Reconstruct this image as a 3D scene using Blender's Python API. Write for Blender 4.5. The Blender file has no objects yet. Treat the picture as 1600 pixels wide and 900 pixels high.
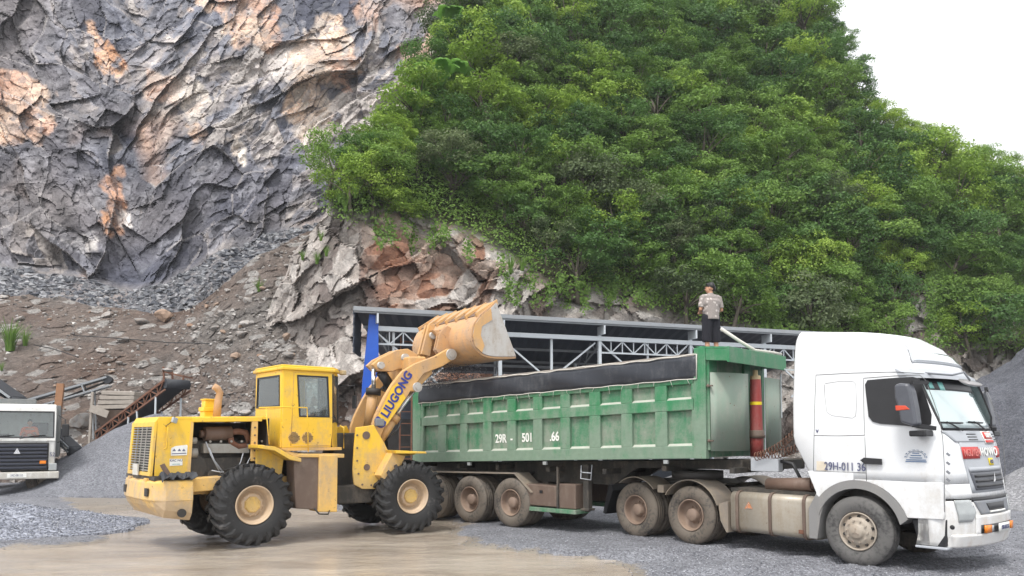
import bpy, bmesh, math, random
import numpy as np
from mathutils import Vector, Matrix, Euler
R = math.radians
random.seed(7)
rng = np.random.default_rng(11)
scene = bpy.context.scene
COL = scene.collection

# ------------------------------------------------------------------ camera, sky, sun
FPX, CX, CY, HC = 1200.0, 800.0, 600.0, 2.05
PIT = math.atan(80 / 1200)
cam_d = bpy.data.cameras.new('camera')
cam = bpy.data.objects.new('camera', cam_d)
COL.objects.link(cam)
cam.location = (0, 0, HC)
cam.rotation_euler = (math.pi / 2 + PIT, 0, 0)
cam_d.sensor_width = 36
cam_d.lens = 27.0
cam_d.shift_y = 150 / 1600
cam_d.clip_start = 0.1
cam_d.clip_end = 3000
scene.camera = cam
scene.render.resolution_x = 1024
scene.render.resolution_y = 576

SUN_EL, SUN_AZ = R(58), R(205)      # azimuth clockwise from +Y, where the light comes from
world = bpy.data.worlds.new('World')
scene.world = world
world.use_nodes = True
wn, wl = world.node_tree.nodes, world.node_tree.links
wn.clear()
sky = wn.new('ShaderNodeTexSky')
sky.sky_type = 'NISHITA'
sky.sun_disc = False
sky.sun_elevation = SUN_EL
sky.sun_rotation = SUN_AZ
sky.air_density = 1.6
sky.dust_density = 4.0
bw = wn.new('ShaderNodeHueSaturation')
bw.inputs['Saturation'].default_value = 0.16
tint = wn.new('ShaderNodeMix')
tint.data_type = 'RGBA'
tint.blend_type = 'MIX'
tint.inputs[0].default_value = 0.55
tint.inputs[7].default_value = (9.5, 9.6, 9.8, 1)      # even cloud cover
bg = wn.new('ShaderNodeBackground')
bg.inputs['Strength'].default_value = 0.135
wo = wn.new('ShaderNodeOutputWorld')
wl.new(sky.outputs[0], bw.inputs['Color'])
wl.new(bw.outputs[0], tint.inputs[6])
wl.new(tint.outputs[2], bg.inputs[0])
wl.new(bg.outputs[0], wo.inputs[0])

sun_d = bpy.data.lights.new('sun', 'SUN')
sun_d.energy = 1.5
sun_d.angle = R(10)
sun_d.color = (1.0, 0.965, 0.91)
sun = bpy.data.objects.new('sun', sun_d)
COL.objects.link(sun)
_to = Vector((math.sin(SUN_AZ) * math.cos(SUN_EL), math.cos(SUN_AZ) * math.cos(SUN_EL), math.sin(SUN_EL)))
sun.rotation_euler = _to.to_track_quat('Z', 'Y').to_euler()
scene.view_settings.view_transform = 'Standard'
scene.view_settings.look = 'None'
scene.view_settings.exposure = 0.68
scene.view_settings.gamma = 1.0

# ------------------------------------------------------------------ geometry of the view, used to survey real positions
_c, _s = math.cos(PIT), math.sin(PIT)
def ray(px, py):
    a = (px - CX) / FPX; b = (CY - py) / FPX
    return (a, _c - b * _s, _s + b * _c)
def P(px, py, Y):
    r = ray(px, py); t = Y / r[1]
    return Vector((r[0] * t, Y, HC + r[2] * t))
def at(px, py, z=0.0):
    r = ray(px, py); t = (z - HC) / r[2]
    return r[0] * t, r[1] * t
class Fr:
    def __init__(s, x, y, deg):
        s.x, s.y, s.deg = x, y, deg
        s.c = math.cos(R(deg)); s.s = math.sin(R(deg))
    def w(s, u, v, z=0):
        return Vector((s.x + u * s.c - v * s.s, s.y + u * s.s + v * s.c, z))
    def S(s, px, py, v=0.0):
        r = ray(px, py); nx, ny = -s.s, s.c
        t = (v + (s.x * nx + s.y * ny)) / (r[0] * nx + r[1] * ny)
        X, Y = r[0] * t, r[1] * t
        return ((X - s.x) * s.c + (Y - s.y) * s.s, HC + r[2] * t)
    def L(s, px, py, u=0.0):
        r = ray(px, py); nx, ny = s.c, s.s
        t = (u + (s.x * nx + s.y * ny)) / (r[0] * nx + r[1] * ny)
        X, Y = r[0] * t, r[1] * t
        return (-(X - s.x) * s.s + (Y - s.y) * s.c, HC + r[2] * t)
    def SS(s, pts, v=0.0):
        return [s.S(x, y, v) for x, y in pts]
def mkfr(nx, ny, deg, v):
    c, s_ = math.cos(R(deg)), math.sin(R(deg))
    return Fr(nx + v * s_, ny - v * c, deg)
TR = mkfr(*at(1341, 885.5), -50, -1.22)       # tractor unit: u=0 steer axle
TL = mkfr(*at(797, 824), -42.2, -1.22)        # trailer: u=0 foremost visible axle
LR = mkfr(*at(398, 853), 40, -1.28)           # loader rear frame: u=0 rear axle
_h = LR.w(1.65, 0)
LF = Fr(_h.x, _h.y, 34)                       # loader front frame: u=0 hinge

# ------------------------------------------------------------------ noise (numpy)
def _hash(ix, iy, seed):
    h = (ix.astype(np.int64) * 374761393 + iy.astype(np.int64) * 668265263 + seed * 1442695041) & 0xFFFFFFFF
    h = ((h ^ (h >> 13)) * 1274126177) & 0xFFFFFFFF
    h = (h ^ (h >> 16)) & 0xFFFFFFFF
    h = (h * 2246822519) & 0xFFFFFFFF
    return ((h ^ (h >> 15)) & 0xFFFFFF) / float(0x1000000)
def vnoise(x, y, seed=0):
    ix, iy = np.floor(x), np.floor(y)
    fx, fy = x - ix, y - iy
    fx = fx * fx * (3 - 2 * fx); fy = fy * fy * (3 - 2 * fy)
    a = _hash(ix, iy, seed); b = _hash(ix + 1, iy, seed)
    c = _hash(ix, iy + 1, seed); d = _hash(ix + 1, iy + 1, seed)
    return (a + (b - a) * fx) * (1 - fy) + (c + (d - c) * fx) * fy
def fbm(x, y, o=5, seed=0, g=0.5):
    t, a, n = 0, 1.0, 0
    for i in range(o):
        t = t + a * (vnoise(x * 2 ** i + 17.3 * i, y * 2 ** i - 9.1 * i, seed + i) - 0.5); n += a; a *= g
    return t / n * 2
def cells(x, y, seed=0):
    ix, iy = np.floor(x), np.floor(y)
    best = np.full(x.shape, 1e9); sec = np.full(x.shape, 1e9)
    bx = np.zeros(x.shape); by = np.zeros(x.shape); dx = np.zeros(x.shape); dy = np.zeros(x.shape)
    for i in (-1, 0, 1):
        for j in (-1, 0, 1):
            cx, cy = ix + i, iy + j
            qx = cx + _hash(cx, cy, seed) ; qy = cy + _hash(cx, cy, seed + 91)
            ex, ey = x - qx, y - qy
            d = ex * ex + ey * ey
            m = d < best
            sec = np.where(m, best, np.minimum(sec, d))
            best = np.where(m, d, best)
            bx = np.where(m, cx, bx); by = np.where(m, cy, by)
            dx = np.where(m, ex, dx); dy = np.where(m, ey, dy)
    return bx, by, dx, dy, np.sqrt(sec) - np.sqrt(best)
def facet(x, y, seed, tilt=1.0):
    bx, by, dx, dy, e = cells(x, y, seed)
    h = _hash(bx, by, seed + 5) - 0.5 + tilt * (dx * (_hash(bx, by, seed + 6) - 0.5) + dy * (_hash(bx, by, seed + 7) - 0.5)) * 1.6
    return h, _hash(bx, by, seed + 8), e
def inpoly(px, py, poly):
    ins = np.zeros(px.shape, bool)
    n = len(poly)
    for i in range(n):
        x0, y0 = poly[i]; x1, y1 = poly[(i + 1) % n]
        c = ((y0 > py) != (y1 > py)) & (px < (x1 - x0) * (py - y0) / (y1 - y0 + 1e-9) + x0)
        ins ^= c
    return ins

# ------------------------------------------------------------------ scene tree helpers
def tag(o, label=None, cat=None, group=None, kind=None):
    if label: o['label'] = label
    if cat: o['category'] = cat
    if group: o['group'] = group
    if kind: o['kind'] = kind
    return o
def thing(name, label, cat, loc=(0, 0, 0), rz=0.0, group=None):
    o = bpy.data.objects.new(name, None)
    o.empty_display_size = 0.3
    COL.objects.link(o)
    o.location = loc; o.rotation_euler = (0, 0, rz)
    return tag(o, label, cat, group)
def copy_tree(o, parent=None):
    c = o.copy(); COL.objects.link(c); c.parent = parent
    for ch in list(o.children): copy_tree(ch, c)
    return c

class MB:
    def __init__(s):
        s.v = []; s.f = []; s.sm = []; s.mi = []
    def add(s, vs, fs, smooth=False, mi=0, mat=None):
        b = len(s.v)
        for p in vs:
            p = Vector(p)
            s.v.append(mat @ p if mat is not None else p)
        for k, f in enumerate(fs):
            s.f.append([i + b for i in f]); s.sm.append(smooth if not isinstance(smooth, list) else smooth[k]); s.mi.append(mi)
        return s
    def box(s, c, d, rot=None, mi=0, taper=(1, 1)):
        m = Matrix.Translation(c) @ (rot.to_matrix().to_4x4() if rot is not None else Matrix())
        x, y, z = d[0] / 2, d[1] / 2, d[2] / 2
        tx, ty = taper
        vs = [(-x, -y, -z), (x, -y, -z), (x, y, -z), (-x, y, -z), (-x * tx, -y * ty, z), (x * tx, -y * ty, z), (x * tx, y * ty, z), (-x * tx, y * ty, z)]
        return s.add(vs, [(0, 3, 2, 1), (4, 5, 6, 7), (0, 1, 5, 4), (1, 2, 6, 5), (2, 3, 7, 6), (3, 0, 4, 7)], mat=m, mi=mi)
    def b2(s, x0, x1, y0, y1, z0, z1, mi=0):
        return s.box(((x0 + x1) / 2, (y0 + y1) / 2, (z0 + z1) / 2), (abs(x1 - x0), abs(y1 - y0), abs(z1 - z0)), mi=mi)
    def prism(s, poly, t0, t1, axis='y', mi=0, smooth=False):
        n = len(poly)
        ar = sum(poly[i][0] * poly[(i + 1) % n][1] - poly[(i + 1) % n][0] * poly[i][1] for i in range(n))
        if ar < 0: poly = poly[::-1]
        def q(a, b, t):
            return (a, t, b) if axis == 'y' else ((t, a, b) if axis == 'x' else (a, b, t))
        vs = [q(a, b, t0) for a, b in poly] + [q(a, b, t1) for a, b in poly]
        fs = [list(range(n)), list(range(2 * n - 1, n - 1, -1))] + [(i, i + n, (i + 1) % n + n, (i + 1) % n) for i in range(n)]
        if (axis == 'y') != (t1 > t0): fs = [list(f)[::-1] for f in fs]
        if axis == 'y': fs = [list(f)[::-1] for f in fs] if False else fs
        return s.add(vs, fs, mi=mi, smooth=[False, False] + [smooth] * n)
    def ring(s, outer, inner, t0, t1, axis='y', mi=0):
        """frame between two outlines with equal point counts"""
        n = len(outer)
        def q(a, b, t):
            return (a, t, b) if axis == 'y' else ((t, a, b) if axis == 'x' else (a, b, t))
        vs = [q(a, b, t) for t in (t0, t1) for loop in (outer, inner) for a, b in loop]
        fs = []
        for i in range(n):
            j = (i + 1) % n
            fs += [(i, j, n + j, n + i), (2 * n + i, 3 * n + i, 3 * n + j, 2 * n + j), (i, 2 * n + i, 2 * n + j, j), (n + i, n + j, 3 * n + j, 3 * n + i)]
        return s.add(vs, fs, mi=mi)
    def cyl(s, p0, p1, r0, r1=None, n=12, mi=0, caps=True, smooth=True):
        p0, p1 = Vector(p0), Vector(p1)
        r1 = r0 if r1 is None else r1
        d = p1 - p0
        m = Matrix.Translation(p0) @ d.to_track_quat('Z', 'Y').to_matrix().to_4x4()
        L = d.length
        vs = [(r0 * math.cos(2 * math.pi * i / n), r0 * math.sin(2 * math.pi * i / n), 0) for i in range(n)] + \
             [(r1 * math.cos(2 * math.pi * i / n), r1 * math.sin(2 * math.pi * i / n), L) for i in range(n)]
        fs = [(i, (i + 1) % n, n + (i + 1) % n, n + i) for i in range(n)]
        sm = [smooth] * n
        if caps: fs += [list(range(n - 1, -1, -1)), list(range(n, 2 * n))]; sm += [False, False]
        return s.add(vs, fs, smooth=sm, mi=mi, mat=m)
    def tube(s, pts, r, n=8, mi=0):
        pts = [Vector(p) for p in pts]
        vs = []; fs = []
        up = Vector((0.13, 0.21, 0.97))
        for k, p in enumerate(pts):
            d = (pts[min(k + 1, len(pts) - 1)] - pts[max(k - 1, 0)]).normalized()
            a = d.cross(up)
            if a.length < 1e-3: a = d.cross(Vector((1, 0, 0)))
            a.normalize(); b = d.cross(a)
            rr = r[k] if isinstance(r, (list, tuple)) else r
            for i in range(n):
                t = 2 * math.pi * i / n
                vs.append(p + a * math.cos(t) * rr + b * math.sin(t) * rr)
        for k in range(len(pts) - 1):
            for i in range(n):
                j = (i + 1) % n
                fs.append((k * n + i, k * n + j, (k + 1) * n + j, (k + 1) * n + i))
        sm = [True] * len(fs)
        fs += [list(range(n - 1, -1, -1)), list(range((len(pts) - 1) * n, len(pts) * n))]; sm += [False, False]
        return s.add(vs, fs, smooth=sm, mi=mi)
    def beam(s, p0, p1, w, h=None, mi=0, up=(0, 0, 1)):
        p0, p1 = Vector(p0), Vector(p1); h = h or w
        d = (p1 - p0); L = d.length; d.normalize()
        a = d.cross(Vector(up))
        if a.length < 1e-3: a = d.cross(Vector((1, 0, 0)))
        a.normalize(); b = a.cross(d)
        vs = [p + a * sx * w / 2 + b * sy * h / 2 for p in (p0, p1) for sx, sy in ((-1, -1), (1, -1), (1, 1), (-1, 1))]
        return s.add(vs, [(3, 2, 1, 0), (4, 5, 6, 7), (0, 1, 5, 4), (1, 2, 6, 5), (2, 3, 7, 6), (3, 0, 4, 7)], mi=mi)
    def lathe(s, prof, c=(0, 0, 0), n=40, mi=0, smooth=True, closed=False):
        """profile of (radius, y) turned round the local y axis through c"""
        vs = []; fs = []; k = len(prof)
        for i in range(n):
            t = 2 * math.pi * i / n
            for r, y in prof:
                vs.append((c[0] + r * math.cos(t), c[1] + y, c[2] + r * math.sin(t)))
        for i in range(n):
            j = (i + 1) % n
            for q in range(k if closed else k - 1):
                w = (q + 1) % k
                fs.append((i * k + q, i * k + w, j * k + w, j * k + q))
        return s.add(vs, fs, smooth=smooth, mi=mi)
    def sphere(s, c, r, n=12, mi=0, sc=(1, 1, 1)):
        m = n // 2
        vs = []; fs = []
        for j in range(m + 1):
            ph = math.pi * j / m
            for i in range(n):
                t = 2 * math.pi * i / n
                vs.append((c[0] + r * sc[0] * math.sin(ph) * math.cos(t), c[1] + r * sc[1] * math.sin(ph) * math.sin(t), c[2] + r * sc[2] * math.cos(ph)))
        for j in range(m):
            for i in range(n):
                k = (i + 1) % n
                fs.append((j * n + i, (j + 1) * n + i, (j + 1) * n + k, j * n + k))
        return s.add(vs, fs, smooth=True, mi=mi)
    def mesh(s, name, mats):
        me = bpy.data.meshes.new(name)
        me.from_pydata([tuple(v) for v in s.v], [], s.f)
        for m in (mats if isinstance(mats, (list, tuple)) else [mats]): me.materials.append(m)
        me.polygons.foreach_set('use_smooth', s.sm)
        me.polygons.foreach_set('material_index', s.mi)
        bm = bmesh.new(); bm.from_mesh(me)
        bmesh.ops.recalc_face_normals(bm, faces=bm.faces)
        bm.to_mesh(me); bm.free()
        me.update()
        return me
    def build(s, name, mats, parent=None, bevel=0.0, label=None, loc=None, rz=None, solid=0.0):
        o = bpy.data.objects.new(name, s.mesh(name, mats))
        COL.objects.link(o)
        if parent is not None: o.parent = parent
        if loc is not None: o.location = loc
        if rz is not None: o.rotation_euler = (0, 0, rz)
        if solid:
            md = o.modifiers.new('solid', 'SOLIDIFY'); md.thickness = solid; md.offset = -1
        if bevel:
            md = o.modifiers.new('bevel', 'BEVEL'); md.width = bevel; md.segments = 2; md.limit_method = 'ANGLE'; md.angle_limit = R(35)
        if label: o['label'] = label
        return o

def np_mesh(name, verts, faces, mat, smooth=True, attrs=None, parent=None):
    """verts (N,3), faces (M,4) int; attrs: dict name -> (N,) or (N,3)"""
    me = bpy.data.meshes.new(name)
    k = faces.shape[1]
    me.vertices.add(len(verts)); me.vertices.foreach_set('co', verts.astype(np.float32).ravel())
    me.loops.add(faces.size); me.loops.foreach_set('vertex_index', faces.astype(np.int32).ravel())
    me.polygons.add(len(faces)); me.polygons.foreach_set('loop_start', np.arange(0, faces.size, k, dtype=np.int32))
    me.polygons.foreach_set('use_smooth', np.full(len(faces), smooth))
    me.update(calc_edges=True)
    if attrs:
        for an, av in attrs.items():
            if av.ndim == 1:
                a = me.attributes.new(an, 'FLOAT', 'POINT'); a.data.foreach_set('value', av.astype(np.float32))
            else:
                a = me.attributes.new(an, 'FLOAT_COLOR', 'POINT')
                a.data.foreach_set('color', np.concatenate([av, np.ones((len(av), 1))], 1).astype(np.float32).ravel())
    me.materials.append(mat)
    o = bpy.data.objects.new(name, me)
    COL.objects.link(o)
    if parent is not None: o.parent = parent
    return o
def grid_faces(nr, nc):
    i = np.arange(nr - 1)[:, None] * nc + np.arange(nc - 1)[None, :]
    i = i.ravel()
    return np.stack([i, i + 1, i + nc + 1, i + nc], 1)

# ------------------------------------------------------------------ materials
class NT:
    def __init__(s, name):
        s.m = bpy.data.materials.new(name); s.m.use_nodes = True
        s.t = s.m.node_tree; s.n = s.t.nodes; s.n.clear()
        s.out = s.n.new('ShaderNodeOutputMaterial')
    def N(s, typ, **kw):
        n = s.n.new(typ)
        for k, v in kw.items():
            if k == 'inp':
                for a, b in v.items(): n.inputs[a].default_value = b
            else: setattr(n, k, v)
        return n
    def L(s, a, b): s.t.links.new(a, b)
    def coords(s, kind='Object'):
        return s.N('ShaderNodeTexCoord').outputs[kind]
    def noise(s, vec, scale, detail=4, rough=0.55, dist=0.0):
        n = s.N('ShaderNodeTexNoise', inp={'Scale': scale, 'Detail': detail, 'Roughness': rough, 'Distortion': dist})
        if vec is not None: s.L(vec, n.inputs['Vector'])
        return n.outputs['Fac']
    def vor(s, vec, scale, feature='F1', out='Distance', rand=1.0):
        n = s.N('ShaderNodeTexVoronoi', feature=feature, inp={'Scale': scale, 'Randomness': rand})
        if vec is not None: s.L(vec, n.inputs['Vector'])
        return n.outputs[out]
    def ramp(s, fac, stops, interp='LINEAR'):
        n = s.N('ShaderNodeValToRGB'); cr = n.color_ramp; cr.interpolation = interp
        while len(cr.elements) < len(stops): cr.elements.new(0.5)
        for e, (p, c) in zip(cr.elements, stops):
            e.position = p; e.color = c if len(c) == 4 else (*c, 1)
        s.L(fac, n.inputs[0]); return n.outputs[0]
    def g(s, fac, a, b):   # scalar smooth map
        n = s.N('ShaderNodeMapRange', interpolation_type='SMOOTHSTEP', inp={'From Min': a, 'From Max': b})
        s.L(fac, n.inputs[0]); return n.outputs[0]
    def mix(s, fac, a, b, mode='MIX'):
        n = s.N('ShaderNodeMix', data_type='RGBA', blend_type=mode)
        for v, i in ((fac, 0), (a, 6), (b, 7)):
            if hasattr(v, 'links'): s.L(v, n.inputs[i])
            else: n.inputs[i].default_value = v if i == 0 or len(v) == 4 else (*v, 1)
        return n.outputs[2]
    def math(s, op, a, b=0.5, clamp=False):
        n = s.N('ShaderNodeMath', operation=op, use_clamp=clamp)
        for v, i in ((a, 0), (b, 1)):
            if hasattr(v, 'links'): s.L(v, n.inputs[i])
            else: n.inputs[i].default_value = v
        return n.outputs[0]
    def attr(s, name, out='Color'):
        return s.N('ShaderNodeAttribute', attribute_name=name).outputs[out]
    def bump(s, h, strength=0.3, dist=0.05, prev=None):
        n = s.N('ShaderNodeBump', inp={'Strength': strength, 'Distance': dist}); s.L(h, n.inputs['Height'])
        if prev is not None: s.L(prev, n.inputs['Normal'])
        return n.outputs[0]
    def bsdf(s, col=None, rough=0.6, metal=0.0, bump=None, spec=0.5, **kw):
        n = s.N('ShaderNodeBsdfPrincipled')
        for v, k in ((col, 'Base Color'), (rough, 'Roughness'), (metal, 'Metallic')):
            if v is None: continue
            if hasattr(v, 'links'): s.L(v, n.inputs[k])
            else: n.inputs[k].default_value = (*v, 1) if k == 'Base Color' and len(v) == 3 else v
        n.inputs['Specular IOR Level'].default_value = spec
        for k, v in kw.items(): n.inputs[k.replace('_', ' ')].default_value = v
        if bump is not None: s.L(bump, n.inputs['Normal'])
        s.L(n.outputs[0], s.out.inputs[0])
        return n

def paint(name, col, dirt=(0.32, 0.27, 0.21), amount=0.5, rough=0.42, low=None, rust=0.0, sc=1.0, metal=0.0):
    """paint with dust blotches, runs down the panel, chips; low=(z0,z1): mud thrown up from below"""
    t = NT(name); co = t.coords()
    mp = t.N('ShaderNodeMapping', inp={'Scale': (1, 1, 0.22)}); t.L(co, mp.inputs[0])
    n1 = t.noise(co, 2.1 * sc, 8, 0.68); n2 = t.noise(mp.outputs[0], 7 * sc, 5, 0.6); n3 = t.noise(co, 28 * sc, 4, 0.6)
    d = t.math('ADD', t.math('MULTIPLY', n1, 0.5), t.math('ADD', t.math('MULTIPLY', n2, 0.35), t.math('MULTIPLY', n3, 0.15)))
    if low:
        sp = t.N('ShaderNodeSeparateXYZ'); t.L(co, sp.inputs[0])
        h = t.N('ShaderNodeMapRange', inp={'From Min': low[0], 'From Max': low[1], 'To Min': 0.22, 'To Max': 0.0}); t.L(sp.outputs[2], h.inputs[0])
        d = t.math('ADD', d, h.outputs[0])
    th = 0.68 - 0.28 * amount
    m = t.g(d, th - 0.09, th + 0.16)
    m = t.math('MULTIPLY', m, min(1, 0.45 + amount * 0.5))
    c1 = t.mix(t.noise(co, 0.8 * sc, 2), tuple(x * 0.86 for x in col), tuple(min(1, x * 1.08) for x in col))
    dd = t.mix(t.noise(co, 11 * sc, 4), tuple(x * 0.75 for x in dirt), tuple(min(1, x * 1.2) for x in dirt))
    c2 = t.mix(m, c1, dd)
    if rust > 0:
        r = t.g(t.noise(co, 9 * sc, 8, 0.7), 0.66 - 0.1 * rust, 0.70)
        c2 = t.mix(t.math('MULTIPLY', r, 0.85), c2, (0.13, 0.06, 0.035))
    ro = t.N('ShaderNodeMapRange', inp={'To Min': rough, 'To Max': 0.85}); t.L(m, ro.inputs[0])
    t.bsdf(c2, ro.outputs[0], metal, t.bump(n3, 0.12, 0.01))
    return t.m
def plain(name, col, rough=0.6, metal=0.0, var=0.25, sc=6.0, bump=0.1, **kw):
    t = NT(name); co = t.coords()
    c = t.mix(t.noise(co, sc, 5), tuple(x * (1 - var) for x in col), tuple(min(1, x * (1 + var)) for x in col))
    t.bsdf(c, rough, metal, t.bump(t.noise(co, sc * 5, 4), bump, 0.01), **kw)
    return t.m

MUD = (0.33, 0.265, 0.19)
M = {}
M['yellow'] = paint('loader_yellow', (0.86, 0.54, 0.04), (0.42, 0.31, 0.20), 0.42, 0.38, low=(0.6, 2.4), rust=0.5)
M['yellow_mud'] = paint('muddy_yellow', (0.74, 0.46, 0.13), (0.40, 0.31, 0.23), 0.62, 0.5, rust=0.5)
M['orange'] = paint('worn_orange', (0.62, 0.36, 0.14), (0.40, 0.28, 0.20), 0.6, 0.5, rust=0.5)
M['steel_worn'] = paint('worn_steel', (0.50, 0.48, 0.45), (0.36, 0.28, 0.2), 0.6, 0.4, rust=0.6, metal=0.3)
M['green'] = paint('tipper_green', (0.028, 0.20, 0.08), (0.24, 0.28, 0.23), 0.55, 0.42, low=(1.4, 3.2), rust=0.15)
M['green_dusty'] = paint('dusty_green', (0.04, 0.19, 0.09), (0.26, 0.28, 0.23), 0.8, 0.6, rust=0.1)
M['greygreen'] = paint('grey_green_plate', (0.24, 0.31, 0.25), (0.33, 0.32, 0.28), 0.6, 0.5, rust=0.1)
M['white'] = paint('cab_white', (0.78, 0.79, 0.80), (0.50, 0.46, 0.40), 0.24, 0.2, low=(0.4, 1.9))
M['white_old'] = paint('old_white', (0.72, 0.72, 0.69), (0.4, 0.36, 0.30), 0.45, 0.45, low=(0.3, 1.8), rust=0.35)
M['grey_plastic'] = paint('grey_plastic', (0.20, 0.21, 0.23), (0.34, 0.30, 0.25), 0.3, 0.5)
M['mid_grey'] = paint('silver_grey', (0.42, 0.44, 0.47), (0.4, 0.37, 0.32), 0.2, 0.35)
M['fender'] = paint('muddy_fender', (0.22, 0.19, 0.16), MUD, 0.65, 0.6)
M['black'] = plain('black_plastic', (0.018, 0.018, 0.02), 0.45)
M['dark'] = plain('dark_metal', (0.035, 0.032, 0.03), 0.6, 0.1)
M['chassis'] = paint('dirty_chassis', (0.04, 0.037, 0.033), (0.17, 0.14, 0.11), 0.55, 0.7)
M['brown_metal'] = paint('brown_metal', (0.13, 0.09, 0.07), (0.24, 0.19, 0.15), 0.5, 0.6, rust=0.4)
M['tank'] = paint('tank_metal', (0.40, 0.36, 0.30), (0.30, 0.24, 0.17), 0.6, 0.38, metal=0.25, rust=0.2)
M['rust'] = paint('rusty_steel', (0.17, 0.075, 0.045), (0.30, 0.2, 0.14), 0.4, 0.8, rust=0.6)
M['red'] = paint('faded_red', (0.34, 0.06, 0.055), (0.36, 0.26, 0.22), 0.45, 0.5)
M['galv'] = paint('galvanised', (0.56, 0.60, 0.63), (0.4, 0.4, 0.38), 0.25, 0.42, metal=0.2)
M['chrome'] = plain('rod_chrome', (0.75, 0.75, 0.75), 0.2, 0.9)
M['engine'] = paint('oily_engine', (0.055, 0.05, 0.045), (0.22, 0.18, 0.14), 0.5, 0.6)
M['engine_grey'] = paint('engine_alloy', (0.36, 0.35, 0.32), (0.25, 0.21, 0.17), 0.55, 0.5)
M['muffler'] = paint('burnt_pipe', (0.15, 0.095, 0.07), (0.30, 0.24, 0.19), 0.5, 0.6, rust=0.4)
M['blue'] = plain('shed_blue', (0.02, 0.10, 0.50), 0.35, 0, 0.12)
M['letter_blue'] = plain('letter_blue', (0.03, 0.045, 0.25), 0.5)
M['letter_grey'] = plain('letter_slate', (0.10, 0.11, 0.19), 0.5)
M['letter_white'] = plain('letter_white', (0.78, 0.78, 0.74), 0.5)
M['letter_red'] = plain('letter_red', (0.62, 0.05, 0.04), 0.45)
M['letter_yellow'] = plain('letter_yellow', (0.85, 0.62, 0.02), 0.45)
M['orange_lens'] = plain('amber_lens', (0.75, 0.22, 0.02), 0.2)
M['red_lens'] = plain('red_lens', (0.6, 0.07, 0.03), 0.2)
M['lens'] = plain('lamp_glass', (0.40, 0.42, 0.42), 0.12, 0.2)
M['wood'] = plain('weathered_wood', (0.24, 0.12, 0.06), 0.8)
M['grey_wood'] = plain('grey_timber', (0.35, 0.31, 0.27), 0.85)
M['skin'] = plain('skin', (0.50, 0.27, 0.17), 0.55, 0, 0.06)
M['hair'] = plain('black_hair', (0.012, 0.011, 0.011), 0.5)
M['shorts'] = plain('black_cloth', (0.012, 0.012, 0.018), 0.9)
M['orange_cloth'] = plain('orange_cloth', (0.75, 0.16, 0.05), 0.85)
M['white_cloth'] = plain('white_cloth', (0.6, 0.6, 0.62), 0.85)
M['belt'] = plain('belt_rubber', (0.035, 0.038, 0.045), 0.7)

def rubber(name, dust, amount):
    t = NT(name); co = t.coords()
    d = t.g(t.math('ADD', t.math('MULTIPLY', t.noise(co, 2.2, 5, 0.6), 0.7), t.math('MULTIPLY', t.noise(co, 18, 4), 0.3)), 0.62 - 0.3 * amount, 0.8 - 0.25 * amount)
    c = t.mix(t.math('MULTIPLY', d, 0.45 + 0.5 * amount), (0.022, 0.022, 0.023), dust)
    t.bsdf(c, 0.72, 0, t.bump(t.noise(co, 60, 3), 0.15, 0.01))
    return t.m
M['tyre_dark'] = rubber('loader_rubber', (0.15, 0.14, 0.135), 0.25)
M['tyre_dusty'] = rubber('dusty_rubber', (0.15, 0.125, 0.10), 1.0)
M['tyre_grey'] = rubber('grey_dusty_rubber', (0.13, 0.125, 0.12), 1.0)

def glass(name, tintc, alpha, rough=0.03):
    t = NT(name)
    g = t.N('ShaderNodeBsdfGlossy', inp={'Roughness': rough, 'Color': (0.9, 0.95, 0.95, 1)})
    tr = t.N('ShaderNodeBsdfTransparent', inp={'Color': (*tintc, 1)})
    df = t.N('ShaderNodeBsdfDiffuse', inp={'Color': (0.4, 0.42, 0.42, 1)})
    fr = t.N('ShaderNodeFresnel', inp={'IOR': 1.5})
    m1 = t.N('ShaderNodeMixShader', inp={0: alpha}); t.L(tr.outputs[0], m1.inputs[1]); t.L(df.outputs[0], m1.inputs[2])
    m2 = t.N('ShaderNodeMixShader'); t.L(t.math('ADD', fr.outputs[0], 0.06, True), m2.inputs[0]); t.L(m1.outputs[0], m2.inputs[1]); t.L(g.outputs[0], m2.inputs[2])
    t.L(m2.outputs[0], t.out.inputs[0])
    return t.m
M['glass'] = glass('dusty_glass', (0.88, 0.93, 0.92), 0.10)
def solid_glass(name, col, rough=0.05, spec=1.0):
    t = NT(name); co = t.coords()
    c = t.mix(t.noise(co, 1.3, 3), tuple(x * 0.85 for x in col), col)
    t.bsdf(c, rough, 0.0, None, spec, Coat_Weight=1.0, Coat_Roughness=0.02)
    return t.m
M['windscreen'] = solid_glass('windscreen_glass', (0.52, 0.64, 0.64), 0.06)
M['dark_glass'] = solid_glass('dark_glass', (0.02, 0.045, 0.045), 0.02)
M['teal_sticker'] = plain('teal_film', (0.25, 0.6, 0.55), 0.3)
M['roof_window'] = solid_glass('roof_panel_glass', (0.52, 0.55, 0.57), 0.15)

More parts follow.
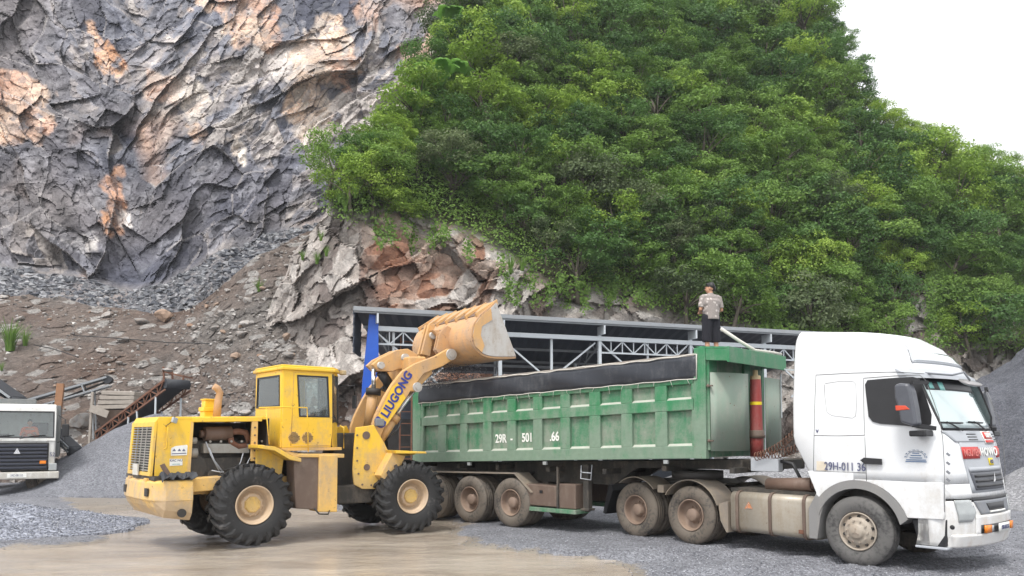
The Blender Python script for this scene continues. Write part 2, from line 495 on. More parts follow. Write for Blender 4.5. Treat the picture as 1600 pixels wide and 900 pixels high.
# text as real thin lettering
def text(body, size, parent, loc, face, mat, name='lettering', rot=0.0, bold=0.0, sx=1.0, spacing=1.0, ext=0.003):
    cu = bpy.data.curves.new(name, 'FONT'); cu.body = body; cu.size = size; cu.extrude = ext
    cu.offset = bold; cu.space_character = spacing; cu.align_x = 'CENTER'; cu.align_y = 'CENTER'
    to = bpy.data.objects.new(name, cu); COL.objects.link(to)
    bpy.context.view_layer.update()
    me = bpy.data.meshes.new_from_object(to.evaluated_get(bpy.context.evaluated_depsgraph_get()))
    bpy.data.objects.remove(to)
    me.name = name; me.materials.clear(); me.materials.append(mat)
    o = bpy.data.objects.new(name, me); COL.objects.link(o); o.parent = parent
    if face == 'side':   X, Y, Z = Vector((1, 0, 0)), Vector((0, 0, 1)), Vector((0, -1, 0))
    elif face == 'front': X, Y, Z = Vector((0, 1, 0)), Vector((0, 0, 1)), Vector((1, 0, 0))
    else: X, Y, Z = face
    b = Matrix((X, Y, Z)).transposed().to_4x4()
    o.matrix_local = Matrix.Translation(loc) @ b @ Matrix.Rotation(rot, 4, 'Z') @ Matrix.Diagonal((sx, 1, 1, 1))
    return o

# ------------------------------------------------------------------ terrain materials
def rock_mat(name, bump_s=0.6, sc=1.0, var=0.35):
    t = NT(name); co = t.coords()
    c = t.attr('col')
    n1 = t.noise(co, 0.9 * sc, 10, 0.7, 0.6); n2 = t.noise(co, 5 * sc, 8, 0.72); v = t.vor(co, 1.6 * sc)
    f = t.ramp(n1, [(0.3, (1 - var,) * 3), (0.52, (1, 1, 1)), (0.72, (1 + var * 1.3,) * 3)])
    c = t.mix(1.0, c, f, 'MULTIPLY')
    f2 = t.ramp(n2, [(0.28, (0.62,) * 3), (0.5, (1,) * 3), (0.7, (1.35, 1.33, 1.3))])
    c = t.mix(0.8, c, f2, 'MULTIPLY')
    b = t.bump(n1, bump_s, 0.6)
    b = t.bump(n2, bump_s, 0.14, b)
    t.bsdf(c, 0.82, 0, b, 0.3)
    return t.m
M['cliff'] = rock_mat("quarry_rock", 0.55, 1.0, 0.35)
M['hillrock'] = rock_mat('hill_rock', 0.7, 1.6, 0.4)
M['scree'] = rock_mat('scree_earth', 0.9, 2.6, 0.45)
M['stone'] = None
def stone_mat(name, a, b):
    t = NT(name); co = t.coords()
    r = t.N('ShaderNodeObjectInfo').outputs['Random']
    c = t.mix(r, a, b)
    c = t.mix(t.math('MULTIPLY', t.g(t.noise(co, 3, 6, 0.7), 0.45, 0.6), 0.5), c, (0.33, 0.24, 0.18))
    t.bsdf(c, 0.85, 0, t.bump(t.noise(co, 9, 6, 0.7), 0.6, 0.05), 0.3)
    return t.m
M['stone'] = stone_mat('grey_stone', (0.22, 0.215, 0.21), (0.46, 0.44, 0.42))
M['stone_brown'] = stone_mat('brown_stone', (0.30, 0.19, 0.13), (0.36, 0.27, 0.21))

def gravel_mat(name, lo, hi, scale=22.0, mud=None):
    t = NT(name); co = t.coords()
    v = t.N('ShaderNodeTexVoronoi', inp={'Scale': scale}); t.L(co, v.inputs['Vector'])
    v2 = t.N('ShaderNodeTexVoronoi', inp={'Scale': scale * 2.3}); t.L(co, v2.inputs['Vector'])
    s1 = t.N('ShaderNodeSeparateColor'); t.L(v.outputs['Color'], s1.inputs[0])
    s2 = t.N('ShaderNodeSeparateColor'); t.L(v2.outputs['Color'], s2.inputs[0])
    f = t.math('ADD', t.math('MULTIPLY', s1.outputs[0], 0.45), t.math('MULTIPLY', s2.outputs[0], 0.25))
    f = t.math('ADD', f, t.math('MULTIPLY', t.noise(co, 1.1, 5, 0.6), 0.45))
    c = t.ramp(f, [(0.25, lo), (0.75, hi), (0.95, tuple(min(1, x * 1.5) for x in hi))])
    h = t.math('ADD', t.math('MULTIPLY', v.outputs['Distance'], -1.0), t.math('MULTIPLY', v2.outputs['Distance'], -0.5))
    if mud:
        m = t.attr('mud', 'Fac')
        mm = t.math('ADD', m, t.math('MULTIPLY', t.math('SUBTRACT', t.noise(co, 1.8, 7, 0.65), 0.5), 1.1))
        mm = t.g(mm, 0.42, 0.62)
        mc = t.mix(t.noise(co, 2.6, 6, 0.6), tuple(x * 0.75 for x in mud), tuple(x * 1.15 for x in mud))
        c = t.mix(t.math('MULTIPLY', mm, 0.9), c, mc)
        ro = t.N('ShaderNodeMapRange', inp={'To Min': 0.9, 'To Max': 0.32}); t.L(mm, ro.inputs[0])
        hs = t.math('MULTIPLY', h, t.math('SUBTRACT', 1.05, mm))
        hh = t.math('ADD', hs, t.math('MULTIPLY', t.noise(co, 6, 5), 0.3))
        t.bsdf(c, ro.outputs[0], 0, t.bump(hh, 0.8, 0.03), 0.5)
    else:
        t.bsdf(c, 0.92, 0, t.bump(h, 0.9, 0.04), 0.25)
    return t.m
M['ground'] = gravel_mat('gravel_ground', (0.085, 0.086, 0.10), (0.245, 0.25, 0.275), 30, (0.27, 0.23, 0.185))
M['pile_blue'] = gravel_mat('blue_grey_gravel', (0.07, 0.078, 0.10), (0.33, 0.345, 0.40), 16)
M['pile_fine'] = gravel_mat('fine_gravel', (0.125, 0.13, 0.15), (0.25, 0.255, 0.28), 24)
M['pile_dark'] = gravel_mat('dark_gravel', (0.06, 0.063, 0.076), (0.145, 0.15, 0.172), 22)
M['pile_light'] = gravel_mat('pale_gravel', (0.14, 0.14, 0.148), (0.32, 0.32, 0.335), 20)

def water_mat():
    t = NT('muddy_water'); co = t.coords()
    mp = t.N('ShaderNodeMapping', inp={'Scale': (0.8, 2.4, 1), 'Rotation': (0, 0, 0.25)}); t.L(co, mp.inputs[0])
    a = t.noise(mp.outputs[0], 1.6, 5, 0.6, 0.6); b = t.noise(mp.outputs[0], 5.5, 4, 0.6, 0.8)
    c = t.mix(t.ramp(t.noise(mp.outputs[0], 0.45, 6, 0.65), [(0.35, (0, 0, 0)), (0.65, (1, 1, 1))]), (0.33, 0.275, 0.22), (0.47, 0.41, 0.34))
    h = t.math('ADD', t.math('MULTIPLY', a, 0.7), t.math('MULTIPLY', b, 0.35))
    t.bsdf(c, 0.05, 0, t.bump(h, 0.34, 0.08), 0.8)
    return t.m
M['water'] = water_mat()

# ------------------------------------------------------------------ ground sheet with the puddle basin
wet_px = [(-260, 930), (-260, 862), (-60, 858), (60, 856), (150, 848), (175, 835), (150, 812), (190, 797), (330, 788), (480, 797), (600, 797),
          (700, 818), (735, 850), (800, 862), (905, 874), (1015, 889), (1010, 915), (900, 940)]
wet_w = [at(*p) for p in wet_px]
band_w = [at(*p) for p in [(80, 772), (200, 770), (420, 780), (420, 800), (150, 802), (120, 790)]]
def lin(a, b, n): return np.linspace(a, b, n, endpoint=False)
gx = np.concatenate([-np.geomspace(900, 26, 22), lin(-25, 15, 420), np.geomspace(15, 900, 26)])
gy = np.concatenate([lin(-200, 4, 12), lin(4, 24, 330), lin(24, 46, 90), np.geomspace(46, 1500, 30)])
GX, GY = np.meshgrid(gx, gy)
def blur(m, k, it=2):
    for _ in range(it):
        for ax in (0, 1):
            c = np.cumsum(np.pad(m, [(k + 1, k) if a == ax else (0, 0) for a in (0, 1)], mode='edge'), axis=ax)
            m = (np.take(c, range(2 * k + 1, c.shape[ax]), axis=ax) - np.take(c, range(0, c.shape[ax] - 2 * k - 1), axis=ax)) / (2 * k + 1)
    return m
wx = GX + 0.8 * fbm(GX * 0.9, GY * 0.9, 5, 3); wy = GY + 0.8 * fbm(GX * 0.7 + 40, GY * 0.7, 4, 4)
wet0 = inpoly(wx, wy, wet_w).astype(float)
wet = blur(wet0, 3); wet_wide = blur(wet0, 14)
band = blur(inpoly(wx, wy, band_w).astype(float), 3)
m_in = (np.abs(GX) < 26) & (GY < 46)
GZ = 0.012 - 0.13 * wet + 0.045 * fbm(GX * 0.7, GY * 0.9, 6, 8, 0.6) - 0.03 * band
GZ = np.where(m_in, GZ, 0.0)
for (p0, p1, bow_) in (((640, 893), (1290, 868), 0.5), ((560, 884), (1180, 856), 0.2), ((1050, 899), (1600, 880), -0.3), ((1150, 893), (1600, 862), 0.1), ((0, 800), (420, 782), 0.3)):
    a_x, a_y = at(*p0); b_x, b_y = at(*p1); L_ = math.hypot(b_x - a_x, b_y - a_y); tx_, ty_ = (b_x - a_x) / L_, (b_y - a_y) / L_
    s_l = (GX - a_x) * tx_ + (GY - a_y) * ty_; d_l = -(GX - a_x) * ty_ + (GY - a_y) * tx_ - bow_ * np.sin(np.clip(s_l / L_, 0, 1) * math.pi)
    d_l = d_l + 0.06 * fbm(GX * 1.5, GY * 1.5, 3, 66)
    GZ += np.where((s_l > 0) & (s_l < L_), -0.045 * np.exp(-(d_l / 0.17) ** 2) + 0.028 * np.exp(-((np.abs(d_l) - 0.30) / 0.09) ** 2) , 0)
isl = np.exp(-(((GX - at(190, 826)[0]) / 0.75) ** 2 + ((GY - at(190, 826)[1]) / 0.35) ** 2))
GZ += 0.10 * isl
mudf = np.clip(wet * 0.55 + wet_wide * 0.55 + band * 0.9 + 0.25 * fbm(GX * 0.25, GY * 0.25, 4, 21) + 0.12, 0, 1)
gr = np_mesh('ground', np.stack([GX.ravel(), GY.ravel(), GZ.ravel()], 1), grid_faces(*GX.shape), M['ground'], True, {'mud': mudf.ravel()})
tag(gr, kind='structure')
def gz(x, y):
    i = min(max(np.searchsorted(gx, x), 1), len(gx) - 1); j = min(max(np.searchsorted(gy, y), 1), len(gy) - 1)
    return float(GZ[j, i])
wxs, wys = np.linspace(-22, 6, 281), np.linspace(3.5, 25, 216)
WX, WY = np.meshgrid(wxs, wys)
WZ = -0.045 + 0.016 * fbm(WX * 0.8, WY * 2.6, 4, 9)
for cxw, cyw in (LR.w(0, -1.0)[:2], LF.w(1.85, -1.0)[:2], LR.w(-0.1, 1.0)[:2]):
    r_ = np.sqrt((WX - cxw) ** 2 + (WY - cyw) ** 2)
    WZ += 0.012 * np.sin(r_ * 9) * np.exp(-r_ * 0.7)
w = np_mesh('puddle', np.stack([WX.ravel(), WY.ravel(), WZ.ravel()], 1), grid_faces(*WX.shape), M['water'], True)
tag(w, kind='structure')

# ------------------------------------------------------------------ gravel piles
def pile(cx, cy, H, RX, RY, rot, mat, label, seed, n=150, rough=0.10, group=None, bumps=()):
    a = np.linspace(-1.25, 1.25, n); A, B = np.meshgrid(a, a)
    c, s = math.cos(R(rot)), math.sin(R(rot))
    X = cx + A * RX * c - B * RY * s; Y = cy + A * RX * s + B * RY * c
    r = np.sqrt(A * A + B * B) * (1 + 0.10 * fbm(A * 2 + seed, B * 2, 3, seed))
    h = 1 - np.sqrt(r * r + 0.012) + 0.11
    for bx, by, br, bh in bumps:
        h = np.maximum(h, bh * (1 - np.sqrt(((A - bx) / br) ** 2 + ((B - by) / br) ** 2 + 0.01)) + 0.05)
    h = np.where(h > 0.12, h, 0.12 * np.exp((h - 0.12) / 0.12) ) - 0.012
    Z = H * h + rough * fbm(X * 0.9, Y * 0.9, 5, seed + 3) * np.clip(h * 4, 0, 1)
    Z = np.where(r > 1.17, -0.3, Z)
    o = np_mesh('gravel_pile', np.stack([(X - cx).ravel(), (Y - cy).ravel(), Z.ravel()], 1), grid_faces(n, n), mat)
    o.location = (cx, cy, 0)
    return tag(o, label, 'gravel pile', group)
pile(-13.5, 16.9, 0.86, 4.5, 2.5, 8, M['pile_blue'], 'low heap of coarse blue-grey gravel at the left edge of the puddle', 5, 190, 0.16)
pile(-14.3, 31.0, 2.98, 4.7, 4.8, 0, M['pile_fine'], 'tall fine grey gravel cone between the small white truck and the yellow loader', 12, 150, 0.10, bumps=((0.75, 0.1, 0.8, 0.62),))
pile(24.5, 33.5, 6.6, 10.0, 9.0, 0, M['pile_dark'], 'huge dark grey gravel heap rising behind the white cab', 23, 190, 0.55, bumps=((0.35, -0.35, 0.75, 0.62),))
pile(17.6, 23.0, 1.75, 4.2, 3.0, 0, M['pile_light'], 'paler gravel heap in front of the huge dark heap at the right edge', 31, 150, 0.14)
pile(8.2, 25.5, 1.5, 5.0, 2.4, -8, M['pile_light'], 'low pale gravel heap seen through the gap between trailer and cab', 41, 130, 0.12)

# ------------------------------------------------------------------ quarry cliff
def yform(px, py, Yb, zb, k):
    t = np.vectorize(lambda a, b: ray(a, b)[2] / ray(a, b)[1])(px, py) if px.size < 10 else None
    b = (CY - py) / FPX
    tt = (_s + b * _c) / (_c - b * _s)
    return (Yb + (HC - zb) / k) / (1 - tt / k)
def PP(px, py, Y):
    a = (px - CX) / FPX; b = (CY - py) / FPX
    ry = _c - b * _s; rz = _s + b * _c
    t = Y / ry
    return a * t, Y, HC + rz * t
nC, nR = 760, 520
cpx, cpy = np.meshgrid(np.linspace(-330, 880, nC), np.linspace(-240, 600, nR))
Yc = yform(cpx, cpy, 60.0, 12.5, 2.5)
Yc += np.interp(cpx, [-330, 0, 150, 330, 480, 600, 880], [-4, -2, 0, 1, 3, 6, 8])
Tl = np.interp(cpx, [-330, 0, 130, 190, 260, 330, 430, 520, 880], [395, 400, 425, 440, 430, 385, 350, 335, 330]) + 10 * fbm(cpx * 0.02, cpy * 0.02, 4, 2)
below = np.clip(cpy - Tl, 0, 400)
Yc -= np.minimum(below, 60) * 0.06
X_, _, Z_ = PP(cpx, cpy, Yc)
def strata(ang, off):
    c, s = math.cos(R(ang)), math.sin(R(ang))
    wxx = X_ + 1.6 * fbm(X_ * 0.12, Z_ * 0.12, 4, 60 + off); wzz = Z_ + 1.6 * fbm(X_ * 0.12 + 9, Z_ * 0.12, 4, 70 + off)
    A = wxx * c + wzz * s; B = -wxx * s + wzz * c
    h1, t1, e1 = facet(A / 13, B / 6.0, 1 + off, 1.3)
    h2, t2, e2 = facet(A / 5.0, B / 2.4, 11 + off, 1.3)
    h3, t3, e3 = facet(A / 2.1, B / 0.85, 21 + off, 1.3)
    h4, t4, e4 = facet(A / 0.8, B / 0.42, 31 + off, 1.2)
    return 2.1 * h1 + 1.15 * h2 + 0.42 * h3 + 0.2 * h4, t1, t2, t3, t4, e1, e2, e3, fbm(A * 0.12, B * 1.3, 5, 140 + off)
SA = strata(66, 0); SB = strata(-54, 100)
wgt = np.clip((cpx + 60 * fbm(cpx * 0.01, cpy * 0.01, 3, 44) - 170) / 60, 0, 1)
mixs = [a * wgt + b * (1 - wgt) for a, b in zip(SA, SB)]
disp, t1, t2, t3, t4, e1, e2, e3, streak = mixs
rockm = np.clip(1 - below / 18.0, 0.12, 1)
Yd = Yc + 0.75 * disp * rockm + 1.2 * fbm(X_ * 0.1, Z_ * 0.1, 4, 90) + 0.25 * fbm(X_ * 1.4, Z_ * 1.4, 4, 95)
def lerp(a, b, t): return a + (b - a) * t[..., None]
slate = np.array([0.085, 0.09, 0.12]); grey = np.array([0.225, 0.23, 0.265]); warm = np.array([0.35, 0.30, 0.275]); light = np.array([0.58, 0.54, 0.51])
tone = np.clip(0.47 + 0.7 * (t1 - 0.5) + 0.9 * (t2 - 0.5) + 0.6 * (t3 - 0.5) + 0.4 * (t4 - 0.5) + 0.8 * fbm(X_ * 0.09, Z_ * 0.09, 4, 33), 0, 1)
colr = lerp(np.broadcast_to(slate, tone.shape + (3,)), grey, np.clip(tone * 2, 0, 1))
colr = lerp(colr, warm, np.clip(tone * 2 - 1.05, 0, 1))
colr = lerp(colr, light, np.clip(tone * 5 - 4.1, 0, 1) * 0.8)
tanf = np.clip((fbm(X_ * 0.10 + 3, Z_ * 0.07, 4, 58) + 0.5 * (t1 - 0.5) + np.interp(cpx, [-330, 250, 420, 560, 880], [-0.30, -0.15, 0.02, 0.0, -0.1]) - 0.12) * 5, 0, 1) * 0.75
colr = lerp(colr, np.array([0.56, 0.37, 0.27]), tanf)
wf = np.clip(np.interp(cpx, [-330, 0, 150, 260, 880], [0.75, 0.65, 0.5, 0.12, 0.1]) + fbm(X_ * 0.15, Z_ * 0.15, 4, 57) * 0.8, 0, 1) * 0.55
colr = lerp(colr, np.array([0.29, 0.255, 0.235]), wf)
ddx = cpx + 26 * fbm(cpx * 0.035, cpy * 0.035, 6, 71) + 14 * (t3 - 0.5); ddy = cpy + 26 * fbm(cpx * 0.03 + 5, cpy * 0.03, 5, 72)
salmon = np.array([0.58, 0.37, 0.28]); tan = np.array([0.70, 0.53, 0.41]); pale = np.array([0.72, 0.65, 0.58]); orng = np.array([0.50, 0.26, 0.14])
patches = [
    ([(-330, 60), (-10, 92), (40, 108), (82, 148), (92, 205), (60, 222), (-20, 226), (-330, 240)], salmon, tan),
    ([(232, 95), (300, 120), (336, 160), (330, 205), (290, 172), (232, 158)], pale, salmon),
    ([(305, -20), (440, -20), (432, 50), (412, 88), (372, 62), (320, 12)], salmon, tan),
    ([(270, -240), (460, -240), (440, -20), (305, -20)], salmon, tan),
    ([(482, 18), (526, 8), (542, 78), (505, 190), (500, 225), (478, 215), (440, 170), (450, 105)], tan, pale),
    ([(530, 70), (560, 95), (548, 150), (525, 130)], tan, salmon),
    ([(135, 42), (152, 48), (192, 112), (186, 126), (150, 92)], orng, tan),
    ([(166, 268), (190, 262), (206, 322), (184, 365), (158, 345)], orng, salmon),
    ([(632, 72), (670, 55), (682, 100), (662, 150), (628, 140)], tan, salmon),
    ([(365, 198), (392, 215), (382, 258), (362, 240)], pale, tan),
    ([(188, 318), (216, 322), (206, 355), (190, 352)], light * 1.4, light),
    ([(100, 382), (150, 372), (152, 395), (104, 395)], light, grey),
    ([(300, 190), (330, 200), (322, 232), (306, 222)], salmon, tan),
    ([(556, 0), (610, 0), (600, 60), (570, 50)], warm, salmon),
]
for poly, ca, cb in patches:
    m = blur(inpoly(ddx, ddy, poly).astype(float), 1, 1)
    f = np.clip(0.5 + fbm(cpx * 0.02, cpy * 0.02, 5, int(poly[0][1]) % 97) + (t3 - 0.5) * 0.6, 0, 1)
    cc = lerp(np.broadcast_to(ca, f.shape + (3,)), cb, f)
    crack = np.clip(1 - (e3 < 0.05) * 0.6 - (e2 < 0.03) * 0.5, 0.2, 1)
    m = m * np.clip(1.0 - 1.1 * np.clip(fbm(cpx * 0.05, cpy * 0.05, 5, 77) - 0.05, 0, 1) - 0.5 * (t4 > 0.85), 0, 1) * crack
    colr = colr * (1 - m[..., None]) + cc * m[..., None]
    Yd = Yd * (1 - 0.0 * m)
colr = colr * np.clip(1 + 0.55 * streak, 0.55, 1.5)[..., None]
vein = ((e2 < 0.028) & (fbm(X_ * 0.2, Z_ * 0.2, 3, 12) > 0.05)) | ((e1 < 0.012) & (fbm(X_ * 0.2, Z_ * 0.2, 3, 13) > -0.1))
colr[vein] = colr[vein] * 0.4 + np.array([0.46, 0.43, 0.42]) * 0.6
tal = np.clip(below / 14.0, 0, 1)
tc = lerp(np.broadcast_to(np.array([0.13, 0.13, 0.145]), tone.shape + (3,)), np.array([0.25, 0.23, 0.225]), np.clip(0.45 + fbm(X_ * 0.25, Z_ * 0.4, 5, 88) + 0.7 * (t4 - 0.5), 0, 1))
colr = colr * (1 - tal[..., None] * 0.85) + tc * tal[..., None] * 0.85
cx3 = PP(cpx, cpy, Yd)
cl = np_mesh('quarry_cliff', np.stack([a.ravel() for a in cx3], 1), grid_faces(nR, nC), M['cliff'], False, {'col': colr.reshape(-1, 3)})
tag(cl, kind='structure')

# ------------------------------------------------------------------ scree slope in front of the cliff
nC2, nR2 = 460, 300
spx = np.linspace(-330, 660, nC2)[None, :].repeat(nR2, 0)
top = np.interp(spx[0], [-330, 0, 70, 150, 250, 300, 340, 400, 480, 540, 660], [452, 464, 462, 477, 489, 484, 452, 402, 362, 356, 350])
top = top + 5 * fbm(spx[0] * 0.03, spx[0] * 0, 4, 5)
tt_ = np.linspace(0, 1, nR2)[:, None]
spy = top[None, :] + (765 - top[None, :]) * tt_
ks = np.interp(spx, [-330, 260, 420, 660], [0.56, 0.58, 0.95, 1.0])
Ys = yform(spx, spy, 33.5, 0.0, ks)
Xs, _, Zs = PP(spx, spy, Ys)
Ys = Ys + 1.1 * fbm(Xs * 0.12, Ys * 0.2, 5, 15) + 0.35 * fbm(Xs * 0.9, Zs * 1.4, 5, 16)
hs_, ths, es = facet(Xs / 0.9, Zs / 0.45, 61, 1.0)
Ys = Ys + 0.16 * hs_
S3 = PP(spx, spy, Ys)
f1 = np.clip(0.5 + 1.2 * fbm(Xs * 0.13, Zs * 0.25, 5, 18), 0, 1); f2 = np.clip(0.5 + 1.1 * fbm(Xs * 0.5, Zs * 0.8, 5, 19), 0, 1)
sc_c = lerp(np.broadcast_to(np.array([0.175, 0.115, 0.088]), f1.shape + (3,)), np.array([0.235, 0.215, 0.20]), f1)
sc_c = lerp(sc_c, np.array([0.30, 0.24, 0.20]), f2 * 0.4)
sc_c = lerp(sc_c, np.array([0.48, 0.46, 0.44]), ((ths > 0.80) & (es > 0.12)) * 0.8 * 1.0)
back = [np.concatenate([(a[0:1] + d), a]) for a, d in zip(S3, (-0.0, 6.0, -4.5))]
sc_c = np.concatenate([sc_c[0:1], sc_c])
so = np_mesh('scree_slope', np.stack([a.ravel() for a in back], 1), grid_faces(nR2 + 1, nC2), M['scree'], False, {'col': sc_c.reshape(-1, 3)})
tag(so, kind='structure')

# ------------------------------------------------------------------ wooded hill with the bare bluff at its foot
nC3, nR3 = 640, 460
hv = np.linspace(-190, 730, nR3)
Lp = np.interp(hv, [-190, 0, 60, 110, 150, 190, 250, 300, 340, 400, 470, 560, 730], [775, 728, 692, 668, 655, 610, 548, 520, 505, 458, 425, 395, 380])
Lp += 7 * fbm(hv * 0.03, hv * 0, 4, 5)
Rp = np.interp(hv, [-190, -60, 0, 60, 120, 160, 188, 202, 220, 240, 256, 290, 330, 400, 730], [1190, 1255, 1280, 1308, 1332, 1345, 1356, 1390, 1430, 1475, 1540, 1610, 1720, 1950, 2000])
tq = np.linspace(0, 1, nC3)
hpx = Lp[:, None] + (Rp - Lp)[:, None] * tq[None, :]
hpy = hv[:, None].repeat(nC3, 1)
Yb = np.interp(hpx, [300, 430, 560, 700, 1000, 1200, 1400, 1600, 2000], [47, 43, 38.5, 40, 42, 43, 45, 49, 60])
zb = np.interp(hpx, [300, 430, 520, 600, 700, 800, 1000, 1200, 1400, 1600, 2000], [9, 10.5, 13, 13, 12, 10.5, 8.5, 7.5, 7.5, 9, 9])
up = yform(hpx, hpy, Yb, zb, 1.55)
lo = yform(hpx, hpy, Yb, zb, 5.0)
Yh = np.maximum(up, lo) if False else np.where(up > Yb, up, np.minimum(lo, Yb))
Xh, _, Zh = PP(hpx, hpy, Yh)
Vl_px = [380, 440, 500, 520, 560, 600, 640, 680, 740, 800, 850, 900, 960, 1020, 1100, 1250, 1400, 1450, 1500, 1600, 2000]
Vl_py = [300, 300, 305, 335, 345, 325, 335, 352, 372, 402, 440, 462, 470, 480, 505, 530, 530, 545, 545, 560, 600]
bare = np.clip((hpy - np.interp(hpx, Vl_px, Vl_py) + 14) / 28 + 0.3 * fbm(hpx * 0.03, hpy * 0.03, 4, 6), 0, 1)
for ex, ey, rx, ry in ((1440, 500, 45, 55), (1585, 480, 30, 60), (925, 470, 130, 24), (1460, 470, 20, 50)):
    bare = np.maximum(bare, np.clip(1.6 - 1.3 * np.sqrt(((hpx - ex) / rx) ** 2 + ((hpy - ey) / ry) ** 2), 0, 1))
wA = Xh + 0.8 * fbm(Xh * 0.3, Zh * 0.3, 4, 101); wB = Zh + 0.8 * fbm(Xh * 0.3, Zh * 0.3, 4, 102)
c_, s_ = math.cos(R(38)), math.sin(R(38))
A_, B_ = wA * c_ + wB * s_, -wA * s_ + wB * c_
g1, u1, q1 = facet(A_ / 4.2, B_ / 3.0, 201, 1.3); g2, u2, q2 = facet(A_ / 1.7, B_ / 1.3, 211, 1.3); g3, u3, q3 = facet(A_ / 0.7, B_ / 0.55, 221, 1.3)
Yh = Yh + (1.3 * g1 + 0.65 * g2 + 0.3 * g3) * (0.25 + 0.75 * bare) + 2.4 * fbm(Xh * 0.11, Zh * 0.11, 4, 111) + 0.35 * fbm(Xh * 0.6, Zh * 0.6, 4, 113)
rb = np.array([0.36, 0.19, 0.125]); pk = np.array([0.52, 0.40, 0.33]); wt = np.array([0.62, 0.57, 0.53]); gy_ = np.array([0.26, 0.255, 0.25])
mm = np.clip(0.5 + 1.0 * (u2 - 0.5) + 0.6 * (u3 - 0.5) + 0.8 * fbm(Xh * 0.2, Zh * 0.2, 4, 115), 0, 1)
hc = lerp(np.broadcast_to(rb, mm.shape + (3,)), pk, np.clip(mm * 2.9, 0, 1)); hc = lerp(hc, wt, np.clip(mm * 2.4 - 1.1, 0, 1))
leftg = np.clip((600 + 40 * fbm(hpx * 0.02, hpy * 0.02, 4, 116) - hpx) / 60, 0, 1) * 0.8
rightg = np.clip((hpx - 790) / 80, 0, 1) * 0.85
g_c = lerp(np.broadcast_to(gy_ * 0.7, mm.shape + (3,)), wt, mm)
hc = lerp(hc, 0, leftg) * 1.0 + g_c * leftg[..., None]
hc = hc * (1 - rightg[..., None]) + (lerp(np.broadcast_to(np.array([0.19, 0.17, 0.155]), mm.shape + (3,)), np.array([0.50, 0.47, 0.44]), np.clip(mm * 1.6 - 0.2, 0, 1))) * rightg[..., None]
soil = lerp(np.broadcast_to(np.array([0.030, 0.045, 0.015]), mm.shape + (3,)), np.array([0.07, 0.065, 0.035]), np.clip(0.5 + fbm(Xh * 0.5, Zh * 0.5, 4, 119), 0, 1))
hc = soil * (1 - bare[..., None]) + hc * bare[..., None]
H3 = np.stack(PP(hpx, hpy, Yh), -1)
# the hill turns away behind its left, right and upper edges
def roll(edge, dirv, steps):
    return [edge + np.array(dirv) * k + np.array([0, 0, -0.25 * k]) for k in steps]
lft = np.stack(roll(H3[:, 0], (0.25, 1.0, 0), (26, 12, 5, 2)), 1)
rgt = np.stack(roll(H3[:, -1], (-0.15, 1.0, 0), (2, 6, 14, 34)), 1)
Hf = np.concatenate([lft, H3, rgt], 1)
tp = np.stack(roll(Hf[0], (0, 1.0, 0), (40, 15, 5)), 0)
Hf = np.concatenate([tp, Hf], 0)
hcf = np.pad(hc, ((3, 0), (4, 4), (0, 0)), mode='edge')
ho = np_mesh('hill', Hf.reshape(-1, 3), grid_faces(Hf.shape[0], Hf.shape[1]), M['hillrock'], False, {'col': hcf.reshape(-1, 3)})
tag(ho, kind='structure')

# ------------------------------------------------------------------ leaves
def leaf_mat(name, dark, mid, bright):
    t = NT(name)
    a = t.attr('tint', 'Fac')
    r = t.N('ShaderNodeObjectInfo').outputs['Random']
    f = t.math('ADD', t.math('MULTIPLY', a, 0.65), t.math('MULTIPLY', r, 0.35))
    c = t.ramp(f, [(0.1, dark), (0.5, mid), (0.95, bright)])
    d = t.N('ShaderNodeBsdfPrincipled', inp={'Roughness': 0.55}); d.inputs['Specular IOR Level'].default_value = 0.25
    t.L(c, d.inputs['Base Color'])
    tr = t.N('ShaderNodeBsdfTranslucent'); t.L(c, tr.inputs[0])
    m = t.N('ShaderNodeMixShader', inp={0: 0.38}); t.L(d.outputs[0], m.inputs[1]); t.L(tr.outputs[0], m.inputs[2])
    t.L(m.outputs[0], t.out.inputs[0])
    return t.m
M['leaf_dark'] = leaf_mat('dark_foliage', (0.042, 0.095, 0.028), (0.095, 0.19, 0.05), (0.18, 0.31, 0.085))
M['leaf_mid'] = leaf_mat('green_foliage', (0.065, 0.13, 0.028), (0.16, 0.275, 0.055), (0.28, 0.42, 0.10))
M['leaf_light'] = leaf_mat('light_foliage', (0.10, 0.18, 0.03), (0.25, 0.38, 0.06), (0.42, 0.55, 0.11))
M['leaf_grey'] = leaf_mat('grey_foliage', (0.07, 0.11, 0.05), (0.13, 0.18, 0.08), (0.21, 0.25, 0.12))
M['leaf_broad'] = leaf_mat('broad_foliage', (0.14, 0.30, 0.05), (0.22, 0.42, 0.08), (0.32, 0.52, 0.14))
M['grass'] = leaf_mat('grass_blades', (0.10, 0.20, 0.03), (0.17, 0.30, 0.06), (0.26, 0.38, 0.10))
M['bark'] = plain('bark', (0.10, 0.085, 0.065), 0.9, 0, 0.3, 4)

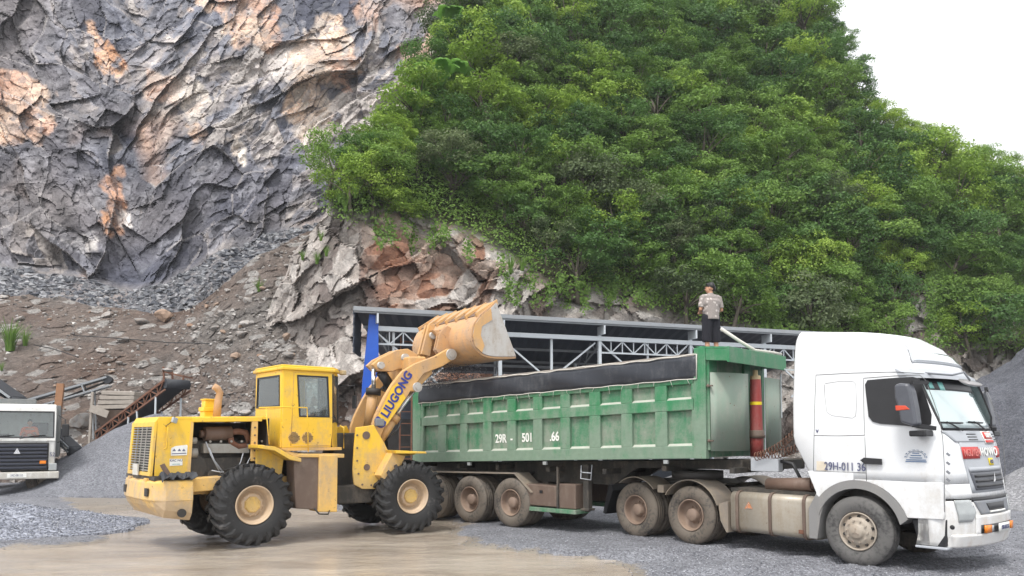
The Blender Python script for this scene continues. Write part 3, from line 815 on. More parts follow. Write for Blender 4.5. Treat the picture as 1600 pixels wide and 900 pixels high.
def leaf_quads(C, Nn, size, tint, g, aspect=0.55):
    n = len(C)
    rv = g.normal(size=(n, 3)); a = np.cross(Nn, rv); a /= np.linalg.norm(a, axis=1)[:, None] + 1e-9
    b = np.cross(Nn, a)
    sz = size[:, None]
    V = np.stack([C - a * sz, C + b * sz * aspect - Nn * sz * 0.12, C + a * sz - Nn * sz * 0.25, C - b * sz * aspect - Nn * sz * 0.12], 1).reshape(-1, 3)
    Fq = np.arange(n * 4).reshape(n, 4)
    return V, Fq, np.repeat(tint, 4)
def make_tree(kind, seed, mat, clumps=34, per=85, lsize=0.12, flat=0.8, trunk=True):
    g = np.random.default_rng(seed)
    t = thing(kind, 'x', 'tree')
    # crown of unit-ish radius: irregular set of leaf clumps over an uneven ellipsoid
    Cs = []; Ns = []; Ts = []; Sz = []
    th = g.uniform(0, 2 * math.pi, clumps); u = g.uniform(-0.75, 1, clumps); rr = g.uniform(0.45, 1.0, clumps) ** 0.6
    cc = np.stack([np.cos(th) * np.sqrt(1 - u * u), np.sin(th) * np.sqrt(1 - u * u), u * flat], 1) * rr[:, None] * np.array([1.0, 1.0, 0.95])
    for k in range(clumps):
        cr = g.uniform(0.20, 0.42); ct = g.uniform(0.1, 0.9)
        n = int(per * (cr / 0.3) ** 1.6)
        d = g.normal(size=(n, 3)); d /= np.linalg.norm(d, axis=1)[:, None]
        d[:, 2] = np.where(d[:, 2] < -0.3, -d[:, 2], d[:, 2])
        rad = cr * g.uniform(0.55, 1.08, n)[:, None]
        Cs.append(cc[k] + d * rad * np.array([1, 1, 0.7])); 
        nn = d * 0.7 + g.normal(size=(n, 3)) * 0.45 + np.array([0, 0, 0.55]); nn /= np.linalg.norm(nn, axis=1)[:, None]
        Ns.append(nn); Ts.append(np.clip(ct * 0.6 + g.uniform(0, 0.4, n), 0, 1)); Sz.append(g.uniform(0.55, 1.1, n) * lsize * 0.5)
    V, Fq, T = leaf_quads(np.concatenate(Cs), np.concatenate(Ns), np.concatenate(Sz), np.concatenate(Ts), g)
    cr_ = np_mesh('crown', V, Fq, mat, False, {'tint': T}, t)
    if trunk:
        m = MB()
        tipz = 0.15
        m.tube([(0, 0, -1.25), (0.04, 0.02, -0.8), (0.0, 0.05, -0.35), (0.03, 0.0, tipz)], [0.075, 0.06, 0.05, 0.02], 7)
        for k in range(0, clumps, 4):
            c = cc[k]; m.tube([(0.02, 0.02, -0.5), (c[0] * 0.45, c[1] * 0.45, c[2] * 0.4 - 0.15), tuple(c * 0.92)], [0.032, 0.02, 0.006], 5)
        m.build('trunk', M['bark'], t)
    return t
KINDS = [('leafy_tree', 'leaf_mid'), ('leafy_tree', 'leaf_dark'), ('bushy_tree', 'leaf_light'), ('bushy_tree', 'leaf_grey')]
protos = {}
for ki, (nm, mt) in enumerate(KINDS):
    protos[ki] = [make_tree(nm, 100 + ki * 10 + s, M[mt], clumps=30 + 5 * s, per=108, lsize=0.112 - 0.008 * s, flat=0.75 + 0.12 * s) for s in range(3)]
used = set()
LBL = ['mid green leafy tree standing among many like it on the steep hillside',
       'dark green dense tree standing among many like it on the steep hillside',
       'bright yellow-green bushy tree standing among many like it on the steep hillside',
       'dull grey-green bushy tree standing among many like it low on the hillside']
GRP = ['mid green trees on the hillside', 'dark green trees on the hillside', 'bright yellow-green trees on the hillside', 'grey-green trees on the hillside']
def hill_at(px, py):
    j = int(np.clip(np.searchsorted(hv, py), 0, nR3 - 1))
    q = (px - Lp[j]) / (Rp[j] - Lp[j])
    if q < 0 or q > 1: return None
    return H3[j, int(q * (nC3 - 1))], bare[j, int(q * (nC3 - 1))]
def plant(px, py, rad, kind, lab=None, grp=None, lift=0.25, dy=0.0):
    h = hill_at(px, py)
    if h is None: return
    p = h[0]
    pr = random.choice(protos[kind])
    if id(pr) not in used: used.add(id(pr)); o = pr
    else: o = copy_tree(pr)
    o.location = (p[0], p[1] - 0.35 * rad + dy, p[2] + lift * rad)
    s = rad
    o.scale = (s * random.uniform(0.9, 1.15), s * random.uniform(0.9, 1.1), s * random.uniform(0.8, 1.15))
    o.rotation_euler = (R(random.uniform(0, 22)), R(random.uniform(-10, 10)), random.uniform(0, 6.28))
    tag(o, lab or LBL[kind], 'tree', grp or GRP[kind])
    return o
cand = []
rnd = random.Random(5)
tries = 0
while len(cand) < 290 and tries < 60000:
    tries += 1
    x = rnd.uniform(500, 1615); y = rnd.uniform(-22, 545)
    h = hill_at(x, y)
    if h is None or h[1] > 0.35: continue
    lim_ = hill_at(x, y + (62 if x < 850 else 24))
    if lim_ is None or lim_[1] > 0.5: continue
    depthf = 45.0 / h[0][1]
    mind = 37 * depthf ** 0.5
    if all((x - a) ** 2 + ((y - b) * 1.15) ** 2 > (mind) ** 2 for a, b in cand): cand.append((x, y))
for x, y in cand:
    h = hill_at(x, y)
    edge = (y < 290 and x > np.interp(y, hv, Rp) - 40)
    r = rnd.random()
    lightp = 0.16 + (0.25 if (x > 1330 and y < 330) else 0) + (0.18 if x < 720 else 0)
    greyp = 0.06 + (0.25 if (y > 330 and x < 1100) else 0)
    kind = 2 if r < lightp else (3 if r < lightp + greyp else (1 if r < lightp + greyp + 0.36 else 0))
    rad = rnd.uniform(1.4, 2.5) * (h[0][1] / 52.0) ** 0.7 * (0.62 if edge else 1.0)
    plant(x, y, rad, kind)
# skyline trees down the right shoulder and along the left ridge
for k, (x, y) in enumerate([(1300, 8), (1312, 40), (1330, 70), (1340, 105), (1354, 135), (1362, 165), (1388, 190), (1420, 200), (1452, 212), (1490, 228), (1530, 240), (1562, 255), (1590, 272), (1285, -20)]):
    yy = y + 12
    xr = min(x, np.interp(yy, hv, Rp) - 4)
    plant(xr, yy, 0.95 + 0.4 * rnd.random(), 1 if k < 6 else 2, 'small slender tree leaning out on the skyline of the right shoulder', 'skyline trees on the right shoulder', 0.15)
for k, (x, y) in enumerate([(735, 12), (712, 45), (690, 95), (665, 160), (630, 195), (598, 205), (570, 225), (555, 262), (528, 300), (560, 300), (590, 260), (610, 330)]):
    plant(x + 22, y, 1.1 + 0.5 * rnd.random(), 2, 'light green shrub on the ridge edge beside the bare quarry face', 'shrubs on the ridge edge beside the quarry face', 0.2)
for ki in protos:
    for pr in protos[ki]:
        if id(pr) not in used:
            for ch in list(pr.children): bpy.data.objects.remove(ch)
            bpy.data.objects.remove(pr)

# low undergrowth between the trees: one mass
g = np.random.default_rng(77)
sel = np.argwhere((bare < 0.55) & (hpy > -60) & (hpx < 1680) & (hpy < 620))
idx = sel[g.integers(0, len(sel), 12500)]
base = H3[idx[:, 0], idx[:, 1]]
per = 15
C = np.repeat(base, per, 0) + g.normal(size=(len(base) * per, 3)) * np.array([0.34, 0.22, 0.26]) + np.array([0, -0.28, 0.12])
Nn = g.normal(size=C.shape) * 0.5 + np.array([0, -0.55, 0.75]); Nn /= np.linalg.norm(Nn, axis=1)[:, None]
tn = np.clip(np.repeat(g.uniform(0, 0.75, len(base)), per) + g.uniform(0, 0.25, len(C)), 0, 1)
V, Fq, T = leaf_quads(C, Nn, g.uniform(0.05, 0.115, len(C)), tn, g)
ug = np_mesh('undergrowth', V, Fq, M['leaf_mid'], False, {'tint': T}); tag(ug, 'low leafy undergrowth filling the gaps between the hillside trees', 'undergrowth', kind='stuff')
# creepers hanging over the bare rock
cs = []; ns = []; ts = []
for (x0, x1, y0, y1, n) in ((780, 1100, 425, 455, 40), (1440, 1600, 360, 420, 70), (560, 790, 320, 350, 14), (1180, 1420, 480, 510, 34)):
    for _ in range(n):
        x = g.uniform(x0, x1); y = g.uniform(y0, y1) + (0.22 * (x - x0) if x0 < 600 else 0)
        L = g.uniform(15, 50 if x0 < 1400 else 140)
        nn_ = int(L * 2.2)
        for q in range(nn_):
            yy = y + L * q / nn_
            h = hill_at(x + g.normal() * 3, yy)
            if h is None: continue
            cs.append(h[0] + np.array([g.normal() * 0.10, -0.35 - g.uniform(0, 0.25), g.normal() * 0.1])); ts.append(g.uniform(0.2, 0.9))
            v = np.array([g.normal() * 0.5, -1.0, g.normal() * 0.5 + 0.3]); ns.append(v / np.linalg.norm(v))
V, Fq, T = leaf_quads(np.array(cs), np.array(ns), g.uniform(0.06, 0.12, len(cs)), np.array(ts), g)
hvn = np_mesh('hanging_creepers', V, Fq, M['leaf_mid'], False, {'tint': T}); tag(hvn, 'green creepers hanging in strings over the bare rock at the foot of the hill', 'creepers', kind='stuff')

def big_leaf_plant(p, s, label):
    t = thing('broad_leaved_plant', label, 'plant', p)
    m = MB(); sm_ = MB()
    for k in range(11):
        a = random.uniform(0, 6.28); L = random.uniform(0.7, 1.15) * s
        d = Vector((math.cos(a), math.sin(a) - 0.35, 0)).normalized()
        q = Vector((-d.y, d.x, 0))
        pts = []
        for i in range(6):
            f = i / 5; c = d * L * f + Vector((0, 0, 0.75 * s * math.sin(f * 2.2)))
            wdt = 0.30 * s * math.sin(math.pi * min(1, f * 0.9 + 0.1)) + 0.01
            pts += [c - q * wdt, c + Vector((0, 0, 0.05 * s)), c + q * wdt]
        m.add(pts, [(i * 3 + j, i * 3 + j + 1, i * 3 + j + 4, i * 3 + j + 3) for i in range(5) for j in (0, 1)], smooth=True)
        sm_.tube([(0, 0, -0.4), tuple(d * 0.05 * s + Vector((0, 0, 0.2 * s)))], 0.03 * s, 5)
    m.build('leaves', M['leaf_broad'], t); sm_.build('stem', M['leaf_mid'], t)
for i, (x, y, s) in enumerate([(688, 158, 1.7), (712, 152, 1.5), (664, 168, 1.3), (700, 62, 1.4), (676, 52, 1.2), (655, 190, 1.1)]):
    h = hill_at(x, y)
    if h is None: continue
    p = h[0]
    lab = ['large bright broad-leaved plant in the middle of the cluster beside the orange outcrop', 'bright broad-leaved plant right of the cluster middle, next to the dark bushes', 'bright broad-leaved plant at the left of the cluster beside the orange outcrop',
           'broad-leaved plant higher up the ridge, the larger of the upper two', 'broad-leaved plant higher up the ridge, the smaller of the upper two', 'lowest and smallest broad-leaved plant below the orange outcrop'][i]
    big_leaf_plant((p[0], p[1] - 0.9, p[2] + 0.3), s, lab)

def tuft(px, py, s, label, n=46, Yp=None):
    j = None
    if Yp is None:
        # find the scree surface here
        c = int(np.argmin(np.abs(spx[0] - px))); r = int(np.argmin(np.abs(spy[:, c] - py)))
        p = Vector((S3[0][r, c], S3[1][r, c], S3[2][r, c]))
    else: p = Yp
    vs = []; fs = []; tn = []
    for k in range(n):
        a = random.uniform(0, 6.28); d = Vector((math.cos(a), math.sin(a), 0)); q = Vector((-d.y, d.x, 0)); L = s * random.uniform(0.6, 1.1)
        r0 = d * random.uniform(0, 0.12 * s); lean = random.uniform(0.15, 0.6); b = len(vs); tt = random.random()
        for i in range(4):
            f = i / 3; c = r0 + d * (lean * L * f * f) + Vector((0, 0, L * f * (1 - 0.25 * f * lean)))
            wd = 0.022 * s * (1 - f * 0.85)
            vs += [tuple(c - q * wd), tuple(c + q * wd)]; tn += [tt, tt]
        for i in range(3): fs.append((b + 2 * i, b + 2 * i + 1, b + 2 * i + 3, b + 2 * i + 2))
    o = np_mesh('grass_tuft', np.array(vs), np.array(fs), M['grass'], False, {'tint': np.array(tn)})
    o.location = (p[0], p[1] - 0.1, p[2] - 0.05)
    tag(o, label, 'grass')
tuft(18, 548, 2.0, 'tall grass clump on the bare slope at the left edge', 90)
tuft(40, 540, 1.2, 'shorter grass clump right beside the tall one at the left edge', 50)
tuft(5, 578, 0.6, 'tiny grass sprig low on the slope at the left edge', 30)
tuft(405, 455, 0.9, 'small grass tuft on the rubble left of the pale bluff', 40)
tuft(478, 512, 1.0, 'small grass tuft at the foot of the pale bluff', 40)
tuft(430, 492, 0.9, 'spreading weed on rubble halfway along the foot of the bluff', 50)
for i, (x, y) in enumerate([(478, 408), (500, 415), (515, 402), (545, 335), (535, 320), (560, 312), (800, 428), (816, 425), (508, 378)]):
    h = hill_at(x, y)
    if h is None: continue
    tuft(x, y, [0.6, 0.7, 0.6, 0.9, 0.8, 0.9, 1.0, 0.9, 0.6][i], ['grass tuft leftmost on the pale bluff ledge', 'grass tuft in the middle of the pale bluff ledge', 'grass tuft rightmost on the pale bluff ledge', 'lowest long grass clump under the ridge shrubs',
         'long grass clump at the left end under the ridge shrubs', 'long grass clump at the right end under the ridge shrubs', 'yellowish long grass hanging above the shed, left one', 'yellowish long grass hanging above the shed, right one', 'grass tuft above the bluff ledge ones'][i], 60, Vector(h[0]) + Vector((0, -0.5, 0)))

# ------------------------------------------------------------------ loose stones
def rock_mesh(seed, mat, name='boulder'):
    g = np.random.default_rng(seed)
    bm = bmesh.new(); bmesh.ops.create_icosphere(bm, subdivisions=3, radius=1.0)
    pl = g.normal(size=(13, 3)); pl /= np.linalg.norm(pl, axis=1)[:, None]; dd = g.uniform(0.52, 0.85, 13)
    for v in bm.verts:
        c = np.array(v.co)
        for n, d in zip(pl, dd):
            q = c @ n
            if q > d: c = c - n * (q - d)
        c = c * (1 + 0.03 * g.normal())
        v.co = c * np.array([1.0, 0.8, 0.62])
    me = bpy.data.meshes.new(name); bm.to_mesh(me); bm.free(); me.materials.append(mat)
    return me
rocks = [rock_mesh(s, M['stone']) for s in range(6)]; rocks_b = [rock_mesh(20 + s, M['stone_brown']) for s in range(2)]
def scree_pt(px, py):
    c = int(np.argmin(np.abs(spx[0] - px)));
    if py < spy[0, c] or py > spy[-1, c]: return None
    r = int(np.argmin(np.abs(spy[:, c] - py)))
    return Vector((S3[0][r, c], S3[1][r, c], S3[2][r, c]))
def add_rock(px, py, s, label, group=None, brown=False):
    p = scree_pt(px, py)
    if p is None: return
    o = bpy.data.objects.new('boulder', random.choice(rocks_b if brown else rocks)); COL.objects.link(o)
    o.location = (p.x, p.y - s * 0.2, p.z + s * 0.2); o.scale = (s, s, s * random.uniform(0.7, 1)); o.rotation_euler = (random.uniform(-0.4, 0.4), random.uniform(-0.4, 0.4), random.uniform(0, 6))
    tag(o, label, 'rock', group)
add_rock(258, 500, 0.85, 'large brown boulder on the rim of the slope, above the rusty conveyor', None, True)
add_rock(225, 505, 0.6, 'pale boulder on the slope rim just left of the large brown one')
add_rock(168, 495, 0.45, 'pale block on the slope rim above the grey conveyor')
add_rock(132, 662, 0.75, 'large grey boulder beside the wooden hopper')
add_rock(33, 500, 0.4, 'flat pale stone near the slope rim at the left edge')
rr = random.Random(9)
for k in range(190):
    x = rr.uniform(-20, 560); y = rr.uniform(455, 660)
    if k < 90: x = rr.uniform(300, 560); y = rr.uniform(380, 560)
    add_rock(x, y, 0.10 + 0.30 * rr.random() ** 2.2, 'loose angular stone lying among many like it on the scree slope', 'loose stones on the scree slope', rr.random() < 0.15)
# finer rubble as one mass
def rubble(name, pts, sizes, mats, label, seed=3, flat=0.7, cat='rubble', emb=0.2):
    g = np.random.default_rng(seed)
    base = np.array([(1, 0, 0), (-1, 0, 0), (0, 1, 0), (0, -1, 0), (0, 0, 1), (0, 0, -1), (0.6, 0.6, 0.6), (-0.65, 0.55, 0.5)], float)[:6]
    tri = np.array([(0, 2, 4), (2, 1, 4), (1, 3, 4), (3, 0, 4), (2, 0, 5), (1, 2, 5), (3, 1, 5), (0, 3, 5)])
    n = len(pts)
    Q, _ = np.linalg.qr(g.normal(size=(n, 3, 3)))
    V = base[None] * g.uniform(0.55, 1.15, (n, 6, 1))
    V = np.einsum('nij,nkj->nki', Q, V) * sizes[:, None, None] * np.array([1, 1, flat]) + pts[:, None, :] 
    Fc = (tri[None] + np.arange(n)[:, None, None] * 6).reshape(-1, 3)
    o = np_mesh(name, V.reshape(-1, 3), Fc, mats, False, {'tint': np.repeat(g.random(n), 6)})
    return tag(o, label, cat, kind='stuff')
def tint_mat(name, stops):
    t = NT(name); co = t.coords()
    c = t.ramp(t.attr('tint', 'Fac'), stops)
    t.bsdf(c, 0.85, 0, t.bump(t.noise(co, 14, 4), 0.4, 0.02), 0.3)
    return t.m
M['rubble'] = tint_mat('rubble_stone', [(0.0, (0.12, 0.11, 0.105)), (0.5, (0.25, 0.23, 0.215)), (0.8, (0.38, 0.36, 0.34)), (1, (0.55, 0.53, 0.50))])
M['rubble_dark'] = tint_mat('dark_rubble_stone', [(0.0, (0.07, 0.075, 0.09)), (0.6, (0.19, 0.195, 0.21)), (1, (0.36, 0.36, 0.37))])
M['chips'] = tint_mat('gravel_chips', [(0.0, (0.08, 0.085, 0.10)), (0.6, (0.24, 0.25, 0.28)), (1, (0.48, 0.49, 0.52))])
ri = g.integers(0, nR2, 15000); ci = g.integers(0, nC2, 15000)
msk = g.random(15000) < np.clip(0.35 + 0.9 * fbm(S3[0][ri, ci] * 0.3, S3[2][ri, ci] * 0.5, 4, 55), 0.1, 1)
ri, ci = ri[msk], ci[msk]
pts = np.stack([S3[k][ri, ci] for k in range(3)], 1)
rubble('scree_rubble', pts, 0.05 + 0.17 * g.random(len(pts)) ** 3, M['rubble'], 'fine broken stone strewn over the scree slope')
# dark rubble tumbled in the gully under the quarry face
sel = np.argwhere((below > 12) & (cpx > -60) & (cpx < 540) & (cpy < 500))
idx = sel[g.integers(0, len(sel), 9000)]
pts = np.stack([cx3[k][idx[:, 0], idx[:, 1]] for k in range(3)], 1)
rubble('gully_rubble', pts, 0.08 + 0.38 * g.random(len(pts)) ** 4, M['rubble_dark'], 'dark blue-grey broken rock tumbled down the gully below the quarry face', 4)
# chips of gravel over the near ground and on the near heap
n = 26000
px_ = g.uniform(-30, 1640, n); yy_ = 1.0 / g.uniform(1 / 24.0, 1 / 10.5, n)
xx_ = (px_ - CX) / FPX * yy_
jj = np.clip(np.searchsorted(gy, yy_), 1, len(gy) - 1); ii = np.clip(np.searchsorted(gx, xx_), 1, len(gx) - 1)
zz_ = GZ[jj, ii]
ok = zz_ > -0.045
rubble('gravel_chips', np.stack([xx_, yy_, zz_ + 0.004], 1)[ok], (0.006 + 0.014 * g.random(n) ** 2.5)[ok], M['chips'], 'loose grey gravel chips scattered over the yard')
pl = bpy.data.objects['gravel_pile']
co_ = np.zeros(len(pl.data.vertices) * 3); pl.data.vertices.foreach_get('co', co_); co_ = co_.reshape(-1, 3) + np.array(pl.location)
k_ = g.integers(0, len(co_), 26000); q = co_[k_] + g.normal(size=(26000, 3)) * np.array([0.03, 0.03, 0.0])
q = q[q[:, 2] > 0.0]
rubble('heap_chips', q + np.array([0, 0, 0.006]), 0.010 + 0.018 * g.random(len(q)) ** 2, M['chips'], 'coarse blue-grey stones covering the low heap at the left edge', 6)

# ------------------------------------------------------------------ open steel shed behind the trailer
SH = Fr(-4.25, 22.0, 19.4)
shed = thing('open_shed', 'long open-sided steel shed with dark roof and galvanised trusses behind the green trailer', 'shed', (SH.x, SH.y, 0), R(19.4))
LEN = 17.6
def roofz(v): return 5.67 - 0.10 * v
m = MB()
# corrugated sheet: ribs run front to back
ru = np.arange(-0.35, LEN, 0.2)
top_ = []
for i, u in enumerate(ru):
    dz = 0.035 if i % 2 else 0.0
    top_.append((u, -0.12, roofz(-0.12) + dz)); top_.append((u + 2.75, 9.3, roofz(9.3) + dz))
m.add(top_, [(2 * i, 2 * i + 2, 2 * i + 3, 2 * i + 1) for i in range(len(ru) - 1)])
m.build('roof', M['shed_roof'] if 'shed_roof' in M else M.setdefault('shed_roof', paint('dark_roof_sheet', (0.055, 0.065, 0.085), (0.16, 0.16, 0.16), 0.3, 0.5)), shed, solid=0.02)
for k, v in enumerate((-0.08, 1.8, 4.1, 6.4, 8.9)):
    MB().beam((-0.3 + 0.29 * v, v, roofz(v) - 0.07), (LEN, v, roofz(v) - 0.07), 0.06, 0.09).build('purlin', M['galv_dark'] if 'galv_dark' in M else M.setdefault('galv_dark', paint('dull_galvanised', (0.30, 0.32, 0.34), (0.25, 0.24, 0.22), 0.4, 0.5)), shed)
MB().b2(-0.35, LEN, -0.16, -0.125, roofz(-0.13) - 0.07, roofz(-0.13) + 0.05).build('eave_flashing', M['galv_dark'], shed)
# dark ribbed cladding at the left gable
m = MB()
for i in range(8):
    z0 = 4.42 + i * 0.155
    m.box((-0.12 - 0.012 * (i % 2), 0.62, z0 + 0.075), (0.03, 1.5, 0.15), Euler((0, 0.12, -0.28)))
m.build('gable_cladding', M['shed_roof'], shed)
bp = [SH.S(x, y, 0.12) for x, y in ((577, 491), (591, 493), (592, 740), (560, 740), (566, 600))]
MB().prism(bp, 0.10, 0.16).build('blue_side_sheet', M['blue'], shed)
for u in (0.35, 4.2, 7.6, 11.0, 14.0):
    for v in (0.25, 6.2):
        MB().b2(u - 0.05 + (1.8 if v > 1 else 0), u + 0.05 + (1.8 if v > 1 else 0), v - 0.05, v + 0.05, 0, roofz(v) - (0.12 if v > 1 else 0.35)).build('post', M['galv'], shed)
for u in (0.9, 5.95, 9.4, 12.8):
    MB().b2(u - 0.035, u + 0.035, 0.30, 0.37, 2.4, 5.15).build('post', M['galv'], shed)
MB().b2(0.3, LEN, 0.17, 0.33, 5.10, 5.24).build('front_beam', M['galv'], shed)
MB().b2(2.1, LEN, 6.15, 6.25, 4.7, 4.8).build('rear_beam', M['galv_dark'], shed)
for u0 in (0.35, 4.2, 7.6, 11.0, 14.0):
    u1 = u0 + 3.3; m = MB()
    if u0 != 4.2:
        m.beam((u0, 0.25, 4.72), (u1, 0.25, 4.72), 0.05)
        n = 8
        for i in range(n):
            a = u0 + (u1 - u0) * i / n; b = u0 + (u1 - u0) * (i + 1) / n
            m.beam((a, 0.25, 4.72 if i % 2 else 5.1), (b, 0.25, 5.1 if i % 2 else 4.72), 0.035)
            m.beam((a, 0.25, 4.72), (a, 0.25, 5.1), 0.03)
        m.build('lattice_girder', M['galv'], shed)
    m = MB()
    m.beam((u0 + 0.05, 0.32, 5.05), (u0 + 2.3, 0.32, 3.3), 0.05)
    m.build('brace', M['galv'], shed)
    MB().beam((u1, 0.36, 5.05), (u1 - 2.1, 0.36, 3.4), 0.05).build('brace', M['galv'], shed)
    m = MB()                           # cross truss running back under the roof
    for i in range(8):
        a, b = 0.25 + i * 1.1, 0.25 + (i + 1) * 1.1
        za, zb_ = roofz(a), roofz(b)
        m.beam((u0 + 0.29 * a, a, za - (0.6 if i % 2 else 0.12)), (u0 + 0.29 * b, b, zb_ - (0.12 if i % 2 else 0.6)), 0.035)
    m.beam((u0 + 0.07, 0.25, roofz(0.25) - 0.6), (u0 + 2.6, 9.0, roofz(9) - 0.6), 0.05)
    m.build('roof_truss', M['galv_dark'], shed)
    m = MB(); m.box((u0, 0.1, 5.42), (0.05, 0.5, 0.28)); m.build('eave_bracket', M['galv'], shed)
MB().b2(2.7, LEN, 9.0, 9.06, 0, 4.25).build('rear_wall', M['shed_roof'], shed)
MB().b2(1.4, 5.0, 4.0, 4.1, 0, 2.6).build('inner_wall', M['dark'], shed)
# steel ladder frame, rusty, inside the left bay
m = MB()
for du in (0, 0.35): m.beam((1.15 + du, 0.5, 0), (1.15 + du, 0.5, 5.0), 0.04)
for k in range(14): m.beam((1.15, 0.5, 0.3 + k * 0.35), (1.5, 0.5, 0.3 + k * 0.35), 0.025)
m.build('ladder', M['rust'], shed)

# ------------------------------------------------------------------ wheels
def lathe_part(prof, side, c, n=48, mi=0, mb=None, closed=False):
    mb = mb or MB()
    return mb.lathe([(r, y if side < 0 else -y) for r, y in prof], c, n, mi=mi, closed=closed)
def truck_wheel(parent, u, vo, side, kind, Rw=0.545, dusty='tyre_dusty', z=None, turn=0.0):
    """vo: lateral position of the outer face; side -1 = right-hand side"""
    z = Rw if z is None else z
    sg = 1 if side < 0 else -1
    c = (0, 0, 0)
    tp = [(0.292, 0.03), (0.33, 0.008), (0.40, -0.012), (0.46, -0.006), (0.505, 0.012), (0.532, 0.03), (0.545, 0.052), (0.545, 0.085), (0.534, 0.089), (0.534, 0.101), (0.545, 0.105),
          (0.547, 0.145), (0.536, 0.149), (0.536, 0.161), (0.547, 0.165), (0.545, 0.205), (0.534, 0.209), (0.534, 0.221), (0.545, 0.225), (0.545, 0.255), (0.53, 0.28), (0.46, 0.305), (0.40, 0.31), (0.33, 0.295), (0.292, 0.275)]
    k = Rw / 0.545
    tp = [(r * k, y) for r, y in tp]
    rimm = MB()
    if kind == 'dual':
        rp = [(0.296, 0.03), (0.300, 0.012), (0.288, 0.004), (0.278, 0.012), (0.272, 0.04), (0.262, 0.12), (0.245, 0.155), (0.20, 0.175), (0.14, 0.18), (0.125, 0.17), (0.118, 0.06), (0.10, 0.045), (0.001, 0.04)]
    else:
        rp = [(0.296, 0.03), (0.300, 0.008), (0.288, -0.002), (0.276, 0.012), (0.268, 0.05), (0.250, 0.062), (0.225, 0.035), (0.195, -0.004), (0.150, -0.012), (0.12, -0.012), (0.112, -0.05), (0.095, -0.066), (0.001, -0.07)]
    lathe_part(rp, side, c, 44, 0, rimm)
    for i in range(10):
        a = 2 * math.pi * i / 10 + 0.2
        if kind == 'dual':
            rimm.cyl((0.155 * math.cos(a), sg * 0.165, 0.155 * math.sin(a)), (0.155 * math.cos(a), sg * 0.14, 0.155 * math.sin(a)), 0.014, n=6)
        else:
            rimm.cyl((0.168 * math.cos(a), sg * 0.0, 0.168 * math.sin(a)), (0.168 * math.cos(a), sg * -0.035, 0.168 * math.sin(a)), 0.016, n=6)
            b = a + 0.31
            rimm.cyl((0.232 * math.cos(b), sg * 0.052, 0.232 * math.sin(b)), (0.226 * math.cos(b), sg * 0.026, 0.226 * math.sin(b)), 0.026, n=10, mi=1, smooth=False)
    if kind == 'front':   # three-pointed cap relief
        for i in range(3):
            a = R(90 + 120 * i)
            rimm.beam((0.012 * math.cos(a), sg * -0.072, 0.012 * math.sin(a)), (0.06 * math.cos(a), sg * -0.072, 0.06 * math.sin(a)), 0.016, 0.012)
    rm = M['rim_brown'] if kind == 'dual' else M['rim_cream']
    w = rimm.build('wheel', [rm, M['dark']], parent)
    w.location = (u, vo, z); w.rotation_euler = (0, random.uniform(0, 6), turn)
    ty = lathe_part(tp, side, c, 56, 0, MB(), closed=True).build('tyre', M[dusty], w)
    return w
M['rim_brown'] = paint('muddy_rim', (0.24, 0.17, 0.13), (0.30, 0.22, 0.16), 0.6, 0.6, rust=0.3)
M['rim_cream'] = paint('pale_rim', (0.40, 0.35, 0.29), (0.33, 0.26, 0.2), 0.6, 0.6, rust=0.3)

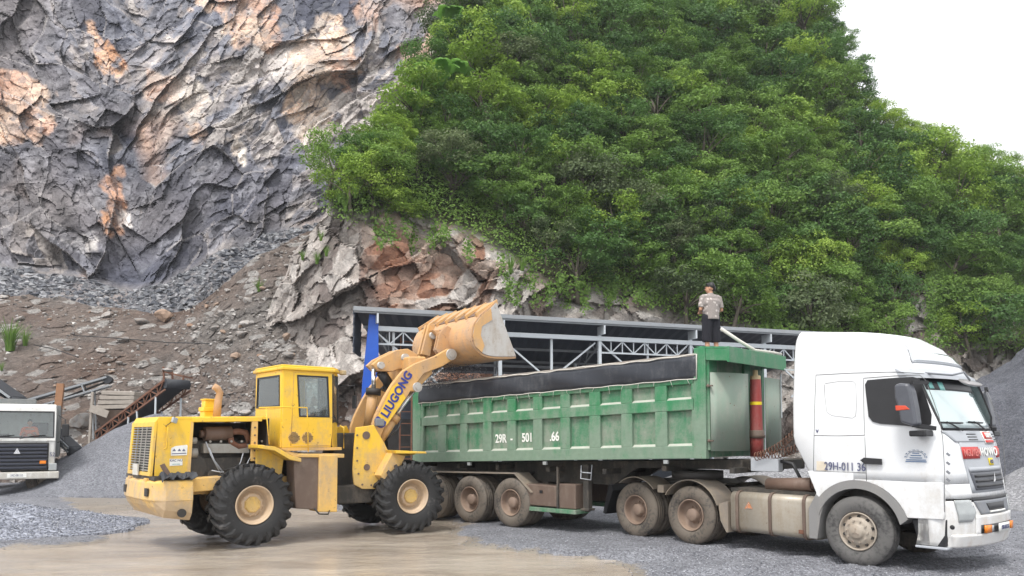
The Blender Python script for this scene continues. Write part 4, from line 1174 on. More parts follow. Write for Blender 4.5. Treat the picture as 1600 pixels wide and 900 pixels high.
# ------------------------------------------------------------------ green tipping trailer
tl = thing('tipper_trailer', 'green dusty tipping trailer with ribbed sides and a dark blue tarpaulin strip', 'trailer', (TL.x, TL.y, 0), R(TL.deg))
def zb_(u): return 1.475 + 0.0318 * u
pan = [(-2.918, -2.372), (-2.094, -1.604), (-1.366, -0.838), (-0.574, -0.077), (0.18, 0.691), (0.946, 1.454), (1.707, 2.215), (2.488, 2.998), (3.254, 3.774), (4.039, 4.559)]
U0, U1 = -3.29, 4.85
def sh(u0, u1, h0, h1): return [(u0, zb_(u0) + h0), (u1, zb_(u1) + h0), (u1, zb_(u1) + h1), (u0, zb_(u0) + h1)]
for sd in (-1, 1):
    MB().prism(sh(U0 + 0.02, U1 - 0.03, 0.03, 1.93), sd * 1.13, sd * 1.165).build('side_wall', M['green_dusty'], tl)
    m = MB()
    m.prism(sh(U0, U1 - 0.25, 0, 0.235), sd * 1.16, sd * 1.25)
    m.prism(sh(U0 + 0.3, U1 - 0.25, 0.895, 1.10), sd * 1.163, sd * 1.248)
    m.prism(sh(U0 + 0.3, U1 - 0.25, 1.385, 1.52), sd * 1.163, sd * 1.246)
    m.build('side_rail', M['green'], tl, bevel=0.012)
    for i in range(len(pan) + 1):
        a = pan[i - 1][1] if i else pan[0][0] - 0.18
        b = pan[i][0] if i < len(pan) else pan[-1][1] + 0.12
        m = MB(); m.prism(sh(a, b, 0.232, 0.898), sd * 1.16, sd * 1.244); m.prism(sh(a, b, 1.097, 1.388), sd * 1.16, sd * 1.244)
        m.build('rib', M['green'], tl, bevel=0.014)
    # sloping ledges that carry a line of pale dust at the foot of each panel
    for h in (0.235, 1.10):
        m = MB()
        for a, b in pan:
            z0, z1 = zb_(a) + h, zb_(b) + h
            m.add([(a, sd * 1.16, z0 + 0.05), (b, sd * 1.16, z1 + 0.05), (b, sd * 1.235, z1 + 0.001), (a, sd * 1.235, z0 + 0.001), (a, sd * 1.16, z0), (b, sd * 1.16, z1)], [(0, 1, 2, 3), (0, 3, 4), (1, 5, 2)])
        m.build('dusty_ledge', M.setdefault('dust', plain('pale_dust', (0.42, 0.44, 0.38), 0.95)), tl)
    m = MB(); m.prism([(U1 - 0.26, zb_(U1) - 0.01), (U1, zb_(U1) - 0.01), (U1 + 0.02, 3.68), (U1 - 0.22, 3.66)], sd * 1.12, sd * 1.256); m.build('corner_post', M['green'], tl, bevel=0.012)
    m = MB(); m.prism([(U0 - 0.02, zb_(U0)), (U0 + 0.28, zb_(U0)), (U0 + 0.27, zb_(U0) + 1.80), (U0 - 0.04, zb_(U0) + 1.80)], sd * 1.12, sd * 1.252); m.build('corner_post', M['green'], tl, bevel=0.012)
    # tarpaulin strip, slightly billowed, laced along the top edge
    nu, nh = 90, 7
    vs = []
    for i in range(nu):
        u = -3.07 + 7.76 * i / (nu - 1)
        for j in range(nh):
            f = j / (nh - 1)
            sag = 0.008 * math.sin(u * 2.1) + 0.006 * math.sin(u * 5.3 + 1)
            vs.append((u, sd * (1.262 + 0.012 * math.sin(u * 3.7 + f * 4) + 0.018 * math.sin(f * math.pi)), zb_(u) + 1.475 + (0.42 + sag * 0.6) * f))
    MB().add(vs, [(i * nh + j, (i + 1) * nh + j, (i + 1) * nh + j + 1, i * nh + j + 1) for i in range(nu - 1) for j in range(nh - 1)], smooth=True).build('side_tarpaulin', M.setdefault('tarp', paint('tarpaulin', (0.024, 0.028, 0.038), (0.13, 0.135, 0.14), 0.42, 0.4)), tl, solid=0.004)
    m = MB()
    m.tube([(-3.07 + 7.76 * i / 40, sd * 1.275, zb_(-3.07 + 7.76 * i / 40) + 1.468 + 0.008 * math.sin(i * 1.7)) for i in range(41)], 0.010, 5)
    m.tube([(-3.07 + 7.76 * i / 60, sd * 1.27, zb_(-3.07 + 7.76 * i / 60) + 1.905 + 0.012 * math.sin(i * 1.3) + 0.006 * math.sin(i * .35)) for i in range(61)], 0.012, 5)
    m.tube([(4.69, sd * 1.27, zb_(4.7) + 1.46), (4.70, sd * 1.275, zb_(4.7) + 1.92)], 0.012, 5)
    for i in range(22):
        u = -2.95 + i * 0.355; z = zb_(u) + 1.468; q = random.uniform(-0.06, 0.06)
        m.tube([(u, sd * 1.28, z), (u + q * 0.5, sd * 1.29, z - 0.05), (u + q, sd * 1.285, z - random.uniform(0.07, 0.17))], 0.004, 4)
    m.build('lacing_rope', M.setdefault('rope', plain('pale_rope', (0.55, 0.53, 0.48), 0.9)), tl)
# coaming board above, dusty, along the top
MB().prism(sh(U0 + 0.1, U1 - 0.2, 1.86, 1.95), -1.19, -1.13).build('top_board', M['grey_wood'], tl)
MB().prism(sh(U0 + 0.1, U1 - 0.2, 1.86, 1.97), 1.13, 1.19).build('top_board', M['grey_wood'], tl)
MB().prism([(U1 - 0.06, zb_(U1) + 0.02), (U1, zb_(U1) + 0.02), (U1 + 0.012, 3.60), (U1 - 0.05, 3.60)], -1.11, 1.11).build('front_wall', M['green_dusty'], tl)
MB().prism([(U0 - 0.02, zb_(U0) + 0.02), (U0 + 0.04, zb_(U0) + 0.02), (U0 + 0.03, zb_(U0) + 1.7), (U0 - 0.03, zb_(U0) + 1.7)], -1.11, 1.11).build('tailgate', M['green_dusty'], tl)
MB().prism(sh(U0 + 0.04, U1 - 0.07, 0.02, 0.08), -1.12, 1.12).build('floor', M['green_dusty'], tl)
# canopy over the ram
m = MB()
m.prism([(U1 + 0.022, 3.63), (5.33, 3.60), (5.33, 3.64), (U1 - 0.21, 3.695)], -1.25, 1.25)
m.prism([(U1 + 0.022, 3.42), (5.30, 3.385), (5.30, 3.60), (U1 + 0.022, 3.63)], -1.252, -1.21)
m.prism([(U1 + 0.022, 3.42), (5.30, 3.385), (5.30, 3.60), (U1 + 0.022, 3.63)], 1.21, 1.252)
m.b2(5.29, 5.335, -1.254, 1.254, 3.36, 3.646)
m.build('canopy', M['green'], tl, bevel=0.008)
# curved guard plates either side of the ram
def plate(pts, z0, z1, name, mat, th=0.012, bow=0.0, bev=0.0):
    m = MB(); n = 7; vs = []
    a, b = Vector((*pts[0], 0)), Vector((*pts[1], 0)); nrm = Vector(((b - a).y, -(b - a).x, 0)).normalized()
    for i in range(n):
        f = i / (n - 1); p = a + (b - a) * f + nrm * bow * math.sin(math.pi * f)
        vs += [(p.x, p.y, z0), (p.x, p.y, z1)]
    m.add(vs, [(2 * i, 2 * i + 2, 2 * i + 3, 2 * i + 1) for i in range(n - 1)], smooth=True)
    return m.build(name, mat, tl, solid=th)
plate([(4.93, -1.20), (5.27, -0.36)], 1.76, 3.20, 'guard_plate', M['greygreen'], bow=0.05)
plate([(5.24, 0.45), (5.22, 1.22)], 1.72, 3.18, 'guard_plate', M['greygreen'], bow=0.02)
for va, vb in ((0.25, 0.5), (-1.2, -0.9)): MB().prism(sh(U1 + 0.01, U1 + 0.06, 0.15, 1.9), va, vb).build('front_rib', M['green'], tl)
m = MB()
for z in (1.95, 2.95): m.cyl((4.90, -1.235, z - 0.03), (4.90, -1.235, z + 0.03), 0.02, n=8); m.b2(4.88, 4.99, -1.25, -1.21, z - 0.012, z + 0.012)
m.build('hinge', M['brown_metal'], tl)
# hydraulic ram
cu_, cv_ = 5.20, 0.10
ram = MB()
ram.lathe([(0.001, 0), (0.15, 0.0), (0.155, 0.32), (0.152, 0.34)], (0, 0, 0), 20, smooth=True)
ram_o = MB()
def vlathe(prof, mb, n=22):
    vs = []; fs = []; k = len(prof)
    for i in range(n):
        a = 2 * math.pi * i / n
        for r, z in prof: vs.append((r * math.cos(a), r * math.sin(a), z))
    for i in range(n):
        j = (i + 1) % n
        for q in range(k - 1): fs.append((i * k + q, j * k + q, j * k + q + 1, i * k + q + 1))
    return mb.add(vs, fs, smooth=True)
rp = vlathe([(0.001, 1.64), (0.145, 1.64), (0.148, 1.96), (0.150, 2.0)], MB())
vlathe([(0.140, 2.14), (0.136, 2.3), (0.131, 2.64), (0.130, 2.7), (0.118, 3.12)], rp); 
ro = rp.build('hydraulic_ram', M['red'], tl); ro.location = (cu_, cv_, 0); ro.scale = (0.86, 0.86, 1)
vlathe([(0.150, 1.99), (0.185, 2.0), (0.19, 2.05), (0.172, 2.07), (0.172, 2.13), (0.15, 2.145)], MB()).build('collar', M['brown_metal'], ro)
vlathe([(0.134, 2.63), (0.132, 2.69)], MB()).build('yellow_band', M['letter_yellow'], ro)
vlathe([(0.118, 3.12), (0.115, 3.19), (0.06, 3.20), (0.055, 3.30), (0.0, 3.31)], MB()).build('top_pin', M.setdefault('tan_metal', plain('tan_metal', (0.42, 0.32, 0.18), 0.6)), ro)
# chassis
for sd in (-1, 1):
    m = MB()
    m.prism([(-3.5, 1.00), (2.3, 1.00), (2.9, 1.38), (5.95, 1.42), (5.95, 1.62), (-3.5, 1.33)], sd * 0.42, sd * 0.52); m.build('chassis_rail', M['chassis'], tl, bevel=0.01)
m = MB()
for u in (-3.3, -1.9, -0.6, 0.9, 2.4, 3.8, 5.2): m.b2(u, u + 0.1, -1.05, 1.05, 1.26 + (0.1 if u > 2.5 else 0), 1.36 + (0.1 if u > 2.5 else 0))
m.b2(5.2, 5.95, -0.52, 0.52, 1.44, 1.6)
m.build('crossmembers', M['chassis'], tl)
MB().b2(5.45, 5.97, -0.72, -0.53, 1.40, 1.63).build('hitch_plate', M['mid_grey'], tl, bevel=0.01)
m = MB(); m.cyl((4.15, -0.3, 1.36), (4.15, -0.3, 1.2), 0.5, n=20); m.build('king_plate', M['dark'], tl)
# mudguard, boxes, landing legs
for sd in (-1, 1):
    a, b = sd * 1.20, sd * 0.72
    m = MB(); m.prism([(-3.5, 1.15), (0.12, 1.215), (0.60, 0.83), (0.62, 0.80), (0.58, 0.80), (0.10, 1.185), (-3.5, 1.12)], a, b); m.build('mudguard', M['fender'], tl)
    m = MB(); m.prism([(0.43, 0.52), (1.28, 0.52), (1.28, 0.965), (0.43, 0.985)], sd * 1.16, sd * 0.72); bx = m.build('tool_box', M['brown_metal'], tl, bevel=0.02)
    m = MB(); m.b2(0.82, 0.90, sd * 1.162, sd * 1.172, 0.80, 0.86); m.build('lock', M['black'], bx)
    m = MB(); m.prism([(1.31, 0.50), (1.76, 0.50), (1.76, 1.02), (1.31, 1.02)], sd * 1.12, sd * 0.70); m.build('battery_box', M['brown_metal'], tl, bevel=0.02)
    MB().b2(0.40, 1.80, sd * 1.175, sd * 0.70, 0.40, 0.49).build('box_shelf', M['green_dusty'], tl, bevel=0.01)
    MB().b2(1.29, 1.33, sd * 1.17, sd * 1.12, 0.49, 1.38).build('box_hanger', M['chassis'], tl)
    m = MB(); m.b2(1.88, 2.02, sd * 1.02, sd * 0.88, 0.52, 1.44); m.b2(1.84, 2.06, sd * 1.06, sd * 0.84, 0.48, 0.53); m.b2(1.91, 1.99, sd * 1.0, sd * 0.9, 0.45, 1.0); m.build('landing_leg', M['chassis'], tl, bevel=0.01)
    m = MB(); m.tube([(1.90, sd * 1.1, 1.42), (1.90, sd * 1.12, 1.15), (2.16, sd * 1.12, 1.13), (2.18, sd * 1.1, 1.44)], 0.014, 6); m.tube([(1.90, sd * 1.12, 1.28), (2.17, sd * 1.12, 1.27)], 0.012, 6); m.build('step_loop', M['mid_grey'], tl)
    for gu, gz_ in ((0.1, 1.2), (-2.0, 1.13)): MB().beam((gu, sd * 1.08, gz_), (gu, sd * 0.5, gz_), 0.05).build('guard_bracket', M['chassis'], tl)
    for u in (-1.35, 0.97, 3.95):
        MB().b2(u, u + 0.09, sd * 1.24, sd * 1.18, zb_(u) - 0.09, zb_(u) - 0.02).build('marker_lamp', M['lens'], tl)
    m = MB()
    for u in (-2.62, -1.31, 0.0):
        m.prism([(u - 0.55, 0.78), (u + 0.55, 0.78), (u + 0.50, 0.70), (u, 0.62), (u - 0.50, 0.70)], sd * 0.55, sd * 0.47)
    m.build('leaf_spring', M['chassis'], tl)
for u in (-2.62, -1.31, 0.0):
    m = MB(); m.cyl((u, -1.0, 0.545), (u, 1.0, 0.545), 0.075, n=12); m.build('axle', M['chassis'], tl)
    for sd in (-1, 1):
        truck_wheel(tl, u, sd * 1.22, sd, 'dual'); truck_wheel(tl, u, sd * 0.88, sd, 'dual')
for body, u in (('29R', -0.33), ('-', 0.12 - 0.05), ('501', 0.47), ('.66', 1.24)):
    v = -1.172 if body != '-' else -1.25
    text(body, 0.27, tl, (u, v, zb_(u) + 0.50), 'side', M['letter_white'], rot=0.03, bold=0.006, sx=0.80)
# coiled air lines between trailer and cab
m = MB()
for k, (a, b) in enumerate((((5.55, -0.75, 1.66), (6.45, -0.75, 2.25)), ((5.6, -0.6, 1.68), (6.45, -0.12, 2.05)))):
    a, b = Vector(a), Vector(b); pts = []
    for i in range(150):
        f = i / 149; th = f * 2 * math.pi * 17
        c = a + (b - a) * f; c.z -= 0.10 * math.sin(math.pi * f)
        pts.append(c + Vector((0.0, 0.075 * math.cos(th), 0.075 * math.sin(th))))
    m.tube(pts, 0.008, 5)
m.build('coiled_air_line', M['rust'], tl)
MB().tube([(5.9, -0.6, 1.60), (6.2, -0.65, 1.55), (6.4, -0.7, 1.2), (6.35, -0.6, 0.95)], 0.03, 8).build('hose', M['black'], tl)
m = MB(); m.beam((5.2, 1.15, 3.4), (6.2, 1.3, 3.25), 0.03); m.beam((5.24, 1.2, 2.4), (5.24, 1.2, 3.3), 0.02); m.build('cable_stay', M['galv'], tl)
MB().tube([(4.6, -0.1, 4.15), (4.9, 0.05, 3.9), (5.15, 0.2, 3.70), (5.3, 0.7, 3.68), (5.25, 1.2, 3.69)], 0.035, 7).build('rolled_cover_bar', M.setdefault('rope', M['rope']), tl)

# gravel load
nu, nv = 150, 50
a_ = np.linspace(U0 + 0.05, U1 - 0.08, nu); b_ = np.linspace(-1.12, 1.12, nv); UU, VV = np.meshgrid(a_, b_)
hh = 1.60 + 0.42 * np.exp(-((UU - 3.9) / 1.5) ** 2 - ((VV - 0.4) / 1.3) ** 2) + 0.12 * np.exp(-((UU - 0.5) / 1.6) ** 2 - (VV / 0.8) ** 2) + 0.04 * fbm(UU * 2, VV * 2, 5, 3)
hh = hh - 0.25 * np.clip((-1.5 - UU) / 1.5, 0, 1)
Xw = TL.x + UU * TL.c - VV * TL.s; Yw = TL.y + UU * TL.s + VV * TL.c
ld = np_mesh('gravel_load', np.stack([Xw.ravel(), Yw.ravel(), (1.475 + 0.0318 * UU + hh).ravel()], 1), grid_faces(nv, nu), M['pile_fine'])
tag(ld, 'grey gravel heaped inside the green trailer', 'gravel load')

# ------------------------------------------------------------------ white tractor unit
tr = thing('tractor_truck', 'white high-roofed tractor unit with grey front panel, coupled ahead of the green trailer', 'truck', (TR.x, TR.y, 0), R(TR.deg))
ZF = [0.40, 0.60, 0.90, 1.29, 1.95, 2.15, 2.88, 3.20, 3.44, 3.62, 3.78]
UF = [1.50, 1.56, 1.57, 1.50, 1.39, 1.31, 1.03, 0.95, 0.86, 0.72, 0.42]
def uf(z): return float(np.interp(z, ZF, UF))
def hw(z): return float(np.interp(z, [0.4, 0.6, 1.3, 2.0, 2.9, 3.4, 3.6, 3.72, 3.78], [1.17, 1.21, 1.23, 1.225, 1.17, 1.14, 1.11, 1.05, 0.97]))
def zo(z, u):      # roof falls towards the front
    k = min(1, max(0, (z - 3.2) / 0.35)); return z - k * 0.11 * (u + 0.65)
def bow(z): return float(np.interp(z, [0.4, 1.0, 2.0, 3.0, 3.6], [0.24, 0.24, 0.18, 0.20, 0.28]))
def front_u(z, v):
    w = hw(z); a = abs(v) / w
    return uf(z) - bow(z) * a ** 2.4 - 0.16 * max(0, (a - 0.86) / 0.14) ** 2
def section(z, ur):
    w = hw(z); rc = 0.13; pts = []
    for i in range(9): pts.append((front_u(z, (w - 0.0) * i / 10.0), w * i / 10.0))
    ue = front_u(z, w * 0.8)
    u8 = front_u(z, w * 0.93)
    pts += [(u8, w * 0.93), (front_u(z, w * 0.985) , w * 0.985), (front_u(z, w) - 0.06, w), (front_u(z, w) - 0.25, w)]
    for f in (0.25, 0.5, 0.75): pts.append(((front_u(z, w) - 0.25) * (1 - f) + (ur + 0.04) * f, w))
    pts += [(ur + 0.04, w), (ur, w - 0.04), (ur, w * 0.5), (ur, 0)]
    L = pts + [(u, -v) for u, v in reversed(pts[1:-1])]
    return [(u, v, zo(z, u)) for u, v in L]
def loft(zs, ur, name, mat, parent, cap_top=True, cap_bot=False):
    m = MB(); secs = [section(z, ur(z) if callable(ur) else ur) for z in zs]; n = len(secs[0])
    vs = [p for s_ in secs for p in s_]
    fs = [(k * n + i, k * n + (i + 1) % n, (k + 1) * n + (i + 1) % n, (k + 1) * n + i) for k in range(len(zs) - 1) for i in range(n)]
    sm = [True] * len(fs)
    if cap_top: fs.append(list(range((len(zs) - 1) * n, len(zs) * n))); sm.append(False)
    if cap_bot: fs.append(list(range(n))[::-1]); sm.append(False)
    m.add(vs, fs, smooth=sm)
    return m.build(name, mat, parent)
cab = loft([1.34, 1.5, 1.7, 1.9, 2.03, 2.15, 2.4, 2.65, 2.88, 3.0, 3.15, 3.3, 3.44, 3.54, 3.62, 3.68, 3.73, 3.765, 3.78], lambda z: float(np.interp(z, [1.34, 1.46, 1.95, 2.6, 3.5, 3.78], [-0.70, -0.80, -1.06, -1.08, -1.05, -1.02])), 'cab', M['white'], tr, True, True)
nose = loft([0.44, 0.5, 0.6, 0.75, 0.9, 1.0, 1.095], 1.02, 'front_bumper', M['white'], tr, True, True)
loft([1.125, 1.2, 1.335], 1.04, 'front_apron', M['white'], tr, True, True)
MB().b2(1.0, 1.2, -1.0, 1.0, 1.08, 1.14).build('apron_gap', M['black'], tr)
# side skins below the cab: door foot, rear skirt
for sd in (-1, 1):
    a, b = sd * 1.232, sd * 1.15
    arc = lambda r, a0, a1, n=14: [(0.02 + r * math.cos(R(a0 + (a1 - a0) * i / (n - 1))), 0.545 + r * math.sin(R(a0 + (a1 - a0) * i / (n - 1)))) for i in range(n)]
    MB().prism([(1.285, 1.36), (-0.02, 1.36)] + arc(0.80, 92, 20, 10) + [(1.27, 0.835), (1.285, 0.9)], a, b).build('door_foot', M['white'], tr, bevel=0.008)
    MB().prism([(-0.80, 1.46), (-0.03, 1.46), (-0.03, 1.345)] + arc(0.80, 94, 146, 9) + [(-0.66, 1.12)], a + sd * 0.002, b).build('rear_skirt', M['white'], tr, bevel=0.008)
    ou = arc(0.80, 18, 148, 22); inn = arc(0.67, 14, 162, 22)
    MB().prism(ou + inn[::-1], sd * 1.250, sd * 0.92).build('wheel_arch', M['fender_grey'] if 'fender_grey' in M else M.setdefault('fender_grey', paint('arch_plastic', (0.24, 0.235, 0.23), (0.34, 0.31, 0.27), 0.4, 0.6)), tr)
    MB().prism([(-0.66, 1.10), (-0.52, 0.98), (-0.60, 0.72), (-0.66, 0.36), (-0.80, 0.36), (-0.80, 0.85)], sd * 1.235, sd * 0.95).build('rear_mudguard', M['fender_grey'], tr, bevel=0.01)
    MB().prism([(0.80, 0.80), (1.30, 0.84), (1.28, 0.44), (0.90, 0.40)], sd * 1.16, sd * 0.92).build('step_well', M['black'], tr, bevel=0.02)
    MB().b2(0.86, 1.30, sd * 1.21, sd * 1.0, 0.395, 0.43).build('step', M['mid_grey'], tr, bevel=0.01)
def side_pt(px, py, off=0.006):
    v = -1.2
    for _ in range(6):
        u, z = TR.S(px, py, v); v = -(hw(z) + off)
    return (u, v, z)
def side_poly(pts, name, mat, off=0.006, th=0.01, parent=None):
    v = [side_pt(x, y, off) for x, y in pts]
    return MB().add(v, [list(range(len(v)))]).build(name, mat, parent or tr, solid=th)
def side_line(pts, r=0.006, off=0.001):
    return [side_pt(x, y, off) for x, y in pts]
def mirror_side(o, name=None):
    """same part on the far side of the cab"""
    c = o.copy(); c.data = o.data.copy(); COL.objects.link(c); c.parent = o.parent
    c.data.transform(Matrix.Diagonal((1, -1, 1, 1))); c.data.flip_normals()
    return c
win = [(1358, 597), (1390, 594), (1425, 592), (1434, 595), (1441, 612), (1453, 648), (1452, 660), (1442, 665), (1413, 662), (1376, 659), (1366, 656), (1360, 648), (1357, 620), (1355, 602)]
o = side_poly([(1356, 594), (1390, 591), (1427, 589), (1437, 592), (1444, 611), (1456, 648), (1455, 663), (1443, 668.5), (1413, 665), (1375, 662), (1364, 659), (1357.5, 651), (1354, 620), (1352, 601)], 'window_rubber', M['black'], 0.008, 0.012)
mirror_side(o)
o = side_poly(win, 'side_window', M['dark_glass'], 0.013, 0.01); mirror_side(o)
# seams
seams = [[(1275, 586), (1273.5, 620), (1272, 680), (1271, 735)], [(1349, 592), (1350, 650), (1352, 700), (1354, 752)], [(1349, 591), (1400, 587), (1437, 586), (1446, 594)],
         [(1446, 594), (1458, 625), (1467, 650), (1473, 685), (1476, 735), (1476, 800)], [(1272, 680.5), (1310, 681), (1351, 680)], [(1271, 736), (1310, 737.5), (1354, 739)], [(1275, 586), (1330, 583), (1400, 581), (1444, 584)]]
m = MB()
for i, s_ in enumerate(seams):
    o = MB().tube(side_line(s_), 0.0055, 4).build('panel_seam', M['seam'] if 'seam' in M else M.setdefault('seam', plain('seam_grey', (0.16, 0.16, 0.16), 0.8)), tr)
    mirror_side(o)
o = MB().tube(side_line([(1290, 599), (1313, 595.5), (1333, 595.5), (1337, 600), (1338.5, 630), (1337, 650), (1332, 653), (1300, 649), (1292, 644), (1289, 620), (1288, 602), (1290, 599)]), 0.006, 5).build('sleeper_window_groove', M.setdefault('pale_seam', plain('pale_seam', (0.5, 0.5, 0.5), 0.7)), tr)
mirror_side(o)
o = MB().tube(side_line([(1400, 526), (1418, 543), (1424, 566)]), 0.004, 4).build('roof_crease', M['seam'], tr)
o = side_poly([(1345, 719), (1351, 715), (1378, 717), (1379, 726), (1352, 725)], 'door_handle', M['black'], 0.03, 0.025); mirror_side(o)
o = side_poly([(1276, 720.5), (1292, 721.5), (1292, 735.5), (1276, 735)], 'cream_patch', M.setdefault('cream', plain('cream_patch', (0.62, 0.55, 0.44), 0.7)), 0.004, 0.002)
tz = side_pt(1320, 729.5); text('29H-011 36', 0.18, tr, (tz[0], tz[1] - 0.012, tz[2]), 'side', M['letter_grey'], rot=0.0, bold=0.0015, sx=0.78)
tz = side_pt(1277, 674); text('V', 0.07, tr, (tz[0], tz[1] - 0.003, tz[2]), 'side', M['letter_grey'], bold=0.004)
# round emblem of fine lines on the door
eo = side_pt(1431, 713); m = MB()
for k, rr_ in enumerate((0.155, 0.13)):
    pts = [(eo[0] + rr_ * math.cos(R(a)), eo[1] - 0.004, eo[2] - 0.02 + rr_ * 0.75 * math.sin(R(a))) for a in range(0, 181, 12)]
    if k == 0:
        for q in range(len(pts) - 1):
            if q % 2 == 0: m.beam(pts[q], pts[q + 1], 0.022, 0.003)
    else: m.tube(pts, 0.003, 4)
for j, (wd, z) in enumerate(((0.05, 0.04), (0.075, 0.005), (0.09, -0.03), (0.14, -0.06), (0.15, -0.085))):
    m.b2(eo[0] - wd, eo[0] + wd, eo[1] - 0.003, eo[1] - 0.001, eo[2] + z, eo[2] + z + 0.014)
m.build('door_emblem', M.setdefault('emblem_blue', plain('emblem_blue', (0.12, 0.20, 0.34), 0.6)), tr)
m = MB()
for x in (1436, 1452, 1466):
    m.tube(side_line([(x - 2, 776 + (x - 1436) * 0.1), (x + 4, 777), (x + 3, 786), (x, 794)], off=0.004), 0.004, 4)
m.build('door_vent_marks', M['pale_seam'], tr)
for y in (708, 722, 736, 748):   # louvres beside the door
    m = MB()
    p0, p1 = side_pt(1479, y, -0.005), side_pt(1484, y + 4, -0.03)
    m.beam(p0, p1, 0.02, 0.03)
    m.build('corner_louvre', M['grey_plastic'], tr)

# front panels
def fpt(v, z, off=0.0):
    return (front_u(z, v) + off, v, zo(z, front_u(z, v)))
def FP(px, py, it=30):
    u = 1.3
    for _ in range(it):
        v, z = TR.L(px, py, u)
        v = max(-1.15, min(1.2, v)); u = 0.55 * u + 0.45 * front_u(z, v)
    return v, z
def front_patch(z0, z1, v0, v1, name, mat, off=0.012, th=0.02, nz=8, nv=22, parent=None):
    """v0,v1: numbers or functions of z fraction"""
    vs = []
    for i in range(nz):
        f = i / (nz - 1); z = z0 + (z1 - z0) * f
        a = v0(f) if callable(v0) else v0; b = v1(f) if callable(v1) else v1
        for j in range(nv):
            vs.append(fpt(a + (b - a) * j / (nv - 1), z, off))
    return MB().add(vs, [(i * nv + j, i * nv + j + 1, (i + 1) * nv + j + 1, (i + 1) * nv + j) for i in range(nz - 1) for j in range(nv - 1)], smooth=True).build(name, mat, parent or tr, solid=th)
front_patch(2.12, 2.93, -0.985, 0.985, 'windscreen_rubber', M['black'], 0.004, 0.01)
front_patch(2.16, 2.885, lambda f: -0.95 + 0.02 * f, lambda f: 0.95 - 0.02 * f, 'windscreen', M['windscreen'], 0.012, 0.01, 10)
front_patch(2.74, 2.885, -0.93, 0.93, 'sun_strip', M['black'], 0.016, 0.004, 4)
front_patch(2.76, 2.86, -0.84, -0.74, 'windscreen_sticker', M['teal_sticker'], 0.019, 0.003, 3, 4)
front_patch(2.74, 2.87, -0.60, -0.46, 'windscreen_sticker', M['teal_sticker'], 0.019, 0.003, 3, 4)
# visor
vs = []; n = 25
for j in range(n):
    v = -1.16 + 2.32 * j / (n - 1)
    a = Vector(fpt(v, 3.04, 0.0)); vs += [tuple(a + Vector((0.0, 0, 0.03))), tuple(a + Vector((0.15, 0, -0.06))), tuple(a + Vector((0.17, 0, -0.13))), tuple(a + Vector((0.06, 0, -0.11)))]
MB().add(vs, [(j * 4 + q, (j + 1) * 4 + q, (j + 1) * 4 + q + 1, j * 4 + q + 1) for j in range(n - 1) for q in range(3)] + [(0, 1, 2, 3), tuple((n - 1) * 4 + q for q in (3, 2, 1, 0))], smooth=False).build('sun_visor', M['mid_grey'], tr, solid=0.01)
front_patch(3.16, 3.52, lambda f: -0.98 + 0.12 * f, lambda f: 0.98 - 0.12 * f, 'roof_panel', M['mid_grey'], 0.008, 0.01)
front_patch(3.20, 3.49, lambda f: -0.93 + 0.12 * f, lambda f: 0.93 - 0.12 * f, 'roof_window', M['roof_window'], 0.014, 0.01)
# grey bonnet panel and its vents
front_patch(1.95, 2.115, lambda f: -0.82 - 0.22 * f, lambda f: 0.82 + 0.22 * f, 'bonnet_panel', M['mid_grey'], 0.010, 0.01)
front_patch(1.20, 1.945, lambda f: -0.66 - 0.08 * f, lambda f: 0.66 + 0.08 * f, 'centre_panel', M['mid_grey'], 0.008, 0.01)
m = []
for s_ in (-1, 1):
    for k in range(3):
        front_patch(1.975 + 0.042 * k, 1.99 + 0.042 * k, s_ * 0.40 + 0.28, s_ * 0.66 + 0.22, 'vent_slot', M['black'], 0.014, 0.004, 2, 5)
def sign_front(v0, v1, z0, z1, mat, name, off=0.02): return front_patch(z0, z1, v0, v1, name, mat, off, 0.01, 3, 6)
sg = sign_front(0.12, 0.56, 1.925, 2.11, M['letter_white'], 'name_sign', 0.022)
front_patch(1.995, 2.10, 0.14, 0.54, 'red_field', M['letter_red'], 0.026, 0.003, 2, 5, sg)
front_patch(1.935, 1.975, 0.14, 0.54, 'red_field', M['letter_red'], 0.026, 0.003, 2, 5, sg)
def ftext(body, size, v, z, mat, sx=1.0, bold=0.004, off=0.03, parent=None, sp=1.0):
    u = front_u(z, v); du = (front_u(z, v + 0.05) - front_u(z, v - 0.05)) / 0.1; dz = (front_u(z + 0.05, v) - front_u(z - 0.05, v)) / 0.1
    X = Vector((du, 1, 0)).normalized(); Y = Vector((dz, 0, 1)).normalized(); Z = X.cross(Y).normalized(); Y = Z.cross(X)
    return text(body, size, parent or tr, (u + off, v, z), (X, Y, Z), mat, sx=sx, bold=bold, spacing=sp)
ftext('DEFM', 0.105, 0.34, 2.048, M['letter_white'], 1.05, 0.004, 0.034)
ftext('HOWO', 0.17, 0.17, 1.79, M['letter_white'], 1.15, 0.006, 0.022, sp=1.25)
for (v0, v1, word) in ((-0.72, -0.22, 'NGUYEN'), (0.55, 0.80, 'HUY')):
    s2 = sign_front(v0, v1, 1.70, 1.875, M.setdefault('red_brown', plain('red_board', (0.50, 0.04, 0.035), 0.5)), 'red_lettering_board', 0.018)
    ftext(word, 0.15, (v0 + v1) / 2, 1.787, M.setdefault('pink_letter', plain('faded_letter', (0.62, 0.18, 0.16), 0.5)), 0.80 if len(word) > 4 else 0.75, 0.003, 0.026)
ys = sign_front(0.10, 0.28, 1.59, 1.70, M['letter_yellow'], 'yellow_sticker', 0.02)
ftext('DO', 0.08, 0.19, 1.645, M['letter_grey'], 1.0, 0.002, 0.026)
